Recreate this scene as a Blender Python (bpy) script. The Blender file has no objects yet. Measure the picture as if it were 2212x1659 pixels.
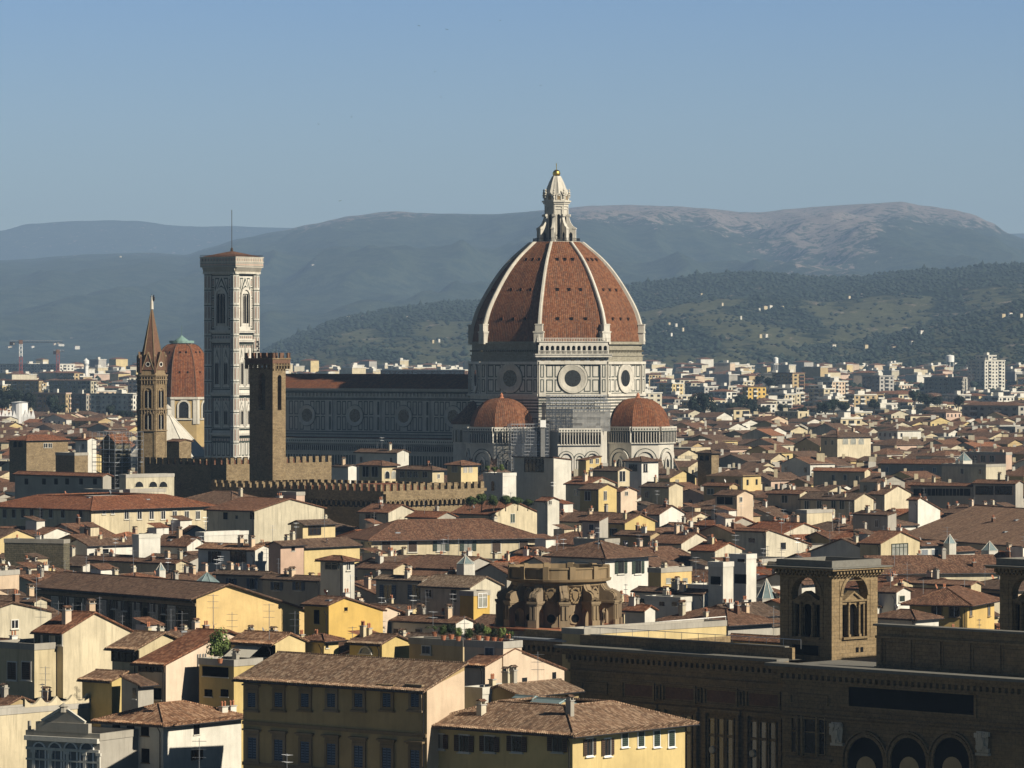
import bpy, math, random
from mathutils import Vector, Matrix
R = math.radians
random.seed(7)
scene = bpy.context.scene
# ---------------------------------------------------------------- camera
CAM_H = 55.0
F = 9450.0                       # focal length in pixels of a 2212 px wide frame
HV = 768.0                       # picture row of the horizon in that frame
cam_data = bpy.data.cameras.new('camera')
cam = bpy.data.objects.new('camera', cam_data)
scene.collection.objects.link(cam)
cam_data.sensor_width = 36.0
cam_data.lens = 36.0*F/2212.0
cam_data.clip_start = 1.0
cam_data.clip_end = 60000.0
cam.location = (0, 0, CAM_H)
cam.rotation_euler = (R(90)-math.atan((829.5-HV)/F), 0, 0)
scene.camera = cam
# ---------------------------------------------------------------- light
SUN_AZ = 56.0                    # degrees right of the direction that faces the camera
SUN_EL = 31.0
world = bpy.data.worlds.new("World")
scene.world = world
world.use_nodes = True
nt = world.node_tree
nt.nodes.clear()
wo = nt.nodes.new('ShaderNodeOutputWorld')
bg = nt.nodes.new('ShaderNodeBackground')
sky = nt.nodes.new('ShaderNodeTexSky')
sky.sky_type = 'NISHITA'
sky.sun_disc = False
sky.sun_elevation = R(SUN_EL)
sky.sun_rotation = R(180-SUN_AZ)
sky.altitude = 100
sky.air_density = 1.0
sky.dust_density = 0.0
sky.ozone_density = 4.0
hs = nt.nodes.new('ShaderNodeHueSaturation')
hs.inputs['Saturation'].default_value = 1.35
hs.inputs['Value'].default_value = 0.94
bg.inputs['Strength'].default_value = 0.05
nt.links.new(sky.outputs[0], hs.inputs['Color'])
# the sky is palest and brightest low down and deeper blue above
wtc = nt.nodes.new('ShaderNodeTexCoord'); wsep = nt.nodes.new('ShaderNodeSeparateXYZ'); wr_ = nt.nodes.new('ShaderNodeValToRGB'); wmx = nt.nodes.new('ShaderNodeMix')
wmx.data_type = 'RGBA'; wmx.blend_type = 'MULTIPLY'; wmx.inputs[0].default_value = 1.0
el_ = wr_.color_ramp.elements; el_[0].position = 0.0; el_[0].color = (1.10, 1.12, 1.22, 1); el_[1].position = 0.45; el_[1].color = (0.17, 0.16, 0.16, 1)
e2_ = el_.new(0.085); e2_.color = (1.10, 1.05, 1.38, 1); e3_ = el_.new(0.2); e3_.color = (0.32, 0.30, 0.33, 1)
nt.links.new(wtc.outputs['Generated'], wsep.inputs[0]); nt.links.new(wsep.outputs[2], wr_.inputs[0])
nt.links.new(hs.outputs[0], wmx.inputs[6]); nt.links.new(wr_.outputs[0], wmx.inputs[7]); nt.links.new(wmx.outputs[2], bg.inputs[0])
nt.links.new(bg.outputs[0], wo.inputs[0])
sd = bpy.data.lights.new('sun', 'SUN')
sd.energy = 5.0
sd.angle = R(0.5)
sd.color = (1.0, 0.91, 0.76)
sun = bpy.data.objects.new('sun', sd)
scene.collection.objects.link(sun)
sv = Vector((math.sin(R(SUN_AZ))*math.cos(R(SUN_EL)), -math.cos(R(SUN_AZ))*math.cos(R(SUN_EL)), math.sin(R(SUN_EL))))
sun.rotation_euler = sv.to_track_quat('Z', 'Y').to_euler()
sun.location = (300, -200, 400)
scene.view_settings.view_transform = 'Standard'
scene.view_settings.look = 'None'
scene.view_settings.exposure = 0.5
scene.view_settings.gamma = 1.0
scene.render.engine = 'CYCLES'
cy = scene.cycles
cy.max_bounces = 5
cy.diffuse_bounces = 1
cy.glossy_bounces = 2
cy.volume_bounces = 0
cy.transmission_bounces = 2
cy.transparent_max_bounces = 6
cy.use_denoising = True
cy.caustics_reflective = False
cy.caustics_refractive = False
# ---------------------------------------------------------------- materials
MATS = {}
def nodes(name):
    m = bpy.data.materials.new(name)
    m.use_nodes = True
    n = m.node_tree
    n.nodes.clear()
    out = n.nodes.new('ShaderNodeOutputMaterial')
    b = n.nodes.new('ShaderNodeBsdfPrincipled')
    n.links.new(b.outputs[0], out.inputs[0])
    MATS[name] = m
    return m, n, b
def N(n, t, **kw):
    x = n.nodes.new(t)
    for k, v in kw.items():
        if isinstance(k, str) and hasattr(x, k): setattr(x, k, v)
        else: x.inputs[k].default_value = v
    return x
def noise(n, vec, scale, detail=3, rough=0.6):
    x = n.nodes.new('ShaderNodeTexNoise')
    x.inputs['Scale'].default_value = scale
    x.inputs['Detail'].default_value = detail
    x.inputs['Roughness'].default_value = rough
    n.links.new(vec, x.inputs['Vector'])
    return x.outputs['Fac']
def ramp(n, fac, stops):
    x = n.nodes.new('ShaderNodeValToRGB')
    e = x.color_ramp.elements
    while len(e) < len(stops): e.new(0.5)
    for i, (p, c) in enumerate(stops):
        e[i].position = p
        e[i].color = (c[0], c[1], c[2], 1) if hasattr(c, '__len__') else (c, c, c, 1)
    n.links.new(fac, x.inputs[0])
    return x.outputs[0]
def mixc(n, fac, a, b, mode='MIX'):
    x = n.nodes.new('ShaderNodeMix')
    x.data_type = 'RGBA'
    x.blend_type = mode
    for s, v in ((x.inputs[0], fac), (x.inputs[6], a), (x.inputs[7], b)):
        if hasattr(v, 'is_linked'): n.links.new(v, s)
        elif hasattr(v, '__len__'): s.default_value = (v[0], v[1], v[2], 1)
        else: s.default_value = v
    return x.outputs[2]
def mth(n, op, a, b=None, c=None, clamp=False):
    x = n.nodes.new('ShaderNodeMath')
    x.operation = op
    x.use_clamp = clamp
    for i, v in enumerate((a, b, c)):
        if v is None: continue
        if hasattr(v, 'is_linked'): n.links.new(v, x.inputs[i])
        else: x.inputs[i].default_value = v
    return x.outputs[0]
def scalevec(n, vec, s):
    x = n.nodes.new('ShaderNodeMapping')
    x.inputs['Scale'].default_value = s
    n.links.new(vec, x.inputs['Vector'])
    return x.outputs[0]
def objrand(n):
    return n.nodes.new('ShaderNodeObjectInfo').outputs['Random']
def bump(n, b, h, strength, dist):
    x = n.nodes.new('ShaderNodeBump')
    x.inputs['Strength'].default_value = strength
    x.inputs['Distance'].default_value = dist
    n.links.new(h, x.inputs['Height'])
    n.links.new(x.outputs[0], b.inputs['Normal'])
def plaster(name, col, stain=0.85, rough=0.9, var=0.16):
    m, n, b = nodes(name)
    tc = n.nodes.new('ShaderNodeTexCoord')
    geo = n.nodes.new('ShaderNodeNewGeometry')
    uv, obj = tc.outputs['UV'], geo.outputs['Position']
    big = noise(n, obj, 0.22, 5, 0.65)
    st = noise(n, scalevec(n, uv, (1.6, 0.16, 1)), 1.0, 5, 0.7)
    fine = noise(n, uv, 4.0, 3)
    dark = tuple(c*0.62 for c in col)
    c1 = mixc(n, ramp(n, big, [(0.38, 0.0), (0.66, 1.0)]), col, tuple(c*0.76 for c in col))
    f2 = mth(n, 'MULTIPLY', ramp(n, st, [(0.47, 0.0), (0.68, 1.0)]), stain)
    c2 = mixc(n, f2, c1, dark)
    f3 = mth(n, 'MULTIPLY', fine, 0.12)
    c3 = mixc(n, f3, c2, (0.25, 0.23, 0.2))
    r = objrand(n)
    v = mth(n, 'MULTIPLY_ADD', r, var, 1.0-var/2)
    h = n.nodes.new('ShaderNodeHueSaturation')
    n.links.new(c3, h.inputs['Color'])
    n.links.new(v, h.inputs['Value'])
    n.links.new(mth(n, 'MULTIPLY_ADD', r, -0.25, 1.1), h.inputs['Saturation'])
    n.links.new(h.outputs[0], b.inputs['Base Color'])
    b.inputs['Roughness'].default_value = rough
    b.inputs['Specular IOR Level'].default_value = 0.2
    bump(n, b, fine, 0.25, 0.02)
    return m
def tile(name, cols, period=0.25, row=0.38, groove=0.5, moss=0.3, ov=1.0):
    m, n, b = nodes(name)
    tc = n.nodes.new('ShaderNodeTexCoord')
    uv = tc.outputs['UV']
    sep = n.nodes.new('ShaderNodeSeparateXYZ')
    n.links.new(uv, sep.inputs[0])
    u, v = sep.outputs[0], sep.outputs[1]
    iu = mth(n, 'FLOOR', mth(n, 'DIVIDE', u, period))
    wob = mth(n, 'MULTIPLY', mth(n, 'MODULO', iu, 2.0), 0.5)
    iv = mth(n, 'FLOOR', mth(n, 'ADD', mth(n, 'DIVIDE', v, row), wob))
    fu = mth(n, 'FRACT', mth(n, 'DIVIDE', u, period))
    fv = mth(n, 'FRACT', mth(n, 'ADD', mth(n, 'DIVIDE', v, row), wob))
    arch = mth(n, 'SINE', mth(n, 'MULTIPLY', fu, math.pi))
    h = mth(n, 'ADD', mth(n, 'MULTIPLY', arch, 1.0), mth(n, 'MULTIPLY', fv, -0.35))
    comb = n.nodes.new('ShaderNodeCombineXYZ')
    n.links.new(iu, comb.inputs[0]); n.links.new(iv, comb.inputs[1])
    wn = n.nodes.new('ShaderNodeTexWhiteNoise')
    n.links.new(comb.outputs[0], wn.inputs['Vector'])
    geo = n.nodes.new('ShaderNodeNewGeometry')
    pat = noise(n, geo.outputs['Position'], 0.35, 5, 0.7)
    k = mth(n, 'ADD', mth(n, 'MULTIPLY', wn.outputs['Value'], 0.62), mth(n, 'MULTIPLY', pat, 0.45), clamp=True)
    c = ramp(n, k, [(0.12, cols[0]), (0.5, cols[1]), (0.9, cols[2])])
    r = objrand(n)
    hsn = n.nodes.new('ShaderNodeHueSaturation')
    n.links.new(c, hsn.inputs['Color'])
    n.links.new(mth(n, 'MULTIPLY_ADD', r, 0.4*ov, 1-0.22*ov), hsn.inputs['Value'])
    n.links.new(mth(n, 'MULTIPLY_ADD', r, 0.35*ov, 1-0.22*ov), hsn.inputs['Saturation'])
    n.links.new(mth(n, 'MULTIPLY_ADD', r, -0.02*ov, 0.5+0.01*ov), hsn.inputs['Hue'])
    lich = noise(n, geo.outputs['Position'], 1.3, 4, 0.7)
    c1 = mixc(n, mth(n, 'MULTIPLY', ramp(n, lich, [(0.5, 0.0), (0.72, 1.0)]), moss), hsn.outputs[0], (0.10, 0.095, 0.07))
    strk = noise(n, scalevec(n, uv, (0.9, 0.07, 1)), 1.0, 5, 0.7)
    c1 = mixc(n, mth(n, 'MULTIPLY', ramp(n, strk, [(0.48, 0.0), (0.68, 1.0)]), 0.5), c1, (0.06, 0.045, 0.035))
    g = ramp(n, arch, [(0.15, 1.0), (0.6, 0.0)])
    c2 = mixc(n, mth(n, 'MULTIPLY', g, groove), c1, (0.035, 0.022, 0.015))
    n.links.new(c2, b.inputs['Base Color'])
    b.inputs['Roughness'].default_value = 0.88
    b.inputs['Specular IOR Level'].default_value = 0.2
    bump(n, b, h, 0.85, 0.07)
    return m
def masonry(name, c1, c2, mortar, bw=0.6, bh=0.3, var=0.1, gap=0.02):
    m, n, b = nodes(name)
    tc = n.nodes.new('ShaderNodeTexCoord')
    uv = tc.outputs['UV']
    br = n.nodes.new('ShaderNodeTexBrick')
    n.links.new(uv, br.inputs['Vector'])
    br.inputs['Scale'].default_value = 1.0
    br.inputs['Brick Width'].default_value = bw
    br.inputs['Row Height'].default_value = bh
    br.inputs['Mortar Size'].default_value = gap
    br.inputs['Color1'].default_value = (*c1, 1)
    br.inputs['Color2'].default_value = (*c2, 1)
    br.inputs['Mortar'].default_value = (*mortar, 1)
    geo = n.nodes.new('ShaderNodeNewGeometry')
    ns = noise(n, geo.outputs['Position'], 0.5, 6, 0.7)
    nf = noise(n, geo.outputs['Position'], 3.0, 4, 0.7)
    c = mixc(n, ramp(n, ns, [(0.4, 0.0), (0.7, 0.55)]), br.outputs['Color'], tuple(x*0.5 for x in c1))
    c = mixc(n, ramp(n, nf, [(0.45, 0.0), (0.75, 0.6)]), c, tuple(min(1, x*1.45) for x in c2))
    n.links.new(c, b.inputs['Base Color'])
    b.inputs['Roughness'].default_value = 0.92
    b.inputs['Specular IOR Level'].default_value = 0.15
    bump(n, b, mth(n, 'ADD', br.outputs['Fac'], mth(n, 'MULTIPLY', nf, -1.2)), 0.5, -0.05)
    return m
def plain(name, col, rough=0.7, metal=0.0, spec=0.3, nscale=2.0, nvar=0.25):
    m, n, b = nodes(name)
    geo = n.nodes.new('ShaderNodeNewGeometry')
    f = noise(n, geo.outputs['Position'], nscale, 4)
    c = mixc(n, mth(n, 'MULTIPLY', f, nvar*2), col, tuple(x*0.6 for x in col))
    n.links.new(c, b.inputs['Base Color'])
    b.inputs['Roughness'].default_value = rough
    b.inputs['Metallic'].default_value = metal
    b.inputs['Specular IOR Level'].default_value = spec
    return m
plaster('plaster_cream', (0.60, 0.51, 0.33))
plaster('plaster_yellow', (0.62, 0.48, 0.22), 0.4)
plaster('plaster_gold', (0.64, 0.44, 0.15), 0.35)
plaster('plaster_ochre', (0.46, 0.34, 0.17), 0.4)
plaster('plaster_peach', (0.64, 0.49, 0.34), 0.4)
plaster('plaster_pink', (0.58, 0.42, 0.32), 0.3)
plaster('plaster_white', (0.68, 0.65, 0.56), 0.45)
plaster('plaster_grey', (0.40, 0.37, 0.31), 0.6)
plaster('plaster_weathered', (0.58, 0.52, 0.38), 1.0)
plaster('concrete', (0.42, 0.40, 0.36), 0.5)
plaster('marble_white', (0.64, 0.60, 0.51), 0.8, 0.6)
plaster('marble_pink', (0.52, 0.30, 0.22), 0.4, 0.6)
plain('marble_green', (0.05, 0.065, 0.055), 0.5)
plaster('pietra', (0.27, 0.195, 0.11), 0.8)
masonry('ashlar', (0.20, 0.145, 0.08), (0.26, 0.19, 0.105), (0.10, 0.08, 0.05), 1.0, 0.45)
masonry('rubble', (0.17, 0.122, 0.068), (0.28, 0.21, 0.12), (0.15, 0.12, 0.08), 0.75, 0.33, gap=0.03)
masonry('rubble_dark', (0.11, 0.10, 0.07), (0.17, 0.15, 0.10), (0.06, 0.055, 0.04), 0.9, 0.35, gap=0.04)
masonry('brick', (0.13, 0.070, 0.046), (0.18, 0.098, 0.062), (0.2, 0.14, 0.1), 0.3, 0.1, gap=0.01)
tile('tile_brown', [(0.065, 0.036, 0.023), (0.145, 0.078, 0.048), (0.27, 0.17, 0.11)], groove=0.65)
tile('tile_rust', [(0.09, 0.040, 0.023), (0.19, 0.085, 0.045), (0.33, 0.18, 0.105)], groove=0.6)
tile('tile_orange', [(0.20, 0.070, 0.032), (0.32, 0.12, 0.055), (0.43, 0.20, 0.10)], moss=0.1)
tile('tile_near', [(0.12, 0.065, 0.038), (0.27, 0.155, 0.088), (0.48, 0.33, 0.21)], groove=0.8, moss=0.3)
tile('tile_sand', [(0.17, 0.095, 0.055), (0.30, 0.165, 0.095), (0.43, 0.27, 0.165)], groove=0.5, moss=0.1)
tile('tile_dome', [(0.115, 0.038, 0.015), (0.185, 0.064, 0.025), (0.25, 0.105, 0.048)], 0.62, 0.55, groove=0.4, moss=0.5, ov=0.25)
masonry('raw_stone', (0.26, 0.24, 0.18), (0.34, 0.31, 0.24), (0.16, 0.15, 0.11), 0.9, 0.4)
plain('old_concrete', (0.22, 0.21, 0.18), 0.9, nvar=0.6)
plain('wood_dark', (0.06, 0.04, 0.025), 0.8)
plain('shutter_green', (0.045, 0.065, 0.05), 0.6)
plain('shutter_brown', (0.07, 0.045, 0.03), 0.6)
plain('shutter_blue', (0.09, 0.13, 0.19), 0.6)
plain('iron', (0.035, 0.035, 0.04), 0.5, 0.6)
plain('steel', (0.42, 0.43, 0.44), 0.4, 0.7)
plain('lead', (0.30, 0.32, 0.34), 0.55, 0.3)
plain('zinc', (0.27, 0.36, 0.36), 0.4, 0.35)
plain('copper_green', (0.20, 0.32, 0.28), 0.6)
plain('gold', (0.95, 0.66, 0.18), 0.28, 1.0, nvar=0.05)
plain('white_paint', (0.78, 0.77, 0.73), 0.5, nvar=0.1)
plain('red_paint', (0.28, 0.07, 0.06), 0.5)
plain('terracotta', (0.42, 0.17, 0.09), 0.8)
plain('canvas', (0.62, 0.58, 0.48), 0.9)
plain('canvas_grey', (0.30, 0.33, 0.36), 0.9)
plain('street', (0.07, 0.065, 0.06), 0.9)
plain('bark', (0.10, 0.07, 0.045), 0.9)
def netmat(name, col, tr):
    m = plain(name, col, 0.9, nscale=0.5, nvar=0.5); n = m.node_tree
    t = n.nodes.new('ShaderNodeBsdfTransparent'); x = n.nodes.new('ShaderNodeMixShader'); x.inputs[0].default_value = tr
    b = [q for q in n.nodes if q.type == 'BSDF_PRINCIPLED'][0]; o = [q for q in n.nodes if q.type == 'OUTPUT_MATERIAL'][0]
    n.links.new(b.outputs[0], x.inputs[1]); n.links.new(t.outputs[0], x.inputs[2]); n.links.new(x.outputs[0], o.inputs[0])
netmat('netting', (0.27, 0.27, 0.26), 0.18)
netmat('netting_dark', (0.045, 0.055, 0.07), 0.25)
def glass(name, col, rough=0.12, spec=0.6):
    m, n, b = nodes(name)
    geo = n.nodes.new('ShaderNodeNewGeometry')
    f = noise(n, geo.outputs['Position'], 0.9, 2)
    n.links.new(mixc(n, f, col, tuple(x*0.3 for x in col)), b.inputs['Base Color'])
    b.inputs['Roughness'].default_value = rough
    b.inputs['Specular IOR Level'].default_value = spec
glass('glass', (0.025, 0.028, 0.032))
glass('glass_blue', (0.10, 0.15, 0.20))
glass('curtain_glass', (0.42, 0.42, 0.36), 0.3)
glass('skylight_glass', (0.28, 0.36, 0.36), 0.25)
glass('void', (0.012, 0.012, 0.013), 0.9, 0.0)
def leafmat(name, c1, c2):
    m, n, b = nodes(name)
    geo = n.nodes.new('ShaderNodeNewGeometry')
    f = noise(n, geo.outputs['Position'], 0.45, 4, 0.7)
    r = objrand(n)
    c = mixc(n, ramp(n, f, [(0.3, 0.0), (0.7, 1.0)]), c1, c2)
    h = n.nodes.new('ShaderNodeHueSaturation')
    n.links.new(c, h.inputs['Color'])
    n.links.new(mth(n, 'MULTIPLY_ADD', r, 0.5, 0.75), h.inputs['Value'])
    n.links.new(h.outputs[0], b.inputs['Base Color'])
    b.inputs['Roughness'].default_value = 0.8
    b.inputs['Specular IOR Level'].default_value = 0.15
leafmat('leaf', (0.035, 0.060, 0.020), (0.075, 0.105, 0.035))
leafmat('leaf_dark', (0.011, 0.020, 0.014), (0.026, 0.037, 0.024))
leafmat('leaf_light', (0.08, 0.12, 0.03), (0.14, 0.18, 0.06))
# ---------------------------------------------------------------- mesh builder
Z = Vector((0, 0, 1))
class MB:
    def __init__(s): s.v = []; s.f = []; s.m = []; s.uv = []; s.sm = []
    def add(s, pts, mat, uv=None, smooth=False):
        i = len(s.v)
        s.v.extend(pts)
        s.f.append(tuple(range(i, i+len(pts))))
        s.m.append(mat); s.sm.append(smooth)
        if uv is None:
            n = Vector((0, 0, 0))
            k = len(pts)
            for a in range(k):
                p, q = pts[a], pts[(a+1) % k]
                n.x += (p[1]-q[1])*(p[2]+q[2]); n.y += (p[2]-q[2])*(p[0]+q[0]); n.z += (p[0]-q[0])*(p[1]+q[1])
            if n.length < 1e-12: n = Vector((0, 0, 1))
            n.normalize()
            if abs(n.z) > 0.97:
                uv = [(p[0], p[1]) for p in pts]
            else:
                t = Z.cross(n).normalized()
                b = n.cross(t)
                uv = [(p[0]*t.x+p[1]*t.y+p[2]*t.z, p[0]*b.x+p[1]*b.y+p[2]*b.z) for p in pts]
        s.uv.extend(uv)
    def box(s, x0, y0, z0, x1, y1, z1, mat, M=None, faces='xXyYzZ'):
        P = [Vector(p) for p in ((x0, y0, z0), (x1, y0, z0), (x1, y1, z0), (x0, y1, z0), (x0, y0, z1), (x1, y0, z1), (x1, y1, z1), (x0, y1, z1))]
        if M is not None: P = [M @ p for p in P]
        F6 = {'z': (3, 2, 1, 0), 'Z': (4, 5, 6, 7), 'y': (0, 1, 5, 4), 'X': (1, 2, 6, 5), 'Y': (2, 3, 7, 6), 'x': (3, 0, 4, 7)}
        for k in faces: s.add([P[i] for i in F6[k]], mat)
    def prism(s, poly, z0, z1, mat, top=None, bottom=False):
        k = len(poly)
        for i in range(k):
            a, b = poly[i], poly[(i+1) % k]
            s.add([Vector((a[0], a[1], z0)), Vector((b[0], b[1], z0)), Vector((b[0], b[1], z1)), Vector((a[0], a[1], z1))], mat)
        s.add([Vector((p[0], p[1], z1)) for p in poly], top or mat)
        if bottom: s.add([Vector((p[0], p[1], z0)) for p in reversed(poly)], mat)
    def lathe(s, c, prof, seg, mat, rot=0.0, cap=True, smooth=True):
        rings = []
        for (r, z) in prof:
            rings.append([Vector((c[0]+r*math.sin(rot+2*math.pi*i/seg), c[1]-r*math.cos(rot+2*math.pi*i/seg), c[2]+z)) for i in range(seg)])
        acc = 0
        for j in range(len(prof)-1):
            dl = math.hypot(prof[j+1][0]-prof[j][0], prof[j+1][1]-prof[j][1])
            for i in range(seg):
                k = (i+1) % seg
                a, b, c2, d = rings[j][i], rings[j][k], rings[j+1][k], rings[j+1][i]
                w0 = (b-a).length/2; w1 = (c2-d).length/2
                uv = [(i*50-w0, acc), (i*50+w0, acc), (i*50+w1, acc+dl), (i*50-w1, acc+dl)]
                if prof[j+1][0] < 1e-4: s.add([a, b, c2], mat, uv[:3], smooth)
                elif prof[j][0] < 1e-4: s.add([a, c2, d], mat, [uv[0], uv[2], uv[3]], smooth)
                else: s.add([a, b, c2, d], mat, uv, smooth)
            acc += dl
        if cap and prof[-1][0] > 1e-4: s.add(list(rings[-1]), mat)
    def tube(s, p, q, r, mat, seg=5, r2=None):
        p, q = Vector(p), Vector(q)
        d = (q-p)
        if d.length < 1e-6: return
        d.normalize()
        a = d.orthogonal().normalized(); b = d.cross(a)
        r2 = r if r2 is None else r2
        A = [p+(a*math.cos(2*math.pi*i/seg)+b*math.sin(2*math.pi*i/seg))*r for i in range(seg)]
        B = [q+(a*math.cos(2*math.pi*i/seg)+b*math.sin(2*math.pi*i/seg))*r2 for i in range(seg)]
        for i in range(seg):
            k = (i+1) % seg
            s.add([A[i], A[k], B[k], B[i]], mat, smooth=True)
        s.add(list(reversed(A)), mat); s.add(B, mat)
    def mesh(s, name):
        me = bpy.data.meshes.new(name)
        me.from_pydata([tuple(v) for v in s.v], [], s.f)
        names = []
        for m in s.m:
            if m not in names: names.append(m)
        for k in names: me.materials.append(MATS[k])
        idx = {k: i for i, k in enumerate(names)}
        me.polygons.foreach_set('material_index', [idx[m] for m in s.m])
        me.polygons.foreach_set('use_smooth', s.sm)
        uvl = me.uv_layers.new(name='UVMap')
        flat = [c for t in s.uv for c in t[:2]]
        uvl.data.foreach_set('uv', flat)
        me.update()
        return me
    def obj(s, name, parent=None, loc=(0, 0, 0), label=None):
        return link(name, s.mesh(name), parent, loc, label)
COL = scene.collection
def link(name, me, parent=None, loc=(0, 0, 0), label=None, rz=0.0):
    o = bpy.data.objects.new(name, me)
    COL.objects.link(o)
    o.location = loc
    if rz: o.rotation_euler = (0, 0, rz)
    if parent is not None: o.parent = parent
    if label: o['label'] = label
    return o
def thing(name, label, cat, loc=(0, 0, 0), rz=0.0, group=None):
    o = bpy.data.objects.new(name, None)
    COL.objects.link(o)
    o.empty_display_size = 0.5
    o.location = loc
    o.rotation_euler = (0, 0, rz)
    o['label'] = label; o['category'] = cat
    if group: o['group'] = group
    return o
def tag(o, label, cat, group=None):
    o['label'] = label; o['category'] = cat
    if group: o['group'] = group
    return o
def structure(o, kind='structure'):
    o['kind'] = kind
    return o
# ---------------------------------------------------------------- terrain height and picture rays
def sst(a, b, x):
    t = max(0.0, min(1.0, (x-a)/(b-a)))
    return t*t*(3-2*t)
def ground(x, y):
    return 29.0*sst(1700, 5200, y)
def px(u, Y): return (u-1106.0)/F*Y
def pz(v, Y): return CAM_H+(HV-v)/F*Y
def pu(x, y): return 1106.0+F*x/max(y, 1)
def pv(z, y): return HV+(CAM_H-z)/max(y, 1)*F
def depth_for(v, z): return (CAM_H-z)*F/(v-HV)
# ---------------------------------------------------------------- a wall plane for drawing on
class Wall:
    """origin o (left end seen from outside), horizontal tangent t, outward normal n = t x Z"""
    def __init__(s, mb, o, t, base=0.0):
        s.mb = mb; s.o = Vector((o[0], o[1], 0)); s.t = Vector((t[0], t[1], 0)).normalized()
        s.n = s.t.cross(Z); s.b = base
    def p(s, u, v, d=0.0): return s.o + s.t*u + Z*(v+s.b) + s.n*d
    def rect(s, u0, v0, u1, v1, mat, d=0.0):
        s.mb.add([s.p(u0, v0, d), s.p(u1, v0, d), s.p(u1, v1, d), s.p(u0, v1, d)], mat)
    def box(s, u0, v0, u1, v1, d, mat, d0=0.0, top=None):
        a = s.p
        s.mb.add([a(u0, v0, d), a(u1, v0, d), a(u1, v1, d), a(u0, v1, d)], mat)
        s.mb.add([a(u0, v1, d0), a(u0, v1, d), a(u1, v1, d), a(u1, v1, d0)][::-1], top or mat)
        s.mb.add([a(u0, v0, d0), a(u0, v0, d), a(u1, v0, d), a(u1, v0, d0)], mat)
        s.mb.add([a(u0, v0, d0), a(u0, v0, d), a(u0, v1, d), a(u0, v1, d0)][::-1], mat)
        s.mb.add([a(u1, v0, d0), a(u1, v0, d), a(u1, v1, d), a(u1, v1, d0)], mat)
    def frame(s, u0, v0, u1, v1, w, d, mat, d0=0.0):
        s.box(u0, v0, u0+w, v1, d, mat, d0); s.box(u1-w, v0, u1, v1, d, mat, d0)
        s.box(u0+w, v0, u1-w, v0+w, d, mat, d0); s.box(u0+w, v1-w, u1-w, v1, d, mat, d0)
    def line(s, u0, v0, u1, v1, w, mat, d=0.04):
        """thin inlaid outline of a panel"""
        s.rect(u0, v0, u0+w, v1, mat, d); s.rect(u1-w, v0, u1, v1, mat, d)
        s.rect(u0+w, v0, u1-w, v0+w, mat, d); s.rect(u0+w, v1-w, u1-w, v1, mat, d)
    def poly(s, pts, mat, d=0.0): s.mb.add([s.p(u, v, d) for u, v in pts], mat)
    def arch(s, uc, v0, v1, w, mat, d=0.0, seg=8, pointed=False):
        """filled opening, v1 = spring height"""
        pts = [(uc-w/2, v0), (uc+w/2, v0)] + arcpts(uc, v1, w, seg, pointed)
        s.poly(pts, mat, d)
    def archband(s, uc, v0, v1, w, t, mat, d, d0=0.0, seg=8, pointed=False, legs=True):
        a = arcpts(uc, v1, w, seg, pointed); b = arcpts(uc, v1, w+2*t, seg, pointed)
        if legs:
            a = [(uc+w/2, v0)] + a + [(uc-w/2, v0)]; b = [(uc+w/2+t, v0)] + b + [(uc-w/2-t, v0)]
        for i in range(len(a)-1):
            s.mb.add([s.p(*a[i], d), s.p(*b[i], d), s.p(*b[i+1], d), s.p(*a[i+1], d)], mat)
            s.mb.add([s.p(*b[i], d), s.p(*b[i], d0), s.p(*b[i+1], d0), s.p(*b[i+1], d)], mat)
            s.mb.add([s.p(*a[i], d0), s.p(*a[i], d), s.p(*a[i+1], d), s.p(*a[i+1], d0)], mat)
    def ring(s, uc, vc, r0, r1, mat, d0, d1, seg=24):
        """ring between radius r0 (depth d0) and r1 (depth d1)"""
        for i in range(seg):
            a, b = 2*math.pi*i/seg, 2*math.pi*(i+1)/seg
            s.mb.add([s.p(uc+r0*math.cos(a), vc+r0*math.sin(a), d0), s.p(uc+r1*math.cos(a), vc+r1*math.sin(a), d1),
                      s.p(uc+r1*math.cos(b), vc+r1*math.sin(b), d1), s.p(uc+r0*math.cos(b), vc+r0*math.sin(b), d0)], mat)
    def disc(s, uc, vc, r, mat, d, seg=24):
        s.poly([(uc+r*math.cos(2*math.pi*i/seg), vc+r*math.sin(2*math.pi*i/seg)) for i in range(seg)], mat, d)
    def archwall(s, u0, v0, u1, v1, uc, w, vs, vb, mat, d=0.0, seg=10, thick=0.0, inner=None):
        """wall rectangle with a real arched hole: opening width w, from vb up to spring vs"""
        arc = arcpts(uc, vs, w, seg)
        s.rect(u0, v0, uc-w/2, v1, mat, d); s.rect(uc+w/2, v0, u1, v1, mat, d)
        if vb > v0+1e-6: s.rect(uc-w/2, v0, uc+w/2, vb, mat, d)
        for i in range(len(arc)-1):
            a, b = arc[i], arc[i+1]
            s.mb.add([s.p(b[0], b[1], d), s.p(a[0], a[1], d), s.p(a[0], v1, d), s.p(b[0], v1, d)], mat)
        if thick:
            inn = inner or mat
            pts = [(uc+w/2, vb)]+arc+[(uc-w/2, vb)]
            for i in range(len(pts)-1):
                s.mb.add([s.p(*pts[i], d), s.p(*pts[i], d-thick), s.p(*pts[i+1], d-thick), s.p(*pts[i+1], d)], inn)
            s.mb.add([s.p(uc-w/2, vb, d), s.p(uc-w/2, vb, d-thick), s.p(uc+w/2, vb, d-thick), s.p(uc+w/2, vb, d)], inn)
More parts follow.
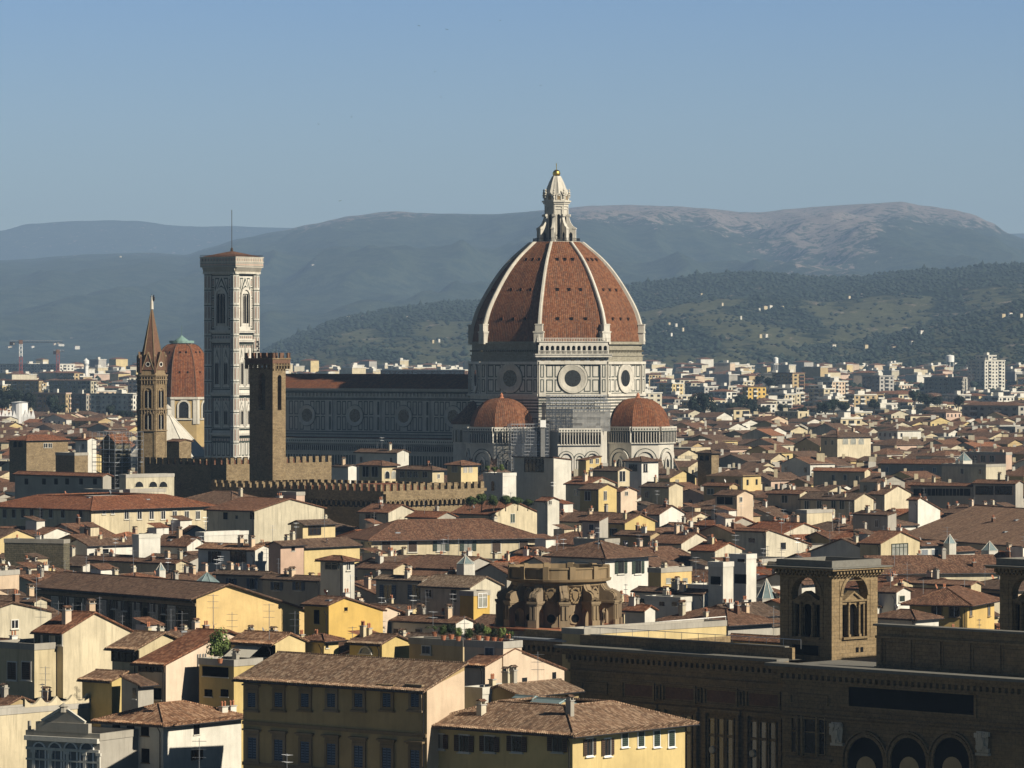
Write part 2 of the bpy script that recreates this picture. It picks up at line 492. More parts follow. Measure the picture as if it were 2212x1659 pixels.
def arcpts(uc, v1, w, seg, pointed=False):
    if not pointed:
        return [(uc+w/2*math.cos(math.pi*i/seg), v1+w/2*math.sin(math.pi*i/seg)) for i in range(seg+1)]
    h = seg//2; out = []
    for i in range(h+1):
        a = R(60)*i/h
        out.append((uc-w/2+w*math.cos(a), v1+w*math.sin(a)))
    for i in range(1, h+1):
        a = R(120)+R(60)*i/h
        out.append((uc+w/2+w*math.cos(a), v1+w*math.sin(a)))
    return out
# ================================================================ ground, hills
from mathutils import noise as mn
import numpy as np
def np_mesh(name, V, Fc, mat, k, smooth=False):
    """V (n,3) floats, Fc (m,k) ints"""
    me = bpy.data.meshes.new(name)
    me.vertices.add(len(V)); me.vertices.foreach_set('co', np.asarray(V, dtype=np.float32).ravel())
    m = len(Fc)
    me.loops.add(m*k); me.loops.foreach_set('vertex_index', np.asarray(Fc, dtype=np.int32).ravel())
    me.polygons.add(m); me.polygons.foreach_set('loop_start', np.arange(0, m*k, k, dtype=np.int32))
    me.polygons.foreach_set('loop_total', np.full(m, k, dtype=np.int32))
    if smooth: me.polygons.foreach_set('use_smooth', np.ones(m, dtype=bool))
    me.materials.append(MATS[mat])
    me.update(calc_edges=True); me.validate()
    return me
def interp(P, x):
    if x <= P[0][0]: return P[0][1]
    for i in range(len(P)-1):
        if x <= P[i+1][0]:
            a, b = P[i], P[i+1]
            t = (x-a[0])/(b[0]-a[0])
            t = t*t*(3-2*t)*0.5+t*0.5
            return a[1]+(b[1]-a[1])*t
    return P[-1][1]
def hillmat(name, forest1, forest2, field, bare):
    m, n, b = nodes(name)
    geo = n.nodes.new('ShaderNodeNewGeometry')
    pos = geo.outputs['Position']
    f = noise(n, pos, 0.014, 7, 0.8)
    fine = noise(n, pos, 0.06, 4, 0.8)
    c = mixc(n, ramp(n, f, [(0.44, 0.0), (0.56, 1.0)]), forest1, forest2)
    at = n.nodes.new('ShaderNodeAttribute'); at.attribute_name = 'field'
    brk = noise(n, pos, 0.02, 6, 0.8)
    k = ramp(n, mth(n, 'ADD', at.outputs['Fac'], mth(n, 'MULTIPLY_ADD', brk, 2.4, -1.2)), [(0.48, 0.0), (0.56, 1.0)])
    c = mixc(n, mth(n, 'MULTIPLY', k, 0.8), c, field)
    at2 = n.nodes.new('ShaderNodeAttribute'); at2.attribute_name = 'bare'
    brk2 = noise(n, scalevec(n, pos, (1, 0.45, 1.0)), 0.024, 9, 0.72)
    k2 = ramp(n, mth(n, 'ADD', at2.outputs['Fac'], mth(n, 'MULTIPLY_ADD', brk2, 4.6, -2.3)), [(0.46, 0.0), (0.56, 1.0)])
    c = mixc(n, k2, c, bare)
    c = mixc(n, ramp(n, fine, [(0.4, 0.0), (0.7, 0.6)]), c, tuple(x*0.5 for x in forest1))
    n.links.new(c, b.inputs['Base Color'])
    b.inputs['Roughness'].default_value = 0.95
    b.inputs['Specular IOR Level'].default_value = 0.05
    bump(n, b, mth(n, 'ADD', fine, mth(n, 'MULTIPLY', f, 2.0)), 0.9, 9.0)
    return m
hillmat('hill_forest', (0.014, 0.026, 0.016), (0.028, 0.042, 0.024), (0.15, 0.155, 0.085), (0.30, 0.25, 0.20))
hillmat('mountain', (0.020, 0.034, 0.020), (0.065, 0.080, 0.045), (0.07, 0.08, 0.045), (0.34, 0.27, 0.23))
MB_g = None
gm = []
xs = [-9000, -4000, -2000, -1000, -500, -200, 0, 200, 500, 1000, 2000, 4000, 9000]
ys = [-900, 0, 400, 800, 1200, 1700]+[1700+250*i for i in range(1, 15)]+[5600, 7000, 12000, 30000]
gv = np.array([[x, y, ground(x, y)] for y in ys for x in xs])
gf = [[j*len(xs)+i, j*len(xs)+i+1, (j+1)*len(xs)+i+1, (j+1)*len(xs)+i] for j in range(len(ys)-1) for i in range(len(xs)-1)]
m_, n_, b_ = nodes('city_ground')
geo_ = n_.nodes.new('ShaderNodeNewGeometry')
f_ = noise(n_, geo_.outputs['Position'], 0.02, 5, 0.7)
n_.links.new(ramp(n_, f_, [(0.35, (0.06, 0.055, 0.05)), (0.5, (0.05, 0.06, 0.035)), (0.68, (0.10, 0.09, 0.075))]), b_.inputs['Base Color'])
b_.inputs['Roughness'].default_value = 0.95
structure(link('ground', np_mesh('ground', gv, gf, 'city_ground', 4, True)))
HILLS = {}
def hill(name, crest, Yc, Y0, base, mat, na, nu=260, nr=70, bare=None, field=None, power=1.0, seed=0, relief=1.0, back=0.12):
    crest = [(crest[0][0]-800, crest[0][1]+8)]+crest+[(crest[-1][0]+800, crest[-1][1]+8)]; nu = int(nu*1.55)
    u0, u1 = crest[0][0], crest[-1][0]
    V = []; A = []; B = []
    rows = nr+6
    def height(u, t):
        # t: 0 at the foot, 1 on the crest
        y = Y0+(Yc-Y0)*t
        x = px(u, y)
        hc = pz(interp(crest, u), Yc)
        s = (0.3*math.sin(t*math.pi/2)**power+0.7*t**1.25) if t <= 1 else 1.0-((t-1)*2.2)
        h = base+(hc-base)*s
        q = Vector((x*na*1.0+seed, y*na*0.35, seed*0.37))
        r = 1.0-abs(mn.noise(q*1.0))*2.0
        r2 = 1.0-abs(mn.noise(q*2.7+Vector((7, 3, 1))))*2.0
        w = math.sin(min(1.0, max(0, t))*math.pi)
        h += (hc-base)*relief*(0.10*r+0.05*r2-0.06)*w
        h += (hc-base)*0.012*mn.noise(Vector((x*na*9, y*na*3, 2)))*(0.3 if t > 0.95 else 1)
        return x, y, h
    for j in range(rows):
        t = j/nr if j <= nr else 1.0+(j-nr)*back/6
        for i in range(nu+1):
            u = u0+(u1-u0)*i/nu
            x, y, h = height(u, t)
            V.append((x, y, h))
            v = pv(h, y)
            B.append(bare(u, v, t) if bare else 0.0)
            A.append(field(u, v, t) if field else 0.0)
    Fc = [(j*(nu+1)+i, j*(nu+1)+i+1, (j+1)*(nu+1)+i+1, (j+1)*(nu+1)+i) for j in range(rows-1) for i in range(nu)]
    me = np_mesh(name, V, Fc, mat, 4, True)
    for nm, D in (('bare', B), ('field', A)):
        a = me.attributes.new(nm, 'FLOAT', 'POINT'); a.data.foreach_set('value', np.array(D, dtype=np.float32))
    structure(link(name, me))
    HILLS[name] = (height, u0, u1, Y0, Yc, crest, field)
    return height
hill('far_mountains', [(-300, 520), (-60, 510), (0, 499), (60, 484), (150, 478), (230, 476), (300, 477), (370, 487), (430, 490), (500, 488), (560, 491), (640, 493), (760, 500), (900, 520), (1500, 520), (2000, 512), (2120, 508), (2212, 504), (2500, 520)],
     27000, 22500, 120, 'mountain', 0.0011, nu=200, nr=30, seed=4)
def bare_main(u, v, t):
    top = interp([(0, 562), (400, 551), (600, 500), (850, 456), (1200, 452), (1500, 448), (1700, 452), (1945, 436), (2100, 463), (2212, 512)], u)
    d = v-top
    lim = interp([(-200, -20), (560, -8), (700, 2), (850, 12), (1000, 3), (1150, 3), (1280, 26), (1480, 30), (1640, 70), (1700, 120), (1800, 145), (1880, 105), (1920, 40), (2100, 22), (2212, 0)], u)
    return 0.30+0.55*max(-1.0, min(1.0, (lim-d)/max(18.0, abs(lim)*0.9)))
hill('mountain_ridge', [(-300, 590), (-200, 575), (0, 562), (60, 560), (130, 553), (200, 549), (330, 546), (400, 551), (450, 535), (520, 515), (600, 500), (680, 483), (760, 466), (850, 456), (900, 460), (1000, 462), (1060, 463), (1120, 459), (1200, 452), (1280, 444), (1360, 443), (1450, 445), (1520, 450), (1600, 458), (1640, 459), (1700, 452), (1760, 447), (1820, 443), (1880, 440), (1945, 436), (2000, 445), (2060, 453), (2100, 463), (2140, 480), (2180, 505), (2212, 516), (2400, 560)],
     19000, 9500, 20, 'mountain', 0.0016, nu=420, nr=90, bare=bare_main, power=1.5, seed=1, relief=1.5)
def fld_mid(u, v, t):
    n = mn.noise(Vector((u*0.010, t*5.0, 3)))
    w = 0.60 if t < 0.62 else 0.02
    return w+n*0.9
hill('wooded_hill', [(380, 792), (500, 775), (560, 762), (600, 742), (660, 717), (720, 694), (760, 682), (830, 670), (900, 660), (960, 653), (1030, 650), (1100, 645), (1200, 640), (1300, 628), (1380, 612), (1450, 603), (1520, 592), (1580, 587), (1640, 590), (1720, 594), (1800, 600), (1860, 598), (1920, 590), (1980, 583), (2060, 580), (2130, 573), (2212, 570), (2400, 560)],
     8800, 5000, 22, 'hill_forest', 0.0030, nu=340, nr=90, field=fld_mid, power=1.25, seed=9, relief=0.9)
def fld_near(u, v, t):
    return 0.45+mn.noise(Vector((u*0.014, t*4.0, 8)))*0.6
hill('olive_hill', [(1420, 792), (1500, 783), (1600, 770), (1700, 752), (1800, 741), (1900, 730), (2000, 703), (2060, 688), (2120, 674), (2212, 648), (2400, 610)],
     6300, 4700, 22, 'hill_forest', 0.0040, nu=200, nr=60, field=fld_near, power=1.1, seed=5, relief=0.8)
# woods: tree crowns scattered over the nearer hills, nobody could count them
def wood(name, label, hn, count, size, rnd, keep, mat, tmax=1.0):
    height, u0, u1, Y0, Yc, crest, field = HILLS[hn]
    P = []
    base = np.array([(0, 0, 1), (1, 0, .25), (.31, .95, .35), (-.81, .59, .2), (-.81, -.59, .35), (.31, -.95, .25), (0, 0, -.3)])
    fc = [(0, 1, 2), (0, 2, 3), (0, 3, 4), (0, 4, 5), (0, 5, 1), (6, 2, 1), (6, 3, 2), (6, 4, 3), (6, 5, 4), (6, 1, 5)]
    VV = []; FF = []
    n = 0
    while n < count:
        u = rnd.uniform(max(u0, -30), min(u1, 2240)); t = rnd.uniform(0.0, tmax)
        x, y, h = height(u, t)
        f = field(u, 0, t)
        if not keep(f, rnd, t): 
            n += 1; continue
        s = size*rnd.uniform(0.55, 1.3)
        tall = rnd.uniform(0.6, 1.0) if rnd.random() > 0.03 else 2.0
        a = rnd.uniform(0, 6.28)
        ca, sa = math.cos(a), math.sin(a)
        w = s*(0.35 if tall > 2 else 1)
        for p in base:
            q = rnd.uniform(0.8, 1.2)
            VV.append((x+(p[0]*ca-p[1]*sa)*w*q, y+(p[0]*sa+p[1]*ca)*w*q, h+s*0.2+p[2]*s*tall*q))
        k = len(VV)-7
        FF.extend([(i+k, j+k, l+k) for i, j, l in fc])
        n += 1
    o = link(name, np_mesh(name, VV, FF, mat, 3, True))
    tag(o, label, 'trees'); o['kind'] = 'stuff'
rw = random.Random(3)
wood('woodland', 'dark woodland and hedges covering the hill behind the great dome', 'wooded_hill', 26000, 4.6, rw, lambda f, r, t: r.random() < (0.97 if f < 0.42 else 0.16), 'leaf_dark')
wood('olive_groves', 'olive groves and cypresses on the nearest hillside at the right', 'olive_hill', 12000, 3.8, rw, lambda f, r, t: r.random() < (0.9 if f < 0.4 else 0.45), 'leaf_dark')
# ================================================================ cathedral
DX, DY = px(1202, 1345), 1345.0
AX = 34.4                                     # left (south) faces look this many degrees to the left of the camera
cath = thing('cathedral', 'great marble cathedral with a ribbed red tile dome, white lantern and long dark nave', 'cathedral', (DX, DY, 0), R(-AX))
# local frame: x axis = east (to the right and towards the camera), y axis = north, the nave runs to -x
def zc(v): return pz(v, DY)
def octa(r, rot=22.5): return [(r*math.cos(R(rot+45*i)), r*math.sin(R(rot+45*i))) for i in range(8)]
def sidewall(mb, a, b):
    """wall plane from polygon edge so that the outside is on the right-hand side of a->b"""
    return Wall(mb, a, (b[0]-a[0], b[1]-a[1])), math.hypot(b[0]-a[0], b[1]-a[1])
zs, z_gal, z_d1, z_d0 = zc(738), zc(765), zc(783), zc(850)
# polygon counter-clockwise => outside of edge a->b is t x Z to the right: correct
RD = 27.3
P8 = octa(RD)
PROF = [(0, 26.7), (8.1, 24.9), (13.4, 22.4), (20.5, 17.9), (25.5, 13.6), (30.6, 7.6)]
def prof_r(z):
    pts = PROF
    for i in range(len(pts)-1):
        if z <= pts[i+1][0] or i == len(pts)-2:
            x0, y0 = pts[max(i-1, 0)]; x1, y1 = pts[i]; x2, y2 = pts[i+1]; x3, y3 = pts[min(i+2, len(pts)-1)]
            t = (z-x1)/(x2-x1)
            m1 = (y2-y0)/(x2-x0)*(x2-x1) if x2 != x0 else 0
            m2 = (y3-y1)/(x3-x1)*(x2-x1) if x3 != x1 else 0
            if i == 0: m1 = -0.08*(x2-x1)
            return (2*t**3-3*t**2+1)*y1+(t**3-2*t**2+t)*m1+(-2*t**3+3*t**2)*y2+(t**3-t**2)*m2
    return pts[-1][1]
NZ = 34
zz = [30.6*i/NZ for i in range(NZ+1)]
mb = MB()
for k in range(8):
    a0, a1 = R(22.5+45*k), R(67.5+45*k)
    acc = 0
    for j in range(NZ):
        r0, r1 = prof_r(zz[j]), prof_r(zz[j+1])
        dl = math.hypot(zz[j+1]-zz[j], (r0-r1)*math.cos(R(22.5)))
        w0, w1 = r0*math.sin(R(22.5)), r1*math.sin(R(22.5))
        p = [Vector((r0*math.cos(a0), r0*math.sin(a0), zs+zz[j])), Vector((r0*math.cos(a1), r0*math.sin(a1), zs+zz[j])),
             Vector((r1*math.cos(a1), r1*math.sin(a1), zs+zz[j+1])), Vector((r1*math.cos(a0), r1*math.sin(a0), zs+zz[j+1]))]
        mb.add(p, 'tile_dome', [(k*90-w0, acc), (k*90+w0, acc), (k*90+w1, acc+dl), (k*90-w1, acc+dl)])
        acc += dl
dome = mb.obj('dome', cath, label='red tile dome in eight curved panels between white ribs')
# small round openings in the tile panels
for k in range(8):
    am = R(45*k+45)
    for z, sp in ((6.4, 4.3), (15.3, 3.6), (24.6, 2.4)):
        r = prof_r(z)*math.cos(R(22.5)); r2 = prof_r(z+0.9)*math.cos(R(22.5))
        for i in (-1, 0, 1):
            mb = MB()
            c = Vector((math.cos(am), math.sin(am), 0)); t = Vector((-math.sin(am), math.cos(am), 0))
            p = c*(r+0.06)+t*(i*sp)+Vector((0, 0, zs+z)); q = c*(r2+0.06)+t*(i*sp)+Vector((0, 0, zs+z+0.9))
            w = t*0.42
            mb.add([p-w, p+w, q+w, q-w], 'void')
            out = c*0.35
            mb.add([q-w*1.3, q+w*1.3, q+w*1.3+out, q-w*1.3+out], 'tile_dome')
            mb.add([p-w*1.3, q-w*1.3, q-w*1.3+out], 'tile_dome'); mb.add([p+w*1.3, q+w*1.3+out, q+w*1.3], 'tile_dome')
            mb.obj('dome_opening', dome)
for k in range(8):
    a = R(22.5+45*k)
    c = Vector((math.cos(a), math.sin(a), 0)); t = Vector((-math.sin(a), math.cos(a), 0))
    mb = MB()
    for j in range(NZ):
        w0, w1 = 0.58-0.2*zz[j]/31, 0.58-0.2*zz[j+1]/31
        r0, r1 = prof_r(zz[j]), prof_r(zz[j+1])
        A = [c*(r0-0.8)-t*w0, c*(r0+0.75)-t*w0, c*(r0+1.05)-t*w0*0.55, c*(r0+1.05)+t*w0*0.55, c*(r0+0.75)+t*w0, c*(r0-0.8)+t*w0]
        B = [c*(r1-0.8)-t*w1, c*(r1+0.75)-t*w1, c*(r1+1.05)-t*w1*0.55, c*(r1+1.05)+t*w1*0.55, c*(r1+0.75)+t*w1, c*(r1-0.8)+t*w1]
        A = [p+Z*(zs+zz[j]) for p in A]; B = [p+Z*(zs+zz[j+1]) for p in B]
        for i in range(5): mb.add([A[i], A[i+1], B[i+1], B[i]], 'marble_white')
    # pedestal at the foot of the rib
    M = Matrix.Rotation(a, 4, 'Z')
    mb.box(prof_r(0)-1.0, -1.5, zs-0.8, prof_r(0)+0.75, 1.4, zs+2.6, 'marble_white', M)
    mb.box(prof_r(0)-1.0, -1.75, zs+2.6, prof_r(0)+0.9, 1.55, zs+3.1, 'marble_white', M)
    mb.box(prof_r(0)-1.0, -1.1, zs+3.1, prof_r(0)+0.8, 1.1, zs+5.0, 'marble_white', M)
    mb.box(prof_r(0)-1.2, -1.2, zs+5.0, prof_r(0)+0.9, 1.2, zs+5.3, 'marble_white', M)
    mb.obj('rib', cath)
# lantern
zl = zs+30.4
mb = MB()
mb.prism(octa(7.5), zl-0.6, zl+0.3, 'marble_white', bottom=True)
for i in range(8):
    a, b = octa(7.3)[i], octa(7.3)[(i+1) % 8]
    W, L = sidewall(mb, a, b)
    for k in range(13): W.box(L*k/12-0.05, zl+0.3, L*k/12+0.05, zl+1.3, 0.05, 'iron')
    W.box(0, zl+1.25, L, zl+1.35, 0.06, 'iron')
lant = mb.obj('lantern', cath, label='white marble lantern with scrolled buttresses')
mb = MB()
z1, z2, z3 = zc(441), zc(433), zc(424)
mb.prism(octa(3.5), zl, z1, 'marble_white')
for i in range(8):
    a, b = octa(3.5)[i], octa(3.5)[(i+1) % 8]
    W, L = sidewall(mb, a, b)
    W.arch(L/2, zl+1.0, zl+8.2, 0.95, 'void', 0.05)
    W.archband(L/2, zl+1.0, zl+8.2, 0.95, 0.28, 'marble_white', 0.2)
    W.box(0, zl, 0.35, z1-0.8, 0.25, 'marble_white'); W.box(L-0.35, zl, L, z1-0.8, 0.25, 'marble_white')
    W.box(0, zl+10.2, L, zl+10.5, 0.22, 'marble_white'); W.box(0, z1-0.8, L, z1, 0.3, 'marble_white')
mb.prism(octa(4.2), z1, z2-0.6, 'marble_white', bottom=True)
mb.prism(octa(4.6), z2-0.6, z2-0.1, 'marble_white', bottom=True)
mb.prism(octa(3.9), z2-0.1, z3, 'marble_white')
for i in range(8):
    a, b = octa(3.9)[i], octa(3.9)[(i+1) % 8]
    W, L = sidewall(mb, a, b)
    W.arch(L/2, z2+0.1, z2+1.3, 1.1, 'pietra', 0.04, pointed=False)
    W.archband(L/2, z2+0.1, z2+1.3, 1.1, 0.3, 'marble_white', 0.25)
mb.obj('drum', lant)
mb = MB()
for i in range(8):
    p = octa(4.0)[i]
    mb.lathe((p[0], p[1], z3-0.6), [(0.35, 0), (0.28, 0.6), (0.5, 0.9), (0.2, 1.2), (0.42, 1.6), (0.15, 2.0), (0.3, 2.35), (0, 2.9)], 8, 'marble_white')
mb.obj('pinnacle_ring', lant)
for i in range(8):
    a = R(22.5+45*i)
    M = Matrix.Rotation(a, 4, 'Z')
    mb = MB()
    pts = [(3.0, 0), (6.1, 0), (6.1, 4.2), (6.0, 4.6), (5.2, 5.1), (4.5, 6.1), (4.0, 7.4), (3.9, 8.2), (3.0, 8.2)]
    for sy in (-0.42, 0.42):
        q = [M @ Vector((x, sy, zl+z)) for x, z in pts]
        mb.add(q if sy < 0 else q[::-1], 'marble_white')
    for k in range(1, len(pts)-1):
        (xa, za), (xb, zb) = pts[k], pts[k+1]
        mb.add([M @ Vector((xa, -0.42, zl+za)), M @ Vector((xa, 0.42, zl+za)), M @ Vector((xb, 0.42, zl+zb)), M @ Vector((xb, -0.42, zl+zb))], 'marble_white')
    mb.box(5.3, -0.55, zl+4.1, 6.25, 0.55, zl+4.5, 'marble_white', M)
    mb.box(3.6, -0.5, zl+8.0, 4.4, 0.5, zl+8.7, 'marble_white', M)
    for sy in (-0.45, 0.45):
        q = [(4.1, 0.3), (5.1, 0.3), (5.1, 2.6), (4.6, 3.3), (4.1, 2.6)]
        mb.add([M @ Vector((x, sy, zl+z)) for x, z in q], 'void')
    mb.obj('buttress', lant)
mb = MB()
rs = []
ze = zc(386)
for i in range(24):
    pass
seg = 32
prof = [(3.5, 0), (2.8, 2.2), (2.1, 4.2), (1.2, 6.2), (0.55, ze-z3)]
def flr(i): return 1.0 if i % 4 else 1.13
for j in range(len(prof)-1):
    for i in range(seg):
        a, b = 2*math.pi*i/seg, 2*math.pi*(i+1)/seg
        (r0, h0), (r1, h1) = prof[j], prof[j+1]
        mt = 'marble_white' if j < 3 else 'copper_green'
        mb.add([Vector((r0*flr(i)*math.cos(a), r0*flr(i)*math.sin(a), z3+h0)), Vector((r0*flr(i+1)*math.cos(b), r0*flr(i+1)*math.sin(b), z3+h0)),
                Vector((r1*flr(i+1)*math.cos(b), r1*flr(i+1)*math.sin(b), z3+h1)), Vector((r1*flr(i)*math.cos(a), r1*flr(i)*math.sin(a), z3+h1))], mt)
mb.obj('spire', lant)
mb = MB()
zb = zc(375)
mb.lathe((0, 0, ze), [(0.6, -0.1), (0.75, 0.15), (0.4, 0.35), (0.4, zb-ze-1.1)], 12, 'gold')
mb.lathe((0, 0, zb), [(0.01, -1.2)]+[(1.2*math.sin(R(15*i)), -1.2*math.cos(R(15*i))) for i in range(1, 12)]+[(0, 1.2)], 24, 'gold')
mb.obj('golden_ball', lant)
mb = MB()
zt = zc(353)
mb.box(-0.09, -0.09, zb+1.1, 0.09, 0.09, zt, 'gold')
mb.box(-0.55, -0.07, zt-1.25, 0.55, 0.07, zt-1.05, 'gold', Matrix.Rotation(R(-56), 4, 'Z'))
mb.obj('cross', lant)
# drum under the dome
mb = MB()
mb.prism(octa(26.6), z_gal-0.5, zs+0.2, 'raw_stone')                # raw masonry band
mb.prism(octa(26.9), z_d1, z_gal-0.4, 'raw_stone')
mb.prism(octa(RD), 0, z_d1, 'marble_white')
for i in range(8):
    a, b = P8[i], P8[(i+1) % 8]
    W, L = sidewall(mb, a, b)
    vm = (z_d0+z_d1)/2
    h = z_d1-z_d0
    # corner pilasters
    for u0 in (0, L-1.9):
        W.box(u0, z_d0, u0+1.9, z_d1, 0.5, 'marble_white')
        W.line(u0+0.4, z_d0+0.6, u0+1.5, vm-0.25, 0.28, 'marble_green', 0.53); W.line(u0+0.4, vm+0.25, u0+1.5, z_d1-0.6, 0.28, 'marble_green', 0.53)
    # panels beside the round window
    for x0 in (2.3, 4.9, L-7.0, L-4.4):
        for lo, hi in ((z_d0+0.7, vm-0.3), (vm+0.3, z_d1-0.7)):
            W.line(x0, lo, x0+2.1, hi, 0.32, 'marble_green', 0.03)
    W.box(0, z_d0-0.7, L, z_d0, 0.75, 'marble_white'); W.box(0, z_d1-0.5, L, z_d1+0.3, 0.7, 'marble_white')
    W.rect(2.2, z_d0+0.15, L-2.2, z_d0+0.4, 'marble_green', 0.03); W.rect(2.2, z_d1-0.75, L-2.2, z_d1-0.55, 'marble_green', 0.03)
    # storey under the drum: banded and panelled walls
    for k in range(5): W.rect(0, z_d0-2.0-k*0.9, L, z_d0-1.6-k*0.9, 'marble_green', 0.03)
    for k in range(7):
        W.line(0.6+k*L/7, z_d0-12, 0.6+k*L/7+2.0, z_d0-7.2, 0.3, 'marble_green', 0.03)
drum = mb.obj('dome_drum', cath, label='octagonal white drum with green framed panels')
for i in range(8):
    mb = MB()
    a, b = P8[i], P8[(i+1) % 8]
    W, L = sidewall(mb, a, b)
    vm = (z_d0+z_d1)/2
    W.ring(L/2, vm, 4.5, 4.75, 'marble_green', 0.06, 0.06, 32)
    W.ring(L/2, vm, 3.9, 4.5, 'marble_white', 0.45, 0.45, 32)
    W.ring(L/2, vm, 4.5, 4.5, 'marble_white', 0.45, 0.0, 32)
    W.ring(L/2, vm, 2.5, 3.9, 'marble_white', 0.06, 0.4, 32)
    W.disc(L/2, vm, 2.55, 'glass', 0.07, 32)
    for k in (-1, 0, 1): W.rect(L/2+k*1.1-0.06, vm-2.2, L/2+k*1.1+0.06, vm+2.2, 'iron', 0.1)
    mb.obj('round_window', cath)
# upper gallery and frieze only on the two bays that were finished
def gallery(i, full=True):
    mb = MB()
    a, b = octa(RD+0.3)[i], octa(RD+0.3)[(i+1) % 8]
    W, L = sidewall(mb, a, b)
    n = 13
    zt_, zb_ = zs-0.2, z_gal+0.4
    W.box(-1.2, z_gal-0.9, L+1.2, z_gal-0.2, 1.6, 'marble_white', -1.0); W.box(-1.4, z_gal-0.2, L+1.4, z_gal+0.1, 1.9, 'marble_white', -1.0)
    W.rect(-0.6, z_gal, L+0.6, zt_, 'void', 0.25)
    step = L/n
    for k in range(n+1):
        u = k*step
        W.box(u-0.28, z_gal+0.1, u+0.28, zt_-0.9, 1.35, 'marble_white', 0.3)
    for k in range(n):
        u = (k+0.5)*step
        pts = [(u+step/2, zt_)]+[(u+step/2, zt_-1.7)]+[(u+0.55*math.cos(math.pi*q/6), zt_-1.7+0.62*math.sin(math.pi*q/6)) for q in range(7)]+[(u-step/2, zt_-1.7), (u-step/2, zt_)]
        W.poly(pts[::1], 'marble_white', 1.32)
        for q in range(5): W.box(u-0.7+q*0.35-0.05, z_gal+0.1, u-0.7+q*0.35+0.05, z_gal+0.95, 1.45, 'marble_white', 1.35)
        W.box(u-step/2, z_gal+0.95, u+step/2, z_gal+1.1, 1.5, 'marble_white', 1.3)
    W.box(-0.8, zt_, L+0.8, zt_+0.2, 1.6, 'marble_white', -0.8)
    for k in range(46): W.box(-0.6+k*(L+1.2)/45-0.07, zt_+0.2, -0.6+k*(L+1.2)/45+0.07, zt_+1.1, 1.45, 'marble_white', 1.3)
    W.box(-0.8, zt_+1.1, L+0.8, zt_+1.25, 1.5, 'marble_white', 1.2)
    # frieze with swags below
    W.box(-0.4, z_d1+0.3, L+0.4, z_gal-0.9, 0.35, 'marble_white', -1)
    for k in range(7):
        for q in range(6):
            t = q/5.0
            u = (k+t)*L/7; v = z_d1+1.9-1.1*math.sin(math.pi*t)
            W.box(u-0.25, v-0.22, u+0.25, v+0.2, 0.55, 'pietra', 0.3)
    return mb.obj('gallery', cath, label='white arcaded gallery below the tiles on the finished side')
gallery(6)       # vertices 22.5+45*6=292.5 .. 337.5 -> mid 315
for i in (0, 5, 4, 7):
    mb = MB()
    W, L = sidewall(mb, octa(26.9)[i], octa(26.9)[(i+1) % 8])
    W.box(0, zs-0.9, L, zs-0.4, 0.5, 'raw_stone'); W.box(0, z_d1+2.0, L, z_d1+2.4, 0.3, 'raw_stone')
    for k in range(24): W.box(0.5+k*L/24.5, z_d1+3.3, 0.9+k*L/24.5, z_d1+3.8, 0.4, 'rubble_dark')
    mb.obj('masonry_band', cath, label='unfinished raw stone band below the tiles')
# nave: towards -x
mb = MB()
NL = 92.0
def nave_wall(mb, y, zlo, zhi, x0, x1):
    return Wall(mb, (x0, y), (1, 0)), x1-x0
zr, ze2, zo1, zo0 = zc(803)+1.5, zc(838)+1.0, 0, 0
# central vessel
yn = 10.5; x0 = -NL-14; x1 = -22
zeave = 44.6; zridge = 49.2; zcl = 30.0
mb.box(x0, -yn, 0, x1, yn, zeave, 'marble_white')
W = Wall(mb, (x0, -yn), (1, 0)); L = x1-x0
W.box(0, zeave-0.5, L, zeave+0.1, 1.0, 'marble_white'); W.box(0, zeave-1.4, L, zeave-0.9, 0.6, 'marble_green'); W.box(0, zeave-3.2, L, zeave-2.9, 0.3, 'marble_green')
for k in range(60): W.box(0.4+k*L/60, zeave-2.4, 0.9+k*L/60, zeave-1.4, 0.5, 'marble_white')
bay = L/4.45
vp0, vp1 = zcl+1.2, zeave-3.6
vm = (vp0+vp1)/2
for k in range(5):
    u0 = L-(k+1)*bay
    for x in (0.6, 2.7, 4.8):
        for lo, hi in ((vp0+0.3, vm-0.25), (vm+0.25, vp1-0.3)):
            W.line(u0+1.7+x, lo, u0+1.7+x+1.6, hi, 0.3, 'marble_green', 0.04)
            W.line(u0+bay-1.7-x-1.6, lo, u0+bay-1.7-x, hi, 0.3, 'marble_green', 0.04)
    W.box(u0-0.8, vp0, u0+0.8, vp1, 0.5, 'marble_white')
    W.rect(u0-0.4, vp0+0.4, u0+0.4, vm-0.3, 'marble_green', 0.53); W.rect(u0-0.4, vm+0.3, u0+0.4, vp1-0.4, 'marble_green', 0.53)
W.box(0, vp1, L, vp1+0.3, 0.15, 'marble_green'); W.box(0, vp0-0.3, L, vp0, 0.15, 'marble_green')
W.box(0, vp0-1.1, L, vp0-0.8, 0.5, 'marble_green')
